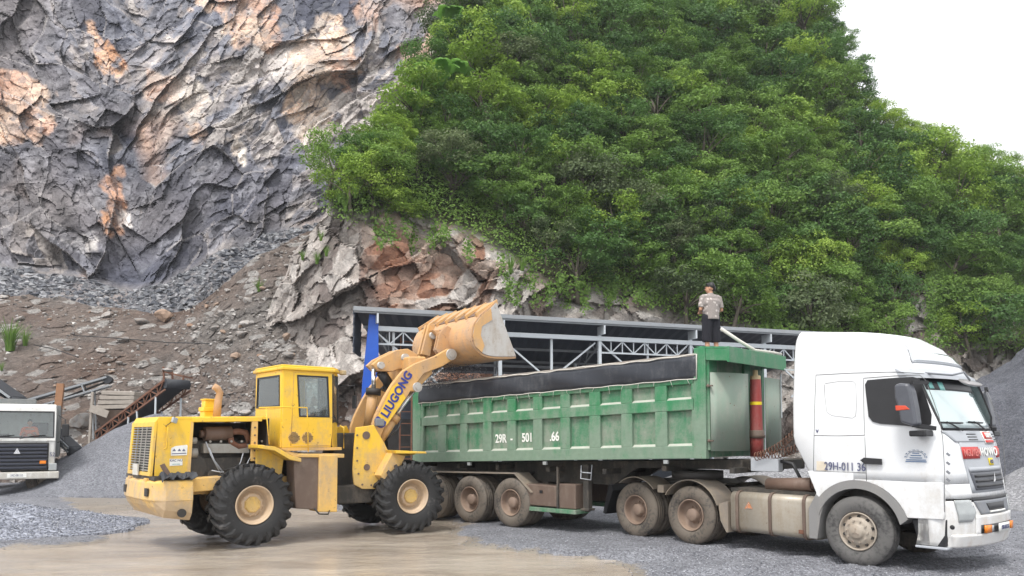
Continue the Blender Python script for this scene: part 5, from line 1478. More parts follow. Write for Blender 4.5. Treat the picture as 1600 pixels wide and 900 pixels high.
gl = front_patch(1.235, 1.505, lambda f: -0.56 - 0.08 * f, lambda f: 0.56 + 0.08 * f, 'grille', M.setdefault('grille_grey', plain('grille_grey', (0.09, 0.095, 0.11), 0.4)), 0.020, 0.02)
gl2 = front_patch(1.51, 1.575, -0.64, 0.64, 'grille_lintel', M['mid_grey'], 0.028, 0.02, 3)
for k in range(3): front_patch(1.275 + 0.075 * k, 1.31 + 0.075 * k, -0.54, 0.54, 'grille_bar', M['black'], 0.034, 0.02, 2)
# three-pointed metal badge
cpt = fpt(0.03, 1.37, 0.06); m = MB()
for i in range(3):
    a = R(90 + 120 * i); L = 0.12 if i == 0 else 0.055
    m.add([(cpt[0] + 0.012, cpt[1], cpt[2]), (cpt[0], cpt[1] + 0.022 * math.cos(a + 1.57), cpt[2] + 0.022 * math.sin(a + 1.57)), (cpt[0], cpt[1] + L * math.cos(a), cpt[2] + L * math.sin(a)), (cpt[0], cpt[1] - 0.022 * math.cos(a + 1.57), cpt[2] - 0.022 * math.sin(a + 1.57))], [(0, 1, 2), (0, 2, 3)])
m.build('badge', M['chrome'], gl, solid=0.006)
# lower grille, headlights, bumper fittings
front_patch(1.075, 1.135, -0.72, 0.72, 'shadow_gap', M['black'], 0.004, 0.01, 3)
front_patch(0.885, 1.085, lambda f: -0.56 - 0.12 * f, lambda f: 0.56 + 0.12 * f, 'lower_grille', M['grey_plastic'], 0.012, 0.01)
front_patch(0.935, 1.04, lambda f: -0.30 - 0.06 * f, lambda f: 0.30 + 0.06 * f, 'air_intake', M['black'], 0.018, 0.006, 3)
front_patch(0.905, 0.93, -0.30, 0.30, 'intake_lip', M['letter_white'], 0.03, 0.02, 2)
for s_ in (-1, 1):
    va, vb = (lambda f: -1.03 - 0.04 * f, lambda f: -0.78 + 0.10 * math.sin(math.pi * f)) if s_ < 0 else (lambda f: 0.78 - 0.10 * math.sin(math.pi * f), lambda f: 1.03 + 0.04 * f)
    hl = front_patch(0.79, 1.11, va, vb, 'headlight', M['lens'], 0.012, 0.02)
    for cx_, cz_ in ((-0.97, 1.03), (-0.86, 1.03), (-0.76, 1.00), (-0.97, 0.88), (-0.85, 0.88)):
        v = cx_ if s_ < 0 else -cx_
        p = fpt(v, cz_, 0.008)
        MB().lathe([(0.001, 0), (0.05, 0.006), (0.056, 0.016)], (0, 0, 0), 16).build('reflector', M['chrome'], hl).matrix_local = Matrix.Translation(p) @ Matrix.Rotation(R(90 + s_ * 25), 4, 'Z')
front_patch(0.60, 0.875, -0.70, 0.70, 'bumper_centre', M['white'], 0.028, 0.03)
front_patch(0.42, 0.60, -1.13, 1.13, 'bumper_sill', M.setdefault('sill', paint('scuffed_sill', (0.72, 0.71, 0.69), (0.45, 0.34, 0.24), 0.4, 0.4)), 0.035, 0.04)
front_patch(0.615, 0.735, -0.60, 0.58, 'lamp_recess', M['black'], 0.045, 0.02, 3)
front_patch(0.62, 0.73, -0.57, -0.40, 'amber_lamp', M['orange_lens'], 0.08, 0.03, 3, 4)
front_patch(0.62, 0.73, 0.40, 0.56, 'amber_lamp', M['orange_lens'], 0.08, 0.03, 3, 4)
front_patch(0.63, 0.72, -0.38, -0.31, 'small_lamp', M['lens'], 0.07, 0.02, 3, 4)
pt = front_patch(0.61, 0.74, -0.20, 0.24, 'number_plate', M['letter_white'], 0.095, 0.008, 3, 4)
ftext('29H-011.36', 0.085, 0.02, 0.675, M['letter_grey'], 0.72, 0.002, 0.104)
o = MB().sphere(side_pt(1488, 824, 0.0), 0.035, 10, sc=(1, 0.4, 1)).build('tow_plug', M['black'], tr)
# wipers
m = MB(); m.tube([fpt(-0.55, 2.12, 0.04), fpt(-0.75, 2.2, 0.05), fpt(-0.86, 2.25, 0.04)], 0.012, 5); m.tube([fpt(-1.0, 2.24, 0.03), fpt(-0.45, 2.235, 0.04)], 0.014, 5); m.build('wiper', M['black'], tr)
m = MB(); m.tube([fpt(0.35, 2.12, 0.04), fpt(0.1, 2.22, 0.05), fpt(-0.02, 2.26, 0.04)], 0.012, 5); m.tube([fpt(-0.2, 2.255, 0.03), fpt(0.35, 2.245, 0.04)], 0.014, 5); m.build('wiper', M['black'], tr)
# door mirror pair
for s_ in (-1, 1):
    mv = s_ * 1.50
    def mq(px, py): return TR.S(px, py, -1.50)
    pl_ = [mq(*q) for q in ((1401, 602), (1410, 599), (1423, 600), (1428, 612), (1433, 636), (1437, 664), (1430, 666), (1411, 660), (1408, 640), (1402, 622))]
    mr = MB().prism(pl_, mv - 0.11, mv + 0.11).build('door_mirror', M['mirror_shell'] if 'mirror_shell' in M else M.setdefault('mirror_shell', plain('mirror_shell', (0.085, 0.09, 0.105), 0.35)), tr, bevel=0.035)
    MB().prism([mq(*q) for q in ((1404, 634), (1420, 634), (1427, 640), (1405, 642))], mv - 0.118, mv + 0.05).build('turn_lens', M['red_lens'], mr, bevel=0.008)
    m = MB(); a0 = mq(1424, 598); b0 = mq(1432, 596); m.beam((a0[0], mv, a0[1]), (b0[0] + 0.02, s_ * 1.17, b0[1]), 0.05); m.build('mirror_arm', M['black'], mr); m = MB(); a0 = mq(1427, 664); m.beam((a0[0], mv, a0[1]), (a0[0] + 0.18, s_ * 1.2, a0[1] - 0.05), 0.06); m.build('mirror_arm', M['black'], mr)
    MB().prism([mq(*q) for q in ((1419, 673), (1446, 672), (1447, 682), (1420, 682))], s_ * 1.22, s_ * 1.50).build('kerb_mirror', M['black'], tr, bevel=0.02)
# round front mirror on its arm
c0 = TR.S(1516, 598, -0.62); c1 = TR.S(1508, 584, -0.62)
m = MB(); m.tube([fpt(-0.95, 2.99, 0.10), (c1[0] - 0.12, -0.78, c1[1] - 0.02), (c1[0], -0.66, c1[1] + 0.02), (c0[0], -0.62, c0[1] + 0.03)], 0.016, 7)
fm = m.build('front_mirror_arm', M['grey_plastic'], tr)
mm_ = MB().lathe([(0.001, 0.035), (0.10, 0.03), (0.155, 0.005), (0.16, -0.01), (0.001, -0.012)], (0, 0, 0), 24).build('mirror_disc', M.setdefault('mirror_back', plain('mirror_back', (0.28, 0.27, 0.27), 0.35)), fm)
mm_.matrix_local = Matrix.Translation((c0[0], -0.62, c0[1])) @ Matrix.Rotation(R(70), 4, 'Z') @ Matrix.Rotation(R(-68), 4, 'X')
# chassis, axles, tank
for s_ in (-1, 1):
    MB().b2(-5.35, 1.0, s_ * 0.46, s_ * 0.36, 0.78, 1.03).build('chassis_rail', M['chassis'], tr)
m = MB()
for u in (-5.2, -3.9, -2.0, -0.9, 0.6): m.b2(u, u + 0.12, -0.45, 0.45, 0.80, 0.98)
m.prism([(-4.6, 1.10), (-3.15, 1.10), (-3.3, 1.17), (-4.4, 1.17)], -0.48, 0.48)
m.build('fifth_wheel', M['chassis'], tr)
m = MB(); m.prism([(-2.4, 1.04), (-0.7, 1.04), (-0.7, 1.10), (-2.4, 1.10)], -1.05, 1.05); m.build('catwalk', M['chassis'], tr)
m = MB(); m.cyl((-1.75, -0.85, 1.17), (-0.85, -0.95, 1.22), 0.12, n=16); m.cyl((-0.85, -0.95, 1.22), (-0.70, -0.95, 1.24), 0.09, n=12); m.build('air_pipe', M['muffler'], tr)
m = MB(); m.b2(-0.95, -0.3, -0.8, 0.8, 1.05, 1.75); m.build('engine_block', M['engine'], tr, bevel=0.05)
m = MB(); m.b2(-0.3, 1.0, -0.85, 0.85, 0.7, 1.33); m.build('engine_tray', M['engine'], tr, bevel=0.05)
def rrect(x0, x1, z0, z1, r, n=5):
    P_ = []
    for cx_, cz_, a0 in ((x1 - r, z1 - r, 0), (x0 + r, z1 - r, 90), (x0 + r, z0 + r, 180), (x1 - r, z0 + r, 270)):
        for i in range(n): a = R(a0 + 90 * i / (n - 1)); P_.append((cx_ + r * math.cos(a), cz_ + r * math.sin(a)))
    return P_
for s_ in (-1, 1):
    tk = MB().prism(rrect(*sorted((s_ * 1.20, s_ * 0.58)), 0.33, 1.04, 0.11), -2.31, -0.70, axis='x', smooth=True).build('fuel_tank', M['tank'], tr)
    for u in (-2.2, -1.55, -0.92):
        MB().ring(rrect(*sorted((s_ * 1.225, s_ * 0.56)), 0.305, 1.06, 0.13), rrect(*sorted((s_ * 1.205, s_ * 0.575)), 0.325, 1.045, 0.115), u, u + 0.055, axis='x').build('tank_strap', M['brown_metal'], tk)
    MB().cyl((-1.15, s_ * 0.95, 1.04), (-1.15, s_ * 0.95, 1.09), 0.06, n=14).build('filler_cap', M['brown_metal'], tk)
    MB().b2(-0.98, -0.90, s_ * 1.24, s_ * 1.21, 0.42, 0.48).build('drain_fitting', M['rust'], tk)
m = MB(); m.prism([(-2.02, 0.755), (-1.86, 0.755), (-1.94, 0.88)], -1.204, -1.207); m.build('warning_triangle', M.setdefault('warn', plain('warning_orange', (0.55, 0.22, 0.10), 0.6)), tr)
m = MB(); m.tube([(-2.0 + .02, -1.209, 0.765), (-1.88, -1.209, 0.765), (-1.94, -1.209, 0.86), (-1.98, -1.209, 0.765)], 0.004, 4)
m.build('warning_triangle_edge', M['letter_white'], tr)
# rear fenders over the drive wheels, flaps
for s_ in (-1, 1):
    for k, uc in enumerate((-3.2, -4.55)):
        rng_ = (20, 148) if k == 0 else (42, 128)
        o_ = [(uc + 0.67 * math.cos(R(a)), 0.545 + 0.67 * math.sin(R(a))) for a in np.linspace(rng_[0], rng_[1], 16)]
        i_ = [(uc + 0.655 * math.cos(R(a)), 0.545 + 0.655 * math.sin(R(a))) for a in np.linspace(rng_[0], rng_[1], 16)]
        MB().prism(o_ + i_[::-1], s_ * 1.24, s_ * 0.62).build('drive_fender', M['fender'], tr)
    MB().prism([(-2.56, 0.80), (-2.36, 0.86), (-2.36, 0.30), (-2.40, 0.30), (-2.52, 0.5)], s_ * 1.225, s_ * 0.65).build('fender_flap', M['fender'], tr, bevel=0.008)
    MB().prism([(-5.20, 1.02), (-5.28, 1.02), (-5.45, 0.42), (-5.38, 0.40), (-5.17, 0.90)], s_ * 1.2, s_ * 0.7).build('rear_flap', M['black'], tr)
    MB().prism([(-3.95, 0.93), (-3.80, 0.93), (-3.80, 1.08), (-3.95, 1.08)], s_ * 1.245, s_ * 0.65).build('fender_bridge', M['fender'], tr, bevel=0.01)
truck_wheel(tr, 0, -1.22, -1, 'front', dusty='tyre_grey', turn=0.0); truck_wheel(tr, 0, 1.22, 1, 'front', dusty='tyre_dusty')
m = MB(); m.cyl((0, -1.0, 0.5), (0, 1.0, 0.5), 0.07, n=12); m.b2(0.3, 0.95, -0.4, 0.4, 0.30, 0.5); m.build('front_axle', M['chassis'], tr)
for u in (-3.2, -4.55):
    m = MB(); m.cyl((u, -1.0, 0.545), (u, 1.0, 0.545), 0.09, n=12); m.sphere((u, 0, 0.55), 0.24, 14); m.build('drive_axle', M['chassis'], tr)
    for s_ in (-1, 1):
        truck_wheel(tr, u, s_ * 1.22, s_, 'dual'); truck_wheel(tr, u, s_ * 0.89, s_, 'dual')

# ------------------------------------------------------------------ yellow wheel loader
ld_ = thing('wheel_loader', 'yellow muddy wheel loader standing in the puddle with its bucket raised over the trailer', 'wheel loader', (LR.x, LR.y, 0), R(LR.deg))
def rS(pts, v): return [LR.S(x, y, v) for x, y in pts]
# hood: rear panel, top beam, posts
hv_ = 0.75
MB().prism(rS([(246, 657), (300, 654), (299, 694), (292, 744), (241, 744)], -hv_), -hv_, -hv_ + 0.03).build('hood_side_panel', M['yellow'], ld_, bevel=0.006)
MB().prism(rS([(246, 657), (300, 654), (299, 694), (292, 744), (241, 744)], -hv_), hv_ - 0.03, hv_).build('hood_side_panel', M['yellow'], ld_, bevel=0.006)
MB().prism([(-1.66, 2.28), (-1.60, 2.38), (0.42, 2.42), (0.42, 2.36), (-1.60, 2.31)], -hv_, hv_).build('hood_top', M['yellow'], ld_, bevel=0.01)
for s_ in (-1, 1):
    MB().prism([(-1.02, 2.29), (0.30, 2.32), (0.30, 2.40), (-1.02, 2.375)], s_ * 0.765, s_ * 0.70).build('hood_rail', M['yellow'], ld_, bevel=0.008)
    m = MB(); m.prism([(0.10, 1.55), (0.22, 1.55), (0.22, 2.33), (0.10, 2.33)], s_ * 0.76, s_ * 0.70); po = m.build('hood_post', M['yellow_mud'], ld_, bevel=0.006)
    m = MB(); m.prism([(-1.09, 1.32), (-1.03, 1.32), (-0.99, 2.30), (-1.04, 2.30)], s_ * 0.755, s_ * 0.66); m.build('opening_edge', M['yellow_mud'], ld_)
    MB().prism([(-1.75, 0.95), (1.3, 0.95), (1.3, 1.22), (-1.75, 1.28)], s_ * 0.62, s_ * 0.45).build('frame_rail', M['yellow_mud'], ld_, bevel=0.01)
    MB().prism([(-1.08, 1.02), (-0.45, 1.04), (-0.45, 1.29), (-1.08, 1.27)], s_ * 0.95, s_ * 0.60).build('side_sill', M['yellow_mud'], ld_, bevel=0.015)
# tilted grille face
ft = [(-0.72, -1.655, 2.27), (0.72, -1.655, 2.27)]; fb = [(-0.75, -1.715, 1.31), (0.75, -1.715, 1.31)]
def gp(v, f, off=0.0): return (-1.66 - 0.06 * f - off, v, 2.29 - 0.97 * f)
m = MB()
def q4(v0, v1, f0, f1, off, th, mb):
    a = [gp(v0, f0, off), gp(v1, f0, off), gp(v1, f1, off), gp(v0, f1, off), gp(v0, f0, off - th), gp(v1, f0, off - th), gp(v1, f1, off - th), gp(v0, f1, off - th)]
    return mb.add(a, [(0, 1, 2, 3), (7, 6, 5, 4), (0, 4, 5, 1), (1, 5, 6, 2), (2, 6, 7, 3), (3, 7, 4, 0)])
q4(-0.76, -0.62, 0, 1, 0.01, 0.05, m); q4(0.62, 0.76, 0, 1, 0.01, 0.05, m); q4(-0.62, 0.62, 0, 0.09, 0.01, 0.05, m); q4(-0.62, 0.62, 0.93, 1, 0.01, 0.05, m)
m.build('grille_frame', M['yellow'], ld_, bevel=0.006)
m = MB()
for k in range(17): q4(-0.62, 0.62, 0.105 + k * 0.049, 0.122 + k * 0.049, 0.0, 0.015, m)
for v in (-0.3, 0.0, 0.3): q4(v - 0.012, v + 0.012, 0.09, 0.93, 0.012, 0.012, m)
m.build('grille', M['engine_grey'], ld_)
m = MB(); q4(-0.61, 0.61, 0.09, 0.93, -0.10, 0.02, m); m.build('radiator', M['dark'], ld_)
m = MB(); m.box((-1.76, 0.05, 1.42), (0.03, 0.30, 0.20)); m.build('rear_plate', M['white_old'], ld_)
# decals on the side panel
d1 = rS([(267, 703), (268, 700), (274, 697), (292, 695), (293, 697), (292, 711), (267, 712)], -hv_)
de = MB().prism(d1, -hv_ - 0.006, -hv_ - 0.002).build('decal', M['letter_white'], ld_)
m = MB()
for x in (272, 280, 287):
    a = LR.S(x, 703, -hv_); m.prism([(a[0] - 0.03, a[1] - 0.02), (a[0] + 0.03, a[1] - 0.02), (a[0], a[1] + 0.025)], -hv_ - 0.010, -hv_ - 0.007)
a = LR.S(268, 709, -hv_); b = LR.S(291, 708, -hv_); m.beam((a[0], -hv_ - 0.008, a[1]), (b[0], -hv_ - 0.008, b[1]), 0.003, 0.015)
m.build('decal_print', M['letter_grey'], de)
d2 = rS([(265, 717), (285, 717), (285, 727), (265, 728)], -hv_)
de = MB().prism(d2, -hv_ - 0.006, -hv_ - 0.002).build('decal', M['letter_white'], ld_)
a = LR.S(275, 719.5, -hv_); text('KAC NU', 0.058, ld_, (a[0], -hv_ - 0.007, a[1]), 'side', M['letter_grey'], bold=0.001, ext=0.001)
a = LR.S(275, 725, -hv_); text('ooooooo', 0.035, ld_, (a[0], -hv_ - 0.007, a[1]), 'side', M.setdefault('print_green', plain('print_green', (0.1, 0.35, 0.3), 0.6)), ext=0.001)
m = MB(); h0 = LR.S(261, 665, -hv_); h1 = LR.S(259, 702, -hv_)
m.tube([(h0[0], -hv_ - 0.01, h0[1]), (h0[0], -hv_ - 0.05, h0[1] - 0.02), (h1[0], -hv_ - 0.05, h1[1] + 0.02), (h1[0] - 0.04, -hv_ - 0.03, h1[1])], 0.014, 6); m.build('handle', M['yellow'], ld_)
m = MB(); a = LR.S(271, 655, -hv_); m.box((a[0], -hv_ - 0.06, a[1] - 0.02), (0.10, 0.06, 0.10), Euler((0, 0.3, 0.3))); wl_ = m.build('work_lamp', M['lens'], ld_, bevel=0.012)
m = MB(); m.tube([(a[0], -hv_ - 0.06, a[1] + 0.03), (a[0] + 0.02, -hv_, a[1] + 0.04)], 0.012, 5); m.tube([(a[0] - 0.05, -hv_ - 0.06, a[1] - 0.05), (a[0] - 0.25, -hv_ + 0.1, a[1] - 0.25), (-1.66, -0.5, 1.95)], 0.007, 5); m.build('lamp_cable', M['black'], wl_)
# engine bay
m = MB(); m.b2(-0.98, 0.5, -0.35, 0.35, 1.15, 1.95); m.b2(-1.0, 0.1, -0.48, -0.35, 1.25, 1.62); m.cyl((-0.85, -0.5, 1.45), (-0.85, -0.35, 1.45), 0.22, n=16); m.cyl((-0.55, -0.56, 1.3), (-0.55, -0.35, 1.3), 0.10, n=12); m.cyl((-0.25, -0.56, 1.3), (-0.25, -0.35, 1.32), 0.10, n=12)
m.cyl((0.1, -0.62, 1.35), (0.1, -0.3, 1.35), 0.13, n=12)
eb = m.build('engine_block', M['engine'], ld_, bevel=0.015)
def Rb(p, v): return LR.S(p[0], p[1], v)
a = Rb((322, 678), -0.5); b = Rb((362, 677), -0.5)
m = MB(); m.cyl((a[0] - 0.02, -0.45, a[1]), (b[0], -0.45, b[1]), 0.135, n=18); m.cyl((a[0] - 0.10, -0.45, a[1]), (a[0] - 0.02, -0.45, a[1]), 0.07, n=12); m.build('muffler', M['muffler'], ld_)
m = MB(); pts = [Rb(q, -0.52) for q in ((360, 676), (372, 674), (384, 676), (388, 686), (384, 696), (372, 698), (362, 692), (360, 684))]
m.tube([(u, -0.52, z) for u, z in pts], 0.062, 10); m.build('elbow_pipe', M['rust'], ld_)
pp = rS([(317, 693), (389, 694), (389, 708), (317, 708)], -0.52); m = MB(); m.prism(pp, -0.56, -0.30)
for k in range(6):
    u = pp[0][0] + 0.12 + k * 0.2; m.cyl((u, -0.585, 1.95 - 0.02), (u, -0.55, 1.95 - 0.02), 0.025, n=8)
m.build('rocker_cover', M['engine_grey'], ld_, bevel=0.01)
MB().cyl((-0.98, -0.52, 1.95), (-0.86, -0.52, 1.95), 0.06, n=12).build('fuel_filter', M['engine_grey'], ld_); m = MB(); m.cyl((-1.0, -0.5, 1.72), (-0.84, -0.5, 1.72), 0.09, n=14); m.build('oil_filter', M['engine_grey'], ld_)
m = MB()
for k, (p0, p1, p2) in enumerate((((327, 700), (335, 720), (352, 742)), ((322, 690), (330, 712), (345, 740)), ((380, 708), (376, 722), (366, 742)), ((392, 712), (384, 728), (380, 744)), ((330, 735), (345, 738), (372, 736)))):
    q = [Rb(p, -0.62) for p in (p0, p1, p2)]; m.tube([(u, -0.60 - 0.01 * k, z) for u, z in q], 0.012 if k else 0.018, 5)
m.build('engine_hose', M['mid_grey'], ld_)
m = MB(); m.b2(-1.0, 0.45, 0.4, 0.45, 1.2, 2.3); m.b2(0.42, 0.47, -0.7, 0.7, 1.2, 2.38); m.build('firewall', M['dark'], ld_)
# exhaust stack and air pre-cleaner
a = Rb((341, 650), -0.25); m = MB(); m.tube([(a[0] - 0.03, -0.25, 2.38), (a[0] - 0.01, -0.25, 2.72), (a[0] + 0.02, -0.25, 2.88), (a[0] - 0.03, -0.25, 2.96), (a[0] - 0.10, -0.25, 3.0)], [0.075, 0.07, 0.068, 0.066, 0.064], 14); m.build('exhaust_stack', M.setdefault('tan_pipe', paint('tan_exhaust', (0.50, 0.30, 0.16), (0.30, 0.2, 0.13), 0.5, 0.6, rust=0.3)), ld_)
a = Rb((326, 650), 0.1); m = MB(); m.b2(a[0] - 0.13, a[0] + 0.13, -0.03, 0.23, 2.39, 2.52); m.b2(a[0] - 0.15, a[0] + 0.15, -0.05, 0.25, 2.52, 2.60); m.b2(a[0] - 0.11, a[0] + 0.11, -0.01, 0.21, 2.60, 2.74); m.b2(a[0] - 0.13, a[0] + 0.13, -0.03, 0.23, 2.74, 2.765); m.build('air_cleaner', M['yellow'], ld_, bevel=0.01)
# counterweight: heavy casting with chamfered rear and lower edges
prof = [(-1.12, 1.09), (-0.84, 1.02), (-0.60, 1.12)]
vs = []; lv = [(0.52, 0.10, 0.16), (0.66, 0.02, 0.04), (0.88, 0.0, 0.0), (0.90, -0.015, -0.01), (1.22, 0.0, 0.0), (1.25, 0.03, 0.03)]
for z, iu, iv in lv:
    z0 = z
    w_ = 1.13 - iv
    pts = [(-1.08, -w_), (-1.55, -w_), (-1.70 + iu * 1.5, -w_ + 0.16), (-1.76 + iu * 2.2, -0.5), (-1.76 + iu * 2.2, 0.5), (-1.70 + iu * 1.5, w_ - 0.16), (-1.55, w_), (-1.08, w_)]
    for (u, v) in pts:
        zz = z0 + (0.14 * max(0, (-1.3 - u) / 0.45) if z < 0.7 else 0)
        vs.append((u, v, zz))
n = 8
MB().add(vs, [(k * n + i, k * n + (i + 1) % n, (k + 1) * n + (i + 1) % n, (k + 1) * n + i) for k in range(len(lv) - 1) for i in range(n)] + [list(range(n))[::-1], list(range((len(lv) - 1) * n, len(lv) * n))]).build('counterweight', M.setdefault('cw_paint', paint('scraped_counterweight', (0.78, 0.49, 0.12), (0.42, 0.34, 0.27), 0.66, 0.5, low=(0.4, 1.25), rust=0.5)), ld_, bevel=0.022)
for v, z, sy, sz in ((-0.72, 1.04, 0.17, 0.14), (0.72, 1.04, 0.17, 0.14)): MB().box((-1.762, v, z), (0.03, sy, sz)).build('pocket', M['dark'], ld_)
a = LR.S(284, 800, -1.12); m = MB(); m.cyl((a[0], -1.145, a[1] - 0.02), (a[0], -1.10, a[1] - 0.02), 0.075, n=16, smooth=False); m.build('lifting_hole', M['dark'], ld_)
m = MB(); m.b2(-1.70, -1.05, -0.95, 0.95, 1.25, 1.32); m.build('rear_deck', M['engine'], ld_)
# torn mat and bent sheet lying on the counterweight
rgm = random.Random(4); vs = []; nn_ = 13
for i in range(nn_):
    for j in range(6):
        u = -1.62 + 0.60 * i / (nn_ - 1); v = -1.16 + 0.32 * j / 5
        vs.append((u + rgm.uniform(-.02, .02), v, 1.27 + 0.10 * math.sin(i * 0.9 + j * 0.7) ** 2 + 0.05 * rgm.random() - (0.05 if j == 0 else 0)))
MB().add(vs, [(i * 6 + j, (i + 1) * 6 + j, (i + 1) * 6 + j + 1, i * 6 + j + 1) for i in range(nn_ - 1) for j in range(5)]).build('crumpled_mat', M['belt'], ld_, solid=0.015)
a = [LR.S(x, y, -1.0) for x, y in ((250, 727), (257, 724), (270, 745), (262, 750))]
MB().prism(a, -1.0, -0.98).build('bent_sheet', M['muffler'], ld_)
# cab floor, steps, fenders
MB().prism(rS([(400, 697), (405, 695), (462, 709), (532, 709), (532, 715), (455, 714), (428, 700), (400, 702)], -0.95), -1.12, 0.9).build('cab_floor', M['yellow_mud'], ld_, bevel=0.01)
fdr = rS([(400, 697), (430, 701), (444, 712), (440, 742), (400, 735)], -0.80)
for s_ in (-1, 1): MB().prism(fdr, s_ * 0.80, s_ * 0.76).build('rear_fender', M['yellow'], ld_, bevel=0.008)
MB().prism(rS([(402, 700), (428, 704), (452, 718), (470, 722), (470, 716), (455, 712), (430, 698), (402, 695)], -1.15), -1.18, -0.70).build('fender_top', M['yellow'], ld_, bevel=0.008)
for s_ in (-1, 1):
    v0, v1 = s_ * 1.16, s_ * 0.72
    MB().prism(rS([(461, 713), (500, 713), (500, 797), (464, 795)], -1.16), v0 - s_ * 0.06, v1).build('tank_box', M['brown_metal'], ld_, bevel=0.02)
    MB().prism(rS([(500, 711), (528, 711), (527, 800), (498, 800)], -1.16), v0, v1).build('step_box', M['yellow_mud'], ld_, bevel=0.015)
    m = MB(); q = rS([(502, 714), (500, 799), (526, 797), (527, 716)], -1.18)
    m.tube([(q[0][0], v0 - s_ * 0.05, q[0][1]), (q[1][0], v0 - s_ * 0.05, q[1][1]), (q[2][0], v0 - s_ * 0.05, q[2][1]), (q[3][0], v0 - s_ * 0.05, q[3][1])], 0.018, 6)
    for y in (736, 757, 778):
        p0, p1 = LR.S(501, y, -1.18), LR.S(527, y - 1, -1.18); m.beam((p0[0], v0 - s_ * 0.05, p0[1]), (p1[0], v0 - s_ * 0.05, p1[1]), 0.05, 0.03)
    m.build('ladder', M['yellow'], ld_)
    MB().b2(1.15, 1.5, s_ * 0.9, s_ * 0.5, 0.9, 1.7).build('hydraulic_tank', M['chassis'], ld_, bevel=0.02)
m = MB()
for k in range(9):
    z = 0.85 + 0.09 * k; m.tube([(1.2, -0.55 + 0.02 * k, z), (1.6, -0.62, z - 0.08), (2.1, -0.45, z + 0.02)], 0.02, 6)
m.build('hydraulic_hoses', M['black'], ld_)
m = MB(); m.b2(1.3, 2.0, -0.28, 0.28, 0.55, 1.35); m.cyl((1.65, 0, 0.5), (1.65, 0, 1.45), 0.13, n=16); m.build('hinge_block', M['chassis'], ld_, bevel=0.03)
# cab
cw_ = 0.70
def cS(x, y): return LR.S(x, y, -cw_)
u0c, u1c, u2c = 0.74, 1.80, 2.05
zf, zt = 1.80, 3.36
yel = M['yellow']
MB().prism([(u0c, zf), (u1c, zf), (u1c + 0.05, 2.30), (u0c - 0.02, 2.30)], -cw_, -cw_ + 0.04).build('cab_lower_side', yel, ld_, bevel=0.01)
MB().prism([(u0c, zf), (u1c, zf), (u1c + 0.05, 2.30), (u0c - 0.02, 2.30)], cw_ - 0.04, cw_).build('cab_lower_side', yel, ld_, bevel=0.01)
MB().b2(u0c - 0.02, u0c + 0.03, -cw_ + 0.04, cw_ - 0.04, zf, 2.58).build('cab_rear_wall', yel, ld_, bevel=0.01)
MB().prism([(u0c, zf - 0.06), (u2c, zf - 0.06), (u2c, zf + 0.0), (u0c, zf)], -cw_, cw_).build('cab_base', M['yellow_mud'], ld_)
for s_ in (-1, 1):
    a, b = s_ * cw_, s_ * (cw_ - 0.07)
    w0 = rS([(463, 583), (513, 583), (515, 655), (466, 656)], -cw_)
    ou = [(u0c, 2.28), (u1c + 0.05, 2.28), (u1c + 0.02, zt), (u0c - 0.01, zt)]
    iz = [(w0[3][0] + 0.02, 2.42), (w0[2][0] - 0.0, 2.42), (w0[1][0] + 0.0, 3.27), (w0[0][0] + 0.02, 3.27)]
    fr_ = MB().ring(ou, iz, a, b).build('door_frame', yel, ld_, bevel=0.01)
    def infl(P_, d):
        cu0 = sum(p[0] for p in P_) / 4; cz0 = sum(p[1] for p in P_) / 4
        return [(p[0] + d * (1 if p[0] > cu0 else -1), p[1] + d * (1 if p[1] > cz0 else -1)) for p in P_]
    MB().ring(infl(iz, 0.004), infl(iz, -0.03), a * 1.006, a * 0.97).build('window_seal', M['black'], fr_, bevel=0.008)
    MB().prism(infl(iz, -0.02), a * 0.985, a * 0.978).build('window_pane', M['glass'], fr_)
    m = MB(); mk = [(iz[0][0] - 0.17, 1.84), (iz[1][0] + 0.06, 1.84), (iz[1][0] + 0.09, 3.33), (iz[0][0] - 0.13, 3.33)]
    m.tube([(u, a * 1.003, z) for u, z in mk + [mk[0]]], 0.007, 4); m.build('door_seam', M['yellow_mud'], fr_)
    # round perforated vents below the window
    for x in (459, 480):
        c = LR.S(x, 684, -cw_); m = MB()
        m.cyl((c[0], a * 1.004, c[1]), (c[0], a * 0.99, c[1]), 0.125, n=20, smooth=False); vg = m.build('round_vent', M['yellow_mud'], ld_)
        m = MB()
        for i in range(-4, 5):
            for j in range(-4, 5):
                if i * i + j * j < 18: m.box((c[0] + i * 0.026 + 0.013 * (j % 2), a * 1.006, c[1] + j * 0.026), (0.017, 0.006, 0.017))
        m.build('vent_holes', M['dark'], vg)
    # chamfered front corner with dark glass
    b_ = s_ * 0.42
    for (zz0, zz1, mat, nm) in ((zf, 2.32, yel, 'cab_corner_panel'), (2.32, 3.30, M['glass'], 'corner_glass'), (3.30, zt, yel, 'cab_corner_top')):
        MB().add([(u1c + 0.04, s_ * (cw_ - 0.01), zz0), (u2c + 0.03, b_, zz0), (u2c, b_, zz1), (u1c + 0.02, s_ * (cw_ - 0.01), zz1)], [(0, 1, 2, 3)]).build(nm, mat, ld_, solid=0.012)
    m = MB(); m.beam((u2c + 0.03, b_, 2.30), (u2c, b_, 3.32), 0.045); m.beam((u1c + 0.04, s_ * (cw_ - 0.01), 2.30), (u1c + 0.02, s_ * (cw_ - 0.01), 3.32), 0.03); m.beam((u1c + 0.04, s_ * (cw_ - 0.01), 2.34), (u2c + 0.03, b_, 2.34), 0.03); m.build('window_bar', M['black'], ld_)
MB().b2(u2c, u2c + 0.03, -0.42, 0.42, zf, 2.30).build('cab_front_panel', yel, ld_)
MB().b2(u2c, u2c + 0.012, -0.40, 0.40, 2.30, 3.32).build('windscreen', M['glass'], ld_)
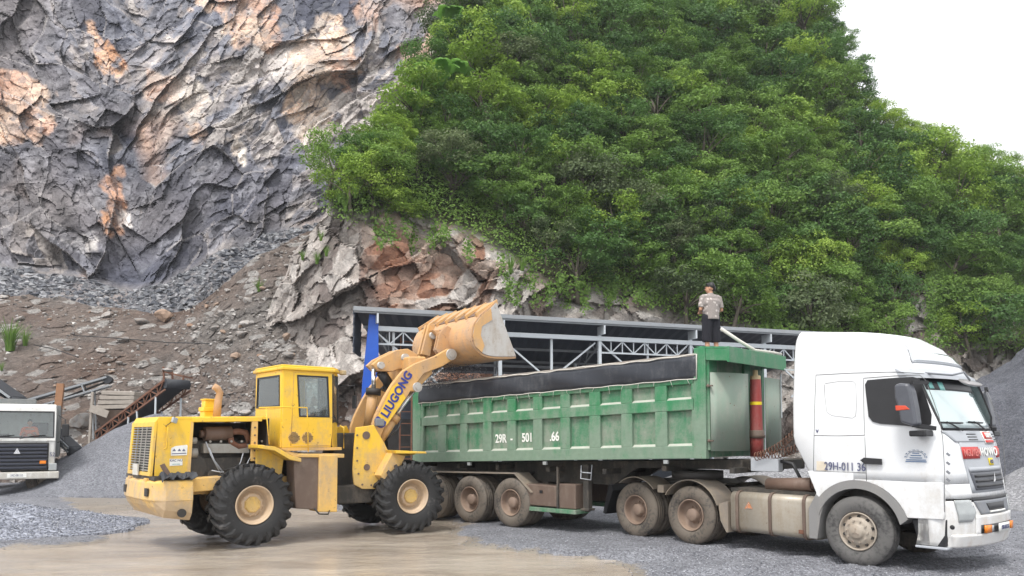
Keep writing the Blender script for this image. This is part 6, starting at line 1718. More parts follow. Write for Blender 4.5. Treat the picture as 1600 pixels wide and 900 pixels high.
# rear window wall
rw = [(-cw_ + 0.04, 2.58), (cw_ - 0.04, 2.58), (cw_ - 0.04, zt), (-cw_ + 0.04, zt)]; ri_ = [(-0.60, 2.62), (0.60, 2.62), (0.57, 3.26), (-0.57, 3.26)]
MB().ring(rw, ri_, u0c - 0.02, u0c + 0.03, axis='x').build('rear_window_frame', yel, ld_, bevel=0.008)
MB().ring(infl(ri_, 0.004), infl(ri_, -0.03), u0c - 0.03, u0c + 0.0, axis='x').build('window_seal', M['black'], ld_)
MB().prism(infl(ri_, -0.02), u0c - 0.012, u0c - 0.004, axis='x').build('rear_window', M['glass'], ld_)
rf = MB(); ro_ = [(u0c - 0.06, -cw_ - 0.05), (u1c + 0.06, -cw_ - 0.05), (u2c + 0.08, -0.42), (u2c + 0.08, 0.42), (u1c + 0.06, cw_ + 0.05), (u0c - 0.06, cw_ + 0.05)]
rf.prism(ro_, zt, zt + 0.07, axis='z'); rf.prism([(x * 0.97 + 0.04, y * 0.93) for x, y in ro_], zt + 0.068, zt + 0.11, axis='z'); rf.build('cab_roof', yel, ld_, bevel=0.02)
MB().box((u2c + 0.08, -0.55, zt + 0.02), (0.10, 0.16, 0.10)).build('front_work_lamp', M['tan_metal'], ld_, bevel=0.02)
m = MB(); m.b2(1.0, 1.45, -0.25, 0.25, 2.0, 2.15); m.b2(0.95, 1.08, -0.25, 0.25, 2.1, 2.85); m.build('seat', M['black'], ld_, bevel=0.04)
m = MB(); m.beam((1.80, 0, 2.0), (1.68, 0, 2.42), 0.06); m.lathe([(0.19, -0.012), (0.205, 0), (0.19, 0.012), (0.175, 0)], (0, 0, 0), 20, closed=True)
m = MB(); m.tube([(1.67 + 0.03 * math.cos(a), 0.20 * math.sin(a), 2.47 + 0.19 * math.cos(a)) for a in np.linspace(0, 2 * math.pi, 18)], 0.014, 6); m.tube([(1.80, 0, 2.0), (1.67, 0, 2.45)], 0.03, 6); m.build('steering_wheel', M['black'], ld_)
# handrails
m = MB(); q = rS([(404, 637), (440, 636), (479, 637), (480, 660), (481, 706)], -0.95)
m.tube([(u, -0.97, z) for u, z in q], 0.013, 6); m.tube([(LR.S(415, 638, -0.95)[0], -0.97, LR.S(415, 638, -0.95)[1]), (LR.S(420, 694, -0.95)[0], -0.97, LR.S(420, 694, -0.95)[1])], 0.012, 6); m.build('handrail', yel, ld_)
m = MB(); m.tube([(1.95, -0.98, 1.78), (1.95, -0.98, 2.20), (1.98, -0.75, 2.25)], 0.014, 6); m.build('grab_handle', yel, ld_)

# wheels
def loader_wheel(parent, u, side, name='wheel', z=0.75):
    sg = 1 if side < 0 else -1; Rw = 0.70; W = 0.56
    tp = [(0.345, 0.09), (0.37, 0.04), (0.43, 0.015), (0.52, 0.0), (0.60, 0.0), (0.66, 0.02), (0.695, 0.06), (Rw, 0.11), (Rw + 0.006, 0.28), (Rw, 0.45), (0.695, 0.50), (0.66, 0.54), (0.60, 0.56), (0.52, 0.56), (0.43, 0.545), (0.37, 0.52), (0.345, 0.47)]
    rm = MB()
    lathe_part([(0.345, 0.10), (0.368, 0.045), (0.362, 0.025), (0.345, 0.03), (0.335, 0.05), (0.330, 0.10), (0.305, 0.13), (0.295, 0.16), (0.285, 0.24), (0.235, 0.26), (0.225, 0.20), (0.20, 0.175), (0.19, 0.165), (0.0005, 0.16)], side, (0, 0, 0), 48, 0, rm)
    rm.lathe([(0.335, sg * 0.10), (0.345, sg * 0.5)], (0, 0, 0), 32)
    for i in range(12):
        a = 2 * math.pi * i / 12; rm.cyl((0.207 * math.cos(a), sg * 0.185, 0.207 * math.sin(a)), (0.207 * math.cos(a), sg * 0.16, 0.207 * math.sin(a)), 0.013, n=6)
    w = rm.build(name, M['rim_loader'] if 'rim_loader' in M else M.setdefault('rim_loader', paint('muddy_tan_rim', (0.56, 0.42, 0.28), (0.42, 0.34, 0.27), 0.6, 0.5, rust=0.3)), parent)
    w.location = (u, side * 1.28, z); w.rotation_euler = (0, random.uniform(0, 6), 0)
    hb = MB(); hb.lathe([(0.16, sg * 0.16), (0.155, sg * 0.13), (0.14, sg * 0.12), (0.0005, sg * 0.118)], (0, 0, 0), 8, smooth=False)
    for i in range(8):
        a = 2 * math.pi * i / 8; hb.cyl((0.12 * math.cos(a), sg * 0.12, 0.12 * math.sin(a)), (0.12 * math.cos(a), sg * 0.10, 0.12 * math.sin(a)), 0.015, n=6)
    hb.build('hub', M['yellow'], w)
    ty = MB(); lathe_part(tp, side, (0, 0, 0), 64, 0, ty, closed=True)
    nl = 22
    for half in (0, 1):
        for i in range(nl):
            a0 = 2 * math.pi * (i + 0.5 * half) / nl
            # a slanted lug from the middle of the tread to the shoulder and a little down the sidewall
            ys = [0.30, 0.19, 0.03, -0.018]; rs_i = [0.68, 0.68, 0.60, 0.545]; rs_o = [0.765, 0.765, 0.757, 0.655]
            if half: ys = [0.56 - y for y in ys]
            vs = []
            for k, (y, ri2, ro2) in enumerate(zip(ys, rs_i, rs_o)):
                aa = a0 + 0.085 * k * (1 if not half else 1)
                hwid = 0.060 if k < 3 else 0.050
                for r_, wd in ((ri2, hwid * 1.15), (ro2, hwid * 0.8)):
                    for s2 in (-1, 1):
                        t_ = aa + s2 * wd
                        vs.append((r_ * math.cos(t_), sg * y, r_ * math.sin(t_)))
            fs = []
            for k in range(3):
                b = k * 4
                fs += [(b, b + 4, b + 6, b + 2), (b + 1, b + 3, b + 7, b + 5), (b + 2, b + 6, b + 7, b + 3)]
            fs += [(0, 2, 3, 1), (12, 13, 15, 14)]
            ty.add(vs, fs)
    ty.build('tyre', M['tyre_dark'], w)
    return w
loader_wheel(ld_, 0, -1); loader_wheel(ld_, 0, 1)
m = MB(); m.cyl((0, -1.0, 0.75), (0, 1.0, 0.75), 0.14, n=14); m.sphere((0, 0, 0.75), 0.28, 14); m.build('rear_axle', M['chassis'], ld_)

# front frame: everything ahead of the hinge, steered a few degrees to the right
D_ang = R(LF.deg - LR.deg)
def toF(o, level=None):
    if level is None: o.location = (1.65, 0, 0); o.rotation_euler = (0, 0, D_ang)
    return o
def fS(pts, v): return [LF.S(x, y, v) for x, y in pts]
for s_ in (-1, 1):
    t_ = fS([(556, 668), (584, 664), (588, 672), (600, 692), (606, 704), (649, 705), (649, 710), (622, 714), (601, 764), (566, 764), (553, 757), (551, 735), (553, 700)], -0.78)
    toF(MB().prism(t_, s_ * 0.80, s_ * 0.74).build('front_frame_tower', M['yellow'], ld_, bevel=0.012))
    t_ = fS([(602, 703), (650, 705), (651, 708), (604, 708)], -0.8)
    toF(MB().prism(t_, s_ * 1.28, s_ * 0.62).build('front_fender', M['yellow'], ld_, bevel=0.008))
    t_ = fS([(604, 707), (624, 712), (602, 762), (585, 742)], -0.8)
    toF(MB().prism(t_, s_ * 1.10, s_ * 0.78).build('fender_skirt', M['yellow_mud'], ld_, bevel=0.01))
m = MB(); m.b2(0.3, 2.3, -0.72, 0.72, 0.62, 1.0); m.b2(0.4, 1.3, -0.3, 0.3, 0.9, 2.1); toF(m.build('front_frame', M['chassis'], ld_, bevel=0.03))
a = LF.S(572, 695, -0.8)
m = MB(); m.cyl((a[0], -0.815, a[1] + 0.2), (a[0], -0.79, a[1] + 0.2), 0.085, n=14); a2 = LF.S(573, 730, -0.8); m.cyl((a2[0], -0.815, a2[1]), (a2[0], -0.79, a2[1]), 0.07, n=14); toF(m.build('pin_plate', M['brown_metal'], ld_))
# LIUGONG boom
arm_px = [(581, 665), (586, 649), (600, 620), (612, 600), (628, 580), (648, 568), (680, 556), (699, 545), (706, 545), (710, 551), (706, 563), (692, 572), (662, 584), (652, 597), (655, 604), (650, 612), (641, 611), (636, 620), (622, 636), (610, 655), (600, 668), (592, 690), (578, 690)]
for s_ in (-1, 1):
    bm_ = toF(MB().prism(fS(arm_px, -0.62), s_ * 0.64, s_ * 0.53).build('boom_arm', M.setdefault('arm_paint', paint('boom_paint', (0.66, 0.38, 0.14), (0.42, 0.30, 0.21), 0.60, 0.5, rust=0.6)), ld_, bevel=0.018))
    if s_ < 0: near_arm = bm_
    m = MB()
    for (x, y, r_) in ((704, 554, 0.13), (651, 605, 0.11)):
        m = MB(); c = LF.S(x, y, -0.62); m.cyl((c[0], s_ * 0.68, c[1]), (c[0], s_ * 0.50, c[1]), r_, n=18); m.cyl((c[0], s_ * 0.70, c[1]), (c[0], s_ * 0.68, c[1]), r_ * 0.55, n=12); toF(m.build('pivot_boss', M['steel_worn'], ld_))
    # lift cylinder
    c0, c1, c2 = LF.S(650, 606, -0.45), LF.S(617, 652, -0.45), LF.S(590, 694, -0.45)
    lc = toF(MB().cyl((c1[0], s_ * 0.45, c1[1]), (c2[0], s_ * 0.45, c2[1]), 0.10, n=16).cyl((c1[0] + 0.02, s_ * 0.45, c1[1] + 0.03), (c1[0] - 0.06, s_ * 0.45, c1[1] - 0.09), 0.125, n=16).build('lift_cylinder', M['orange'], ld_))
    MB().cyl((c0[0], s_ * 0.45, c0[1]), (c1[0], s_ * 0.45, c1[1]), 0.042, n=12).build('piston_rod', M['chrome'], lc)
    MB().tube([(c1[0] + 0.10, s_ * 0.58, c1[1] - 0.02), (c1[0] + 0.02, s_ * 0.60, c1[1] - 0.25), (c2[0] + 0.15, s_ * 0.58, c2[1] + 0.1)], 0.018, 6).build('oil_line', M['black'], lc)
c0, c1 = LF.S(588, 658, -0.645), LF.S(632, 586, -0.645)
cx_, cz_ = (c0[0] + c1[0]) / 2, (c0[1] + c1[1]) / 2; ang = math.atan2(c1[1] - c0[1], c1[0] - c0[0])
nu_ = Vector((math.cos(ang), 0, math.sin(ang))); 
p_ = LF.S(612, 625, -0.65); pl = LF.S(590, 661, -0.65)
wrap = bpy.data.objects.new('boom_lettering', None)
bpy.data.objects.remove(wrap)
m = MB(); yb_ = fS([(596, 655), (611, 660), (633, 622), (618, 611)], -0.65)
toF(MB().prism(fS([(590, 652), (604, 665), (634, 622), (621, 598), (612, 606)], -0.65), -0.6445, -0.646).build('yellow_patch', M['yellow'], ld_))
l1 = text('LIUGONG', 0.27, near_arm, (p_[0] + 0.13, -0.652, p_[1] + 0.13), 'side', M['letter_blue'], rot=ang + 0.02, bold=0.010, sx=0.92, spacing=1.05)
l2 = text('C', 0.34, near_arm, (pl[0] + 0.06, -0.652, pl[1] + 0.0), 'side', M['letter_blue'], rot=ang, bold=0.02, sx=0.8)
# cross tube, lever, link, tilt cylinder
lev = fS([(580, 570), (590, 561), (618, 547), (636, 545), (650, 553), (655, 566), (640, 577), (622, 577), (612, 581), (590, 580)], -0.15)
toF(MB().prism(lev, -0.20, -0.10).build('tilt_lever', M['orange'], ld_, bevel=0.02)); toF(MB().prism(lev, 0.10, 0.20).build('tilt_lever', M['orange'], ld_, bevel=0.02))
c = LF.S(632, 559, -0.2); d_ = LF.S(594, 571, -0.2); e_ = LF.S(640, 585, -0.2)
m = MB(); m.cyl((c[0], -0.28, c[1]), (c[0], 0.28, c[1]), 0.09, n=16); toF(m.build('lever_pin', M['steel_worn'], ld_))
m = MB(); m.cyl((d_[0], -0.28, d_[1]), (d_[0], 0.28, d_[1]), 0.08, n=16); toF(m.build('lever_pin', M['steel_worn'], ld_))
m = MB(); m.prism(fS([(622, 560), (648, 560), (660, 585), (640, 606), (622, 596)], 0), -0.55, 0.55); toF(m.build('cross_tube', M['arm_paint'], ld_, bevel=0.04))
t0, t1, t2 = LF.S(588, 576, -0.15), LF.S(588, 610, -0.15), LF.S(580, 668, -0.15)
tc_ = toF(MB().cyl((t1[0], 0, t1[1]), (t2[0], 0, t2[1]), 0.12, n=18).build('tilt_cylinder', M['orange'], ld_))
MB().cyl((t0[0], 0, t0[1]), (t1[0], 0, t1[1]), 0.05, n=12).build('piston_rod', M['chrome'], tc_)
MB().cyl((t1[0], 0, t1[1] + 0.05), (t1[0] - 0.01, 0, t1[1] - 0.10), 0.17, n=20).build('gland', M['dark'], tc_)
MB().tube([(d_[0] + 0.10, 0, d_[1] - 0.12), (d_[0] + 0.28, 0, d_[1] - 0.35), (d_[0] + 0.2, 0, d_[1] - 0.55)], 0.12, 10).build('hose_bundle', M['black'], tc_)
a = LF.S(589, 660, -0.55); hl = toF(MB().box((a[0], -0.60, a[1]), (0.20, 0.22, 0.17)).build('front_lamp', M['grey_plastic'], ld_, bevel=0.02))
MB().box((a[0] + 0.105, -0.60, a[1]), (0.012, 0.17, 0.12)).build('lamp_lens', M['lens'], hl)
# hoses and bolts that break up the plain faces
for k in range(3):
    q = fS([(603 + 3 * k, 700), (600 + 3 * k, 680), (606 + 3 * k, 660), (618 + 3 * k, 640), (634 + 2 * k, 612)], -0.5)
    toF(MB().tube([(u, -0.50 + 0.05 * k, z) for u, z in q], 0.018, 6).build('boom_hose', M['black'], ld_))
m = MB()
for x, y in ((558, 680), (558, 700), (558, 720), (560, 740), (566, 757), (580, 758), (594, 757)):
    c = fS([(x, y)], -0.8)[0]; m.cyl((c[0], -0.815, c[1]), (c[0], -0.80, c[1]), 0.022, n=6, smooth=False)
toF(m.build('bolts', M['brown_metal'], ld_))
m = MB()
for x, y in ((398, 668), (398, 680), (398, 692), (398, 704), (398, 716), (398, 728)):
    c = LR.S(x, y, -0.76); m.cyl((0.16, -0.775, c[1]), (0.16, -0.755, c[1]), 0.02, n=6, smooth=False)
m.build('bolts', M['brown_metal'], ld_)
m = MB(); m.tube([(u2c, -0.60, 3.1), (u2c + 0.2, -0.85, 3.1), (u2c + 0.2, -0.85, 2.9)], 0.012, 6); mq_ = m.build('mirror_arm', M['black'], ld_)
MB().box((u2c + 0.2, -0.85, 2.75), (0.03, 0.16, 0.28)).build('rear_view_mirror', M['black'], mq_, bevel=0.01)
m = MB(); m.tube([(1.2, -1.22, 0.62), (1.3, -1.24, 0.5), (1.5, -1.22, 0.48), (1.62, -1.1, 0.6), (1.6, -0.9, 0.8)], 0.016, 6); m.build('loose_hose', M['black'], ld_)
# bucket shell and fittings
BV = 1.45
bk_out = fS([(806, 557), (792, 557.5), (766, 557), (752, 552), (742, 541), (738, 526), (741, 508), (752, 493), (764, 484), (775, 473)], -BV)
def chaikin(P_):
    o_ = [P_[0]]
    for i in range(len(P_) - 1):
        a, b = P_[i], P_[i + 1]
        if i > 0: o_.append((a[0] * .75 + b[0] * .25, a[1] * .75 + b[1] * .25))
        if i < len(P_) - 2: o_.append((a[0] * .25 + b[0] * .75, a[1] * .25 + b[1] * .75))
    return o_ + [P_[-1]]
bk_raw = bk_out; bk_out = chaikin(chaikin(bk_out))
def inset(P_, d):
    r_ = []
    for i, p in enumerate(P_):
        a = P_[max(0, i - 1)]; b = P_[min(len(P_) - 1, i + 1)]
        dx, dz = b[0] - a[0], b[1] - a[1]; L = math.hypot(dx, dz); r_.append((p[0] - dz / L * -d, p[1] + dx / L * -d))
    return r_
bk_in = inset(bk_out, -0.045) 
cu1 = sum(p[0] for p in bk_out) / len(bk_out); 
sh_ = MB().prism(bk_out + bk_in[::-1], -BV, BV, smooth=False)
bucket = toF(sh_.build('bucket', M.setdefault('bucket_paint', paint('bucket_paint', (0.60, 0.34, 0.15), (0.42, 0.31, 0.23), 0.74, 0.55, rust=0.8)), ld_, bevel=0.006))
for s_ in (-1, 1):
    MB().prism(bk_out, s_ * (BV + 0.02), s_ * (BV - 0.02)).build('side_plate', M['steel_worn'], bucket, bevel=0.006)
    wl2 = inset(bk_out, -0.0)
    ed = fS([(806, 557), (776, 472), (767, 474), (752, 492), (764, 506), (778, 540), (764, 546), (755, 552), (790, 559)], -BV)
    MB().prism(fS([(741, 541), (738, 526), (741, 508), (752, 493), (766, 482), (768, 500), (752, 510), (750, 524), (756, 540), (752, 551)], -BV), s_ * (BV + 0.035), s_ * (BV + 0.018)).build('wear_strip', M['orange'], bucket)
# seams / stiffeners over the back
m = MB()
for pr_ in ((7, 0.0),):
    pass
for v in (-0.35, 0.35):
    for w_ in (-0.05, 0.05):
        lug = fS([(742, 505), (744, 545), (724, 552), (716, 540), (722, 512), (734, 500)], -BV)
        m = MB(); m.prism(lug, v + w_ - 0.02, v + w_ + 0.02); m.build('bucket_lug', M['bucket_paint'], bucket, bevel=0.006)
b_edge = fS([(745, 504), (738, 509)], -BV)
m = MB(); p = bk_raw[6]; m.b2(p[0] - 0.012, p[0] + 0.03, -BV, BV, p[1] - 0.02, p[1] + 0.02); m.build('back_bead', M['orange'], bucket)
m = MB(); p = bk_raw[7]; m.b2(p[0] - 0.03, p[0] + 0.0, -BV, BV, p[1] - 0.02, p[1] + 0.02); m.build('back_bead', M['orange'], bucket)
# spill guard: tilted plate with ribs along the top
gq = fS([(750, 494), (775, 473), (771, 469), (746, 492)], -BV)
MB().prism([(gq[0][0] + 0.02, gq[0][1] + .01), (gq[1][0] + 0.06, gq[1][1]), (gq[1][0] + 0.05, gq[1][1] + 0.05), (gq[0][0] - 0.03, gq[0][1] + 0.03)], -BV + 0.03, BV - 0.03).build('spill_guard', M['muffler'], bucket)
for i in range(7):
    v = -BV + 0.05 + i * (2 * BV - 0.1) / 6
    MB().prism([(gq[0][0] - 0.06, gq[0][1] - 0.02), (gq[1][0] + 0.06, gq[1][1] - 0.02), (gq[1][0] + 0.05, gq[1][1] + 0.09), (gq[0][0] - 0.10, gq[0][1] + 0.06)], v - 0.025, v + 0.025).build('guard_rib', M['arm_paint'], bucket)
lk = fS([(676, 505), (686, 505), (678, 556), (664, 552)], -0.3)
toF(MB().prism(lk, -0.12, -0.04).build('bucket_link', M['orange'], ld_, bevel=0.01)); toF(MB().prism(lk, 0.04, 0.12).build('bucket_link', M['orange'], ld_, bevel=0.01))
c = LF.S(681, 523, -0.3); m = MB(); m.cyl((c[0], -0.2, c[1]), (c[0], 0.2, c[1]), 0.085, n=16); toF(m.build('link_pin', M['steel_worn'], ld_))
m = MB(); m.prism(fS([(676, 515), (690, 515), (740, 512), (742, 540), (700, 548)], -0.3), -0.30, 0.30); toF(m.build('link_bracket', M['bucket_paint'], ld_, bevel=0.02))
# front wheels live on the steered frame
for s_ in (-1, 1):
    w_ = loader_wheel(ld_, 0, s_)
    c, sn = math.cos(D_ang), math.sin(D_ang); u, v = 1.85, s_ * 1.28
    w_.location = (1.65 + u * c - v * sn, u * sn + v * c, 0.75); w_.rotation_euler = (0, w_.rotation_euler[1], D_ang)
    w_.rotation_mode = 'ZYX' if False else 'XYZ'
m = MB(); m.cyl((1.85, -1.0, 0.75), (1.85, 1.0, 0.75), 0.14, n=14); m.sphere((1.85, 0, 0.75), 0.28, 14); toF(m.build('front_axle', M['chassis'], ld_))
# gravel falling out of the bucket
gf = np.random.default_rng(31); n = 3200
bl = [LF.S(x, y, 0.2) for x, y in ((660, 560), (755, 560))]
uu = gf.uniform(bl[0][0] + 0.1, bl[1][0], n); vv = gf.uniform(0.0, 1.2, n); zz = 3.95 - gf.uniform(0, 1.0, n) ** 0.8 * 0.75
pts = np.stack([LF.x + uu * LF.c - vv * LF.s, LF.y + uu * LF.s + vv * LF.c, zz], 1)
rubble('falling_gravel', pts, 0.010 + 0.016 * gf.random(n), M['rubble_dark'], 'gravel falling from the raised bucket into the trailer', 8, cat='gravel')

# ------------------------------------------------------------------ people
def skin_union(name, segs, mat, parent, voxel=0.014, smooth=4):
    """tapered limbs and rounded masses fused into one continuous surface"""
    m = MB()
    for s_ in segs:
        if s_[0] == 'e': m.sphere(s_[1], 1.0, 20, sc=s_[2])
        elif s_[0] == 'c': m.cyl(s_[1], s_[2], s_[3], s_[4], 16, smooth=True)
        else:
            p0, p1, r0, r1 = s_; m.cyl(p0, p1, r0, r1, 16); m.sphere(p0, r0, 14); m.sphere(p1, r1, 14)
    o = m.build(name, mat, None)
    md = o.modifiers.new('r', 'REMESH'); md.mode = 'VOXEL'; md.voxel_size = voxel; md.use_smooth_shade = True
    md = o.modifiers.new('s', 'SMOOTH'); md.factor = 0.5; md.iterations = smooth
    bpy.context.view_layer.update()
    me = bpy.data.meshes.new_from_object(o.evaluated_get(bpy.context.evaluated_depsgraph_get()))
    me.materials.clear(); me.materials.append(mat); me.polygons.foreach_set('use_smooth', [True] * len(me.polygons))
    o.modifiers.clear(); o.data = me; o.parent = parent
    return o
def hand(base, d, side, curl=0.6):
    """palm, four unequal curled fingers and a thumb; d: forearm direction"""
    d = Vector(d).normalized(); up = Vector((0, 0, 1)); w = d.cross(up).normalized() * side; n = w.cross(d).normalized() * side
    b = Vector(base); S_ = [(tuple(b), tuple(b + d * 0.07), 0.028, 0.034)]
    for k, (off, L) in enumerate(((-0.028, 0.066), (-0.009, 0.075), (0.010, 0.070), (0.028, 0.055))):
        p = b + d * 0.08 + w * off; q = p + d * L * 0.5 - n * L * 0.15 * curl; r_ = q + d * L * 0.3 - n * L * 0.5 * curl
        S_ += [(tuple(p), tuple(q), 0.0095, 0.009), (tuple(q), tuple(r_), 0.009, 0.0075)]
    p = b + d * 0.03 - w * 0.03; q = p + d * 0.035 - w * 0.03; S_ += [(tuple(p), tuple(q), 0.012, 0.010), (tuple(q), tuple(q + d * 0.03 - n * 0.015), 0.010, 0.008)]
    return S_
def head_segs(c, yaw=0.0):
    """head centre c; local facing +y turned by yaw"""
    Rz = Matrix.Rotation(yaw, 3, 'Z'); c = Vector(c)
    f = lambda x, y, z: tuple(c + Rz @ Vector((x, y, z)))
    return [('e', f(0, -0.012, 0.02), (0.076, 0.094, 0.098)), ('e', f(0, 0.02, -0.035), (0.062, 0.070, 0.078)), ('e', f(0, 0.045, -0.085), (0.034, 0.034, 0.026)),
            (f(0, 0.088, 0.01), f(0, 0.106, -0.022), 0.010, 0.014), ('e', f(0.076, -0.005, -0.01), (0.012, 0.020, 0.032)), ('e', f(-0.076, -0.005, -0.01), (0.012, 0.020, 0.032)),
            ('e', f(0, 0.087, -0.052), (0.024, 0.010, 0.008)), ('e', f(0, 0.075, 0.026), (0.05, 0.018, 0.010))], f
# man on top of the load
pw = P(1112, 561, 16.3)
man = thing('person', 'man in patterned grey t-shirt and black shorts standing on the trailer load', 'person', tuple(pw), R(14))
hs, hf = head_segs((0, 0.015, 1.525), R(48))
segs = [((-0.06, 0, 0.90), (0.06, 0, 0.90), 0.09, 0.09), ((0, -0.01, 0.92), (0, 0, 1.12), 0.105, 0.105), ((-0.09, 0, 1.20), (0.09, 0, 1.20), 0.11, 0.11), ((-0.165, 0, 1.325), (0.165, 0, 1.325), 0.052, 0.052), ((-0.08, 0.0, 1.31), (0.08, 0.0, 1.31), 0.075, 0.075),
        ((0, -0.005, 1.33), (0, 0.01, 1.46), 0.055, 0.05)]
for s_ in (-1, 1):
    segs += [((s_ * 0.095, 0, 0.86), (s_ * 0.10, 0.01, 0.47), 0.085, 0.052), ((s_ * 0.10, 0.01, 0.47), (s_ * 0.105, -0.02, 0.28), 0.052, 0.050), ((s_ * 0.105, -0.02, 0.28), (s_ * 0.105, 0.0, 0.08), 0.048, 0.033),
             ((s_ * 0.105, -0.02, 0.045), (s_ * 0.115, 0.10, 0.035), 0.038, 0.036), ((s_ * 0.115, 0.10, 0.03), (s_ * 0.12, 0.17, 0.022), 0.034, 0.022),
             ((s_ * 0.19, 0, 1.32), (s_ * 0.245, -0.01, 1.06), 0.05, 0.038), ((s_ * 0.245, -0.01, 1.06), (s_ * 0.15, 0.21, 1.02), 0.038, 0.027)]
    segs += hand((s_ * 0.145, 0.22, 1.02), (-s_ * 0.35, 0.9, 0.1), s_)
body = skin_union('body', segs + hs, M['skin'], man, 0.0085, 3)
hair = skin_union('hair', [('e', hf(0, -0.022, 0.040), (0.084, 0.098, 0.096)), ('e', hf(0, -0.055, 0.0), (0.075, 0.055, 0.075)), ('e', hf(0, 0.035, 0.088), (0.06, 0.05, 0.03))], M['hair'], man, 0.01, 2)
for s_ in (-1, 1): MB().sphere(hf(s_ * 0.03, 0.088, 0.012), 0.011, 8, sc=(1, 0.6, 0.7)).build('eye', M['black'], man)
def shirt_mat():
    t = NT('patterned_shirt'); co = t.coords()
    v = t.vor(co, 11.0); m1 = t.g(v, 0.30, 0.22)
    c = t.mix(t.noise(co, 40, 3), (0.22, 0.19, 0.175), (0.36, 0.32, 0.30)); c = t.mix(t.math('MULTIPLY', m1, 0.75), c, (0.62, 0.56, 0.52))
    t.bsdf(c, 0.9, 0, t.bump(t.noise(co, 18, 3), 0.4, 0.02)); return t.m
sh_segs = [('c', (0, 0.0, 0.84), (0, 0.0, 1.25), 0.175, 0.17), ((-0.075, 0, 1.05), (0.075, 0, 1.05), 0.125, 0.125), ((-0.09, 0, 1.20), (0.09, 0, 1.20), 0.130, 0.130), ((-0.165, 0, 1.325), (0.165, 0, 1.325), 0.064, 0.064), ((-0.08, 0, 1.315), (0.08, 0, 1.315), 0.085, 0.085), ('c', (0, 0, 1.36), (0, 0.005, 1.415), 0.075, 0.063)]
for s_ in (-1, 1): sh_segs.append(('c', (s_ * 0.18, 0, 1.34), (s_ * 0.235, -0.008, 1.10), 0.070, 0.066))
skin_union('t_shirt', sh_segs, shirt_mat(), man, 0.0095, 3)
st = [((-0.07, 0, 0.88), (0.07, 0, 0.88), 0.135, 0.135)]
for s_ in (-1, 1): st.append(('c', (s_ * 0.085, 0, 0.88), (s_ * 0.105, 0.0, 0.36), 0.118, 0.102))
skin_union('shorts', st, M['shorts'], man, 0.0095, 2)

def sitter(name_label, loc, rz, cloth, parent_loc=None, scale=1.0):
    t = thing('person', name_label, 'person', loc, rz)
    h_, f_ = head_segs((0, 0.06, 0.66), 0.0)
    S_ = [((-0.10, 0, 0.08), (0.10, 0, 0.08), 0.12, 0.12), ((0, 0, 0.10), (0, 0.02, 0.30), 0.13, 0.12), ((-0.16, 0.02, 0.46), (0.16, 0.02, 0.46), 0.055, 0.055), ((-0.08, 0.02, 0.38), (0.08, 0.02, 0.38), 0.11, 0.11), ((0, 0.02, 0.47), (0, 0.05, 0.60), 0.055, 0.05)]
    for s_ in (-1, 1):
        S_ += [((s_ * 0.10, 0.02, 0.07), (s_ * 0.13, 0.44, 0.10), 0.09, 0.06), ((s_ * 0.13, 0.44, 0.10), (s_ * 0.13, 0.50, -0.30), 0.055, 0.04), ((s_ * 0.13, 0.50, -0.32), (s_ * 0.13, 0.62, -0.34), 0.04, 0.03),
               ((s_ * 0.19, 0.02, 0.45), (s_ * 0.25, 0.12, 0.22), 0.05, 0.04), ((s_ * 0.25, 0.12, 0.22), (s_ * 0.17, 0.38, 0.30), 0.038, 0.027)]
        S_ += hand((s_ * 0.17, 0.39, 0.30), (-s_ * 0.2, 0.9, 0.1), s_)
    skin_union('body', S_ + h_, M['skin'], t, 0.012, 3)
    skin_union('hair', [('e', f_(0, -0.022, 0.045), (0.084, 0.098, 0.092))], M['hair'], t, 0.014, 2)
    sg = [((-0.09, 0, 0.12), (0.09, 0, 0.12), 0.135, 0.135), ((-0.09, 0.02, 0.33), (0.09, 0.02, 0.33), 0.13, 0.13), ((-0.16, 0.02, 0.46), (0.16, 0.02, 0.46), 0.068, 0.068)]
    for s_ in (-1, 1): sg.append(('c', (s_ * 0.18, 0.02, 0.46), (s_ * 0.252, 0.125, 0.21), 0.068, 0.055)); sg.append(('c', (s_ * 0.252, 0.125, 0.215), (s_ * 0.20, 0.29, 0.27), 0.05, 0.042))
    skin_union('shirt', sg, cloth, t, 0.013, 2)
    tr_ = []
    for s_ in (-1, 1): tr_ += [('c', (s_ * 0.09, 0.0, 0.08), (s_ * 0.13, 0.46, 0.10), 0.105, 0.078), ('c', (s_ * 0.13, 0.45, 0.14), (s_ * 0.13, 0.50, -0.28), 0.074, 0.055)]
    skin_union('trousers', tr_, M['shorts'], t, 0.013, 2)
    return t
a = LR.w(1.22, 0.0, 0)
sitter('driver in a pale shirt sitting inside the yellow loader cab', (a.x, a.y, 2.17), R(LR.deg - 90), M['white_cloth'])

# ------------------------------------------------------------------ small white tipper at the left edge
LT = Fr(P(27, 700, 26.2).x, 26.2, -60)
lt = thing('tipper_truck', 'older white tipper truck with black grille facing the camera at the left edge', 'truck', (LT.x, LT.y, 0), R(-60))
W_ = 1.10
wh = M['white_old']
MB().b2(-1.75, -0.06, -W_, W_, 0.95, 1.90).build('cab_lower', wh, lt, bevel=0.05)
MB().b2(-1.75, -1.70, -W_, W_, 1.90, 2.95).build('cab_back', wh, lt)
for s_ in (-1, 1):
    MB().ring([(-1.75, 1.88), (-0.02, 1.88), (-0.20, 2.98), (-1.75, 2.98)], [(-1.3, 2.0), (-0.16, 2.0), (-0.30, 2.82), (-1.3, 2.82)], s_ * W_, s_ * (W_ - 0.06)).build('door_frame', wh, lt, bevel=0.01)
    MB().prism([(-1.3, 2.0), (-0.16, 2.0), (-0.30, 2.82), (-1.3, 2.82)], s_ * (W_ - 0.02), s_ * (W_ - 0.03)).build('door_glass', M['glass'], lt)
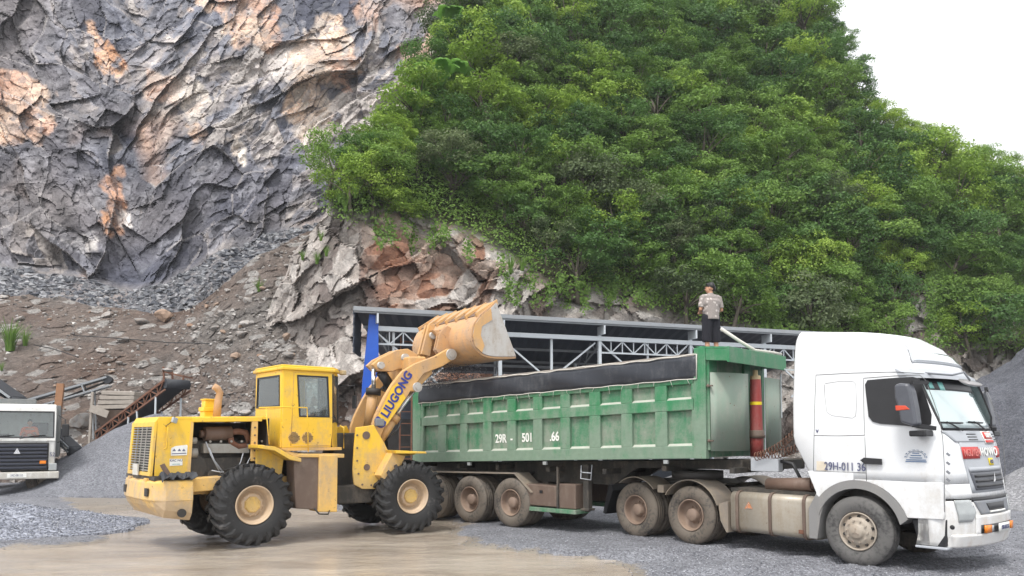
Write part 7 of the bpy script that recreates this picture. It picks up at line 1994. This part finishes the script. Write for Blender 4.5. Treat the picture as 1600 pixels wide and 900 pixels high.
MB().prism([(-1.8, 2.97), (-0.20, 2.97), (-0.24, 3.06), (-0.45, 3.13), (-1.8, 3.13)], -W_, W_).build('cab_roof', wh, lt, bevel=0.04)
# raked windscreen frame and glass
def wq(v, z, off=0.0): return (-0.02 - 0.165 * (z - 1.9) / 1.0 + off, v, z)
def wring(o, i, t, name, mat):
    m = MB(); n = len(o)
    vs = [wq(v, z) for v, z in o] + [wq(v, z) for v, z in i] + [wq(v, z, -t) for v, z in o] + [wq(v, z, -t) for v, z in i]
    fs = []
    for k in range(n):
        j = (k + 1) % n
        fs += [(k, j, n + j, n + k), (2 * n + k, 3 * n + k, 3 * n + j, 2 * n + j), (k, 2 * n + k, 2 * n + j, j), (n + k, n + j, 3 * n + j, 3 * n + k)]
    return m.add(vs, fs).build(name, mat, lt)
wring([(-W_, 1.86), (W_, 1.86), (W_, 3.0), (-W_, 3.0)], [(-1.05, 1.98), (1.05, 1.98), (1.03, 2.86), (-1.03, 2.86)], 0.06, 'windscreen_frame', wh)
wring([(-1.07, 1.96), (1.07, 1.96), (1.05, 2.88), (-1.05, 2.88)], [(-1.03, 2.0), (1.03, 2.0), (1.01, 2.84), (-1.01, 2.84)], -0.01, 'windscreen_rubber', M['black'])
MB().add([wq(-1.04, 1.99, -0.02), wq(1.04, 1.99, -0.02), wq(1.02, 2.85, -0.02), wq(-1.02, 2.85, -0.02)], [(0, 1, 2, 3)]).build('windscreen', M['glass'], lt)
MB().b2(-0.06, -0.02, -0.97, 0.92, 0.84, 1.80).build('grille', M['black'], lt, bevel=0.02)
gs_ = lt.children[-1]
for k in range(7): MB().b2(-0.02, 0.035, -0.93, 0.88, 0.90 + 0.125 * k, 0.985 + 0.125 * k).build('grille_slat', M.setdefault('slat', plain('slat_black', (0.03, 0.034, 0.05), 0.4)), gs_, bevel=0.02)
m = MB(); m.prism([(-0.10, 1.42), (0.10, 1.42), (0.06, 1.50), (0.0, 1.62), (-0.06, 1.50)], 0.04, 0.055, axis='x'); m.build('badge', M['chrome'], gs_)
for v in (-0.80, 0.76): MB().box((0.03, v, 1.12), (0.05, 0.19, 0.11)).build('amber_lamp', M['orange_lens'], lt, bevel=0.015)
MB().b2(-0.30, 0.10, -1.22, 1.25, 0.56, 0.80).build('bumper', wh, lt, bevel=0.03)
MB().b2(0.10, 0.108, -0.25, 0.30, 0.62, 0.76).build('number_plate', M['letter_white'], lt)
text('29C-081.52', 0.10, lt, (0.112, 0.02, 0.69), 'front', M['letter_grey'], sx=0.75, ext=0.001)
MB().b2(-0.25, 0.02, 0.93, 1.18, 0.83, 1.08).build('headlamp', M['lens'], lt, bevel=0.03)
MB().b2(-0.25, 0.02, -1.18, -0.99, 0.83, 1.08).build('headlamp', M['lens'], lt, bevel=0.03)
text('52', 0.19, lt, (-0.05, 1.03, 1.38), 'front', M['letter_grey'], sx=0.9, ext=0.002)
for v0 in (-0.85, 0.05):
    m = MB(); m.tube([(0.03, v0, 1.93), (0.015, v0 + 0.35, 2.02), (0.0, v0 + 0.75, 2.05)], 0.014, 5); m.build('wiper', M['black'], lt)
for s_ in (-1, 1):
    mr = MB().box((-0.15, s_ * 1.40, 2.22), (0.10, 0.22, 0.44)).build('door_mirror', M['black'], lt, bevel=0.03)
    MB().tube([(-0.2, s_ * 1.17, 2.75), (-0.15, s_ * 1.38, 2.6), (-0.15, s_ * 1.38, 1.85), (-0.2, s_ * 1.17, 1.8)], 0.016, 6).build('mirror_arm', M['black'], mr)
MB().b2(-7.4, -1.95, -1.22, 1.22, 1.25, 3.15).build('tipper_body', M.setdefault('bed', paint('tipper_body', (0.16, 0.17, 0.17), (0.3, 0.28, 0.25), 0.5, 0.6)), lt, bevel=0.02)
MB().b2(-1.94, -1.3, -1.1, 0.45, 3.16, 3.34).build('bed_headboard', M['bed'], lt, bevel=0.02)
m = MB(); m.b2(-7.2, -0.3, -0.45, 0.45, 0.75, 1.05); m.build('chassis', M['chassis'], lt)
MB().b2(-1.6, -0.35, -1.1, 1.1, 0.88, 0.98).build('cab_floor', M['chassis'], lt)
m = MB(); m.b2(-1.3, -0.9, -0.9, -0.3, 1.9, 2.1); m.build('seat', M['black'], lt, bevel=0.04)
m = MB(); m.b2(-1.3, -0.9, 0.25, 0.85, 1.6, 1.75); m.b2(-1.4, -1.28, 0.25, 0.85, 1.7, 2.5); m.build('seat', M['black'], lt, bevel=0.04)
truck_wheel(lt, -0.75, 0.80, 1, 'front', dusty='tyre_dusty', turn=R(-38)); truck_wheel(lt, -0.75, -1.05, -1, 'front', dusty='tyre_dusty', turn=R(-38))
for u in (-4.4, -5.75):
    for s_ in (-1, 1): truck_wheel(lt, u, s_ * 1.18, s_, 'dual')
a = LT.w(-1.08, 0.30, 0); sitter('driver in an orange shirt behind the windscreen of the white tipper at the left edge', (a.x, a.y, 1.83), R(-60 - 90), M['orange_cloth'])

# ------------------------------------------------------------------ conveyors, hopper and posts at the foot of the scree
def conveyor(p0, p1, wdt, deep, label, frame_mat, lace=True, legs=(), legmat=None):
    p0, p1 = Vector(p0), Vector(p1)
    t = thing('conveyor', label, 'conveyor', tuple(p0))
    d = p1 - p0; L = d.length; dn = d.normalized(); side = dn.cross(Vector((0, 0, 1))).normalized(); up = side.cross(dn)
    n = max(4, int(L / 0.55))
    for s_ in (-1, 1):
        m = MB(); o = side * s_ * wdt / 2
        m.beam(o, o + d, 0.06, 0.09); m.beam(o - up * deep, o + d - up * deep, 0.06, 0.07)
        for k in range(n):
            a = o + d * (k / n); b = o + d * ((k + 1) / n)
            if lace: m.beam(a if k % 2 else a - up * deep, b - up * deep if k % 2 else b, 0.04); m.beam(a, a - up * deep, 0.035)
            elif k % 2: m.beam(a, a - up * deep, 0.06)
        m.build('side_truss' if lace else 'side_rail', frame_mat, t)
    m = MB(); m.add([side * -wdt * 0.45 + up * 0.06, side * wdt * 0.45 + up * 0.06, side * wdt * 0.45 + d + up * 0.06, side * -wdt * 0.45 + d + up * 0.06], [(0, 1, 2, 3)])
    m.build('belt', M['belt'], t, solid=0.02)
    m = MB(); m.add([side * -wdt * 0.42 - up * (deep + 0.06), side * wdt * 0.42 - up * (deep + 0.06), side * wdt * 0.42 + d - up * (deep * 0.4), side * -wdt * 0.42 + d - up * (deep * 0.4)], [(0, 1, 2, 3)])
    m.build('return_belt', M['belt'], t, solid=0.02)
    MB().cyl(side * -wdt * 0.46 + d - up * 0.12, side * wdt * 0.46 + d - up * 0.12, 0.19, n=18).build('head_drum', M['belt'], t)
    MB().cyl(side * -wdt * 0.46 - up * 0.12, side * wdt * 0.46 - up * 0.12, 0.17, n=16).build('tail_drum', M['belt'], t)
    for k in range(1, n, 2):
        MB().cyl(side * -wdt * 0.46 + d * (k / n), side * wdt * 0.46 + d * (k / n), 0.045, n=8).build('roller', M['galv_dark'], t)
    for f, du in legs:
        for s_ in (-1, 1):
            a = d * f + side * s_ * wdt / 2 - up * deep; b = Vector((a.x + du, a.y, -p0.z - 0.1))
            MB().beam(a, b, 0.06).build('leg', legmat or M['galv'], t)
    return t
conveyor(P(30, 630, 36.2), P(168, 590, 37.5), 0.9, 0.42, 'long grey conveyor sloping up to the right on the foot of the scree', M['galv_dark'], False, ((0.35, 0.0), (0.8, 0.3)), M['galv_dark'])
conveyor(P(-60, 560, 36.0), P(28, 622, 35.4), 0.9, 0.45, 'dark conveyor coming down from the left edge of the picture behind the small white truck', M['galv_dark'], False)
conveyor(P(168, 676, 35.0), P(276, 596, 31.0), 1.05, 0.38, 'rusty lattice conveyor rising over the fine gravel cone behind the loader', M['rust'], True, ((0.50, -0.1), (0.62, 0.25), (0.88, 0.0)))
conveyor(P(84, 670, 30.6), P(117, 700, 29.4), 0.45, 0.16, 'short dark conveyor tail sticking out beside the small white truck', M['galv_dark'], False)
ft_ = thing('conveyor_guard', 'rusty angle-iron frame at the top end of the lattice conveyor', 'frame', tuple(P(268, 594, 31.2)))
m = MB()
for (a, b) in (((-0.3, 0, 0), (-0.35, 0, 0.55)), ((0.45, 0, -0.1), (0.5, 0, 0.2)), ((-0.35, 0, 0.35), (0.5, 0, 0.15)), ((-0.35, 0.8, 0.35), (-0.35, 0, 0.35)), ((-0.3, 0.8, 0), (-0.35, 0.8, 0.55)), ((0.5, 0, 0.15), (0.5, 0.8, 0.15))): m.beam(a, b, 0.06)
m.build('frame', M['rust'], ft_)
o = bpy.data.objects.new('boulder', rocks[2]); COL.objects.link(o); q = P(262, 578, 31.2); o.location = q; o.scale = (0.26, 0.2, 0.16); tag(o, 'pale lump of rock lodged at the top end of the lattice conveyor', 'rock')
# wooden hopper
hp = P(186, 640, 36.5)
ho_ = thing('hopper', 'weathered timber and rusty steel hopper beside the lattice conveyor', 'hopper', (hp.x, hp.y, 0))
z0 = P(186, 678, 36.5).z; z1 = P(186, 640, 36.5).z; z2 = P(186, 612, 36.5).z
for k in range(4):
    m = MB(); zz = z1 + (z2 - z1) * (k + 0.5) / 4
    m.box((0.1 + 0.05 * k, -0.1 - 0.02 * k, zz), (1.75 - 0.08 * k, 1.1, (z2 - z1) / 4 * 0.92), Euler((0, 0.02 * (k - 1.5), 0.02 * k))); m.build('timber', M['grey_wood'], ho_, bevel=0.03)
MB().add([(-0.9, -0.6, z1), (0.8, -0.6, z1 - 0.05), (0.8, 0.6, z1), (-0.9, 0.6, z1), (-0.5, -0.25, z0), (-0.05, -0.25, z0), (-0.05, 0.25, z0), (-0.5, 0.25, z0)], [(0, 1, 2, 3), (4, 7, 6, 5), (0, 4, 5, 1), (1, 5, 6, 2), (2, 6, 7, 3), (3, 7, 4, 0)]).build('chute', M['brown_metal'], ho_)
for x in (-0.95, 0.85):
    for y in (-0.6, 0.6): MB().beam((x, y, z2 - 0.05), (x - 0.12, y, 0.0), 0.10).build('post', M['grey_wood'], ho_)
MB().box((-0.55, -0.75, z1 - 0.1), (0.9, 0.04, 0.34), Euler((0, 0.35, 0))).build('loose_board', M['grey_wood'], ho_)
a, b = P(88, 664, 32.0), P(95, 600, 32.4)
po = MB().beam(a - a, b - a, 0.28, 0.2).build('timber_post', M['wood'], None, bevel=0.02); po.location = a; tag(po, 'brown timber post leaning beside the cab of the small white truck', 'post')
a, b = P(84, 700, 31.0), P(90, 655, 31.0)
po = MB().beam(a - a, b - a, 0.12).build('steel_post', M['galv_dark'], None); po.location = a; tag(po, 'thin dark steel post below the leaning timber post', 'post')
def scree_cable(pts, label):
    q = []
    for x, y in pts:
        p = scree_pt(x, y)
        if p is not None: q.append((p.x, p.y - 0.45, p.z + 0.12))
    o = MB().tube(q, 0.03, 5).build('cable', M['black']); tag(o, label, 'cable')
scree_cable([(60, 540 + 3), (85, 548), (110, 556), (130, 563)], 'short black cable slanting down the scree above the grey conveyor')
scree_cable([(120, 529), (170, 532), (220, 536), (270, 540), (333, 542)], 'long black cable lying across the scree above the rusty conveyor')


# ------------------------------------------------------------------ damp air over the quarry
hz = MB().b2(-950, 950, -230, 1540, -1.5, 140).build('haze', None)
hm = bpy.data.materials.new('damp_air'); hm.use_nodes = True
hn = hm.node_tree.nodes; hn.clear()
ho2 = hn.new('ShaderNodeOutputMaterial'); hp2 = hn.new('ShaderNodeVolumePrincipled')
hp2.inputs['Color'].default_value = (0.93, 0.95, 1.0, 1)
hp2.inputs['Density'].default_value = 0.00045
hm.node_tree.links.new(hp2.outputs[0], ho2.inputs['Volume'])
hz.data.materials.clear(); hz.data.materials.append(hm)
tag(hz, kind='stuff')
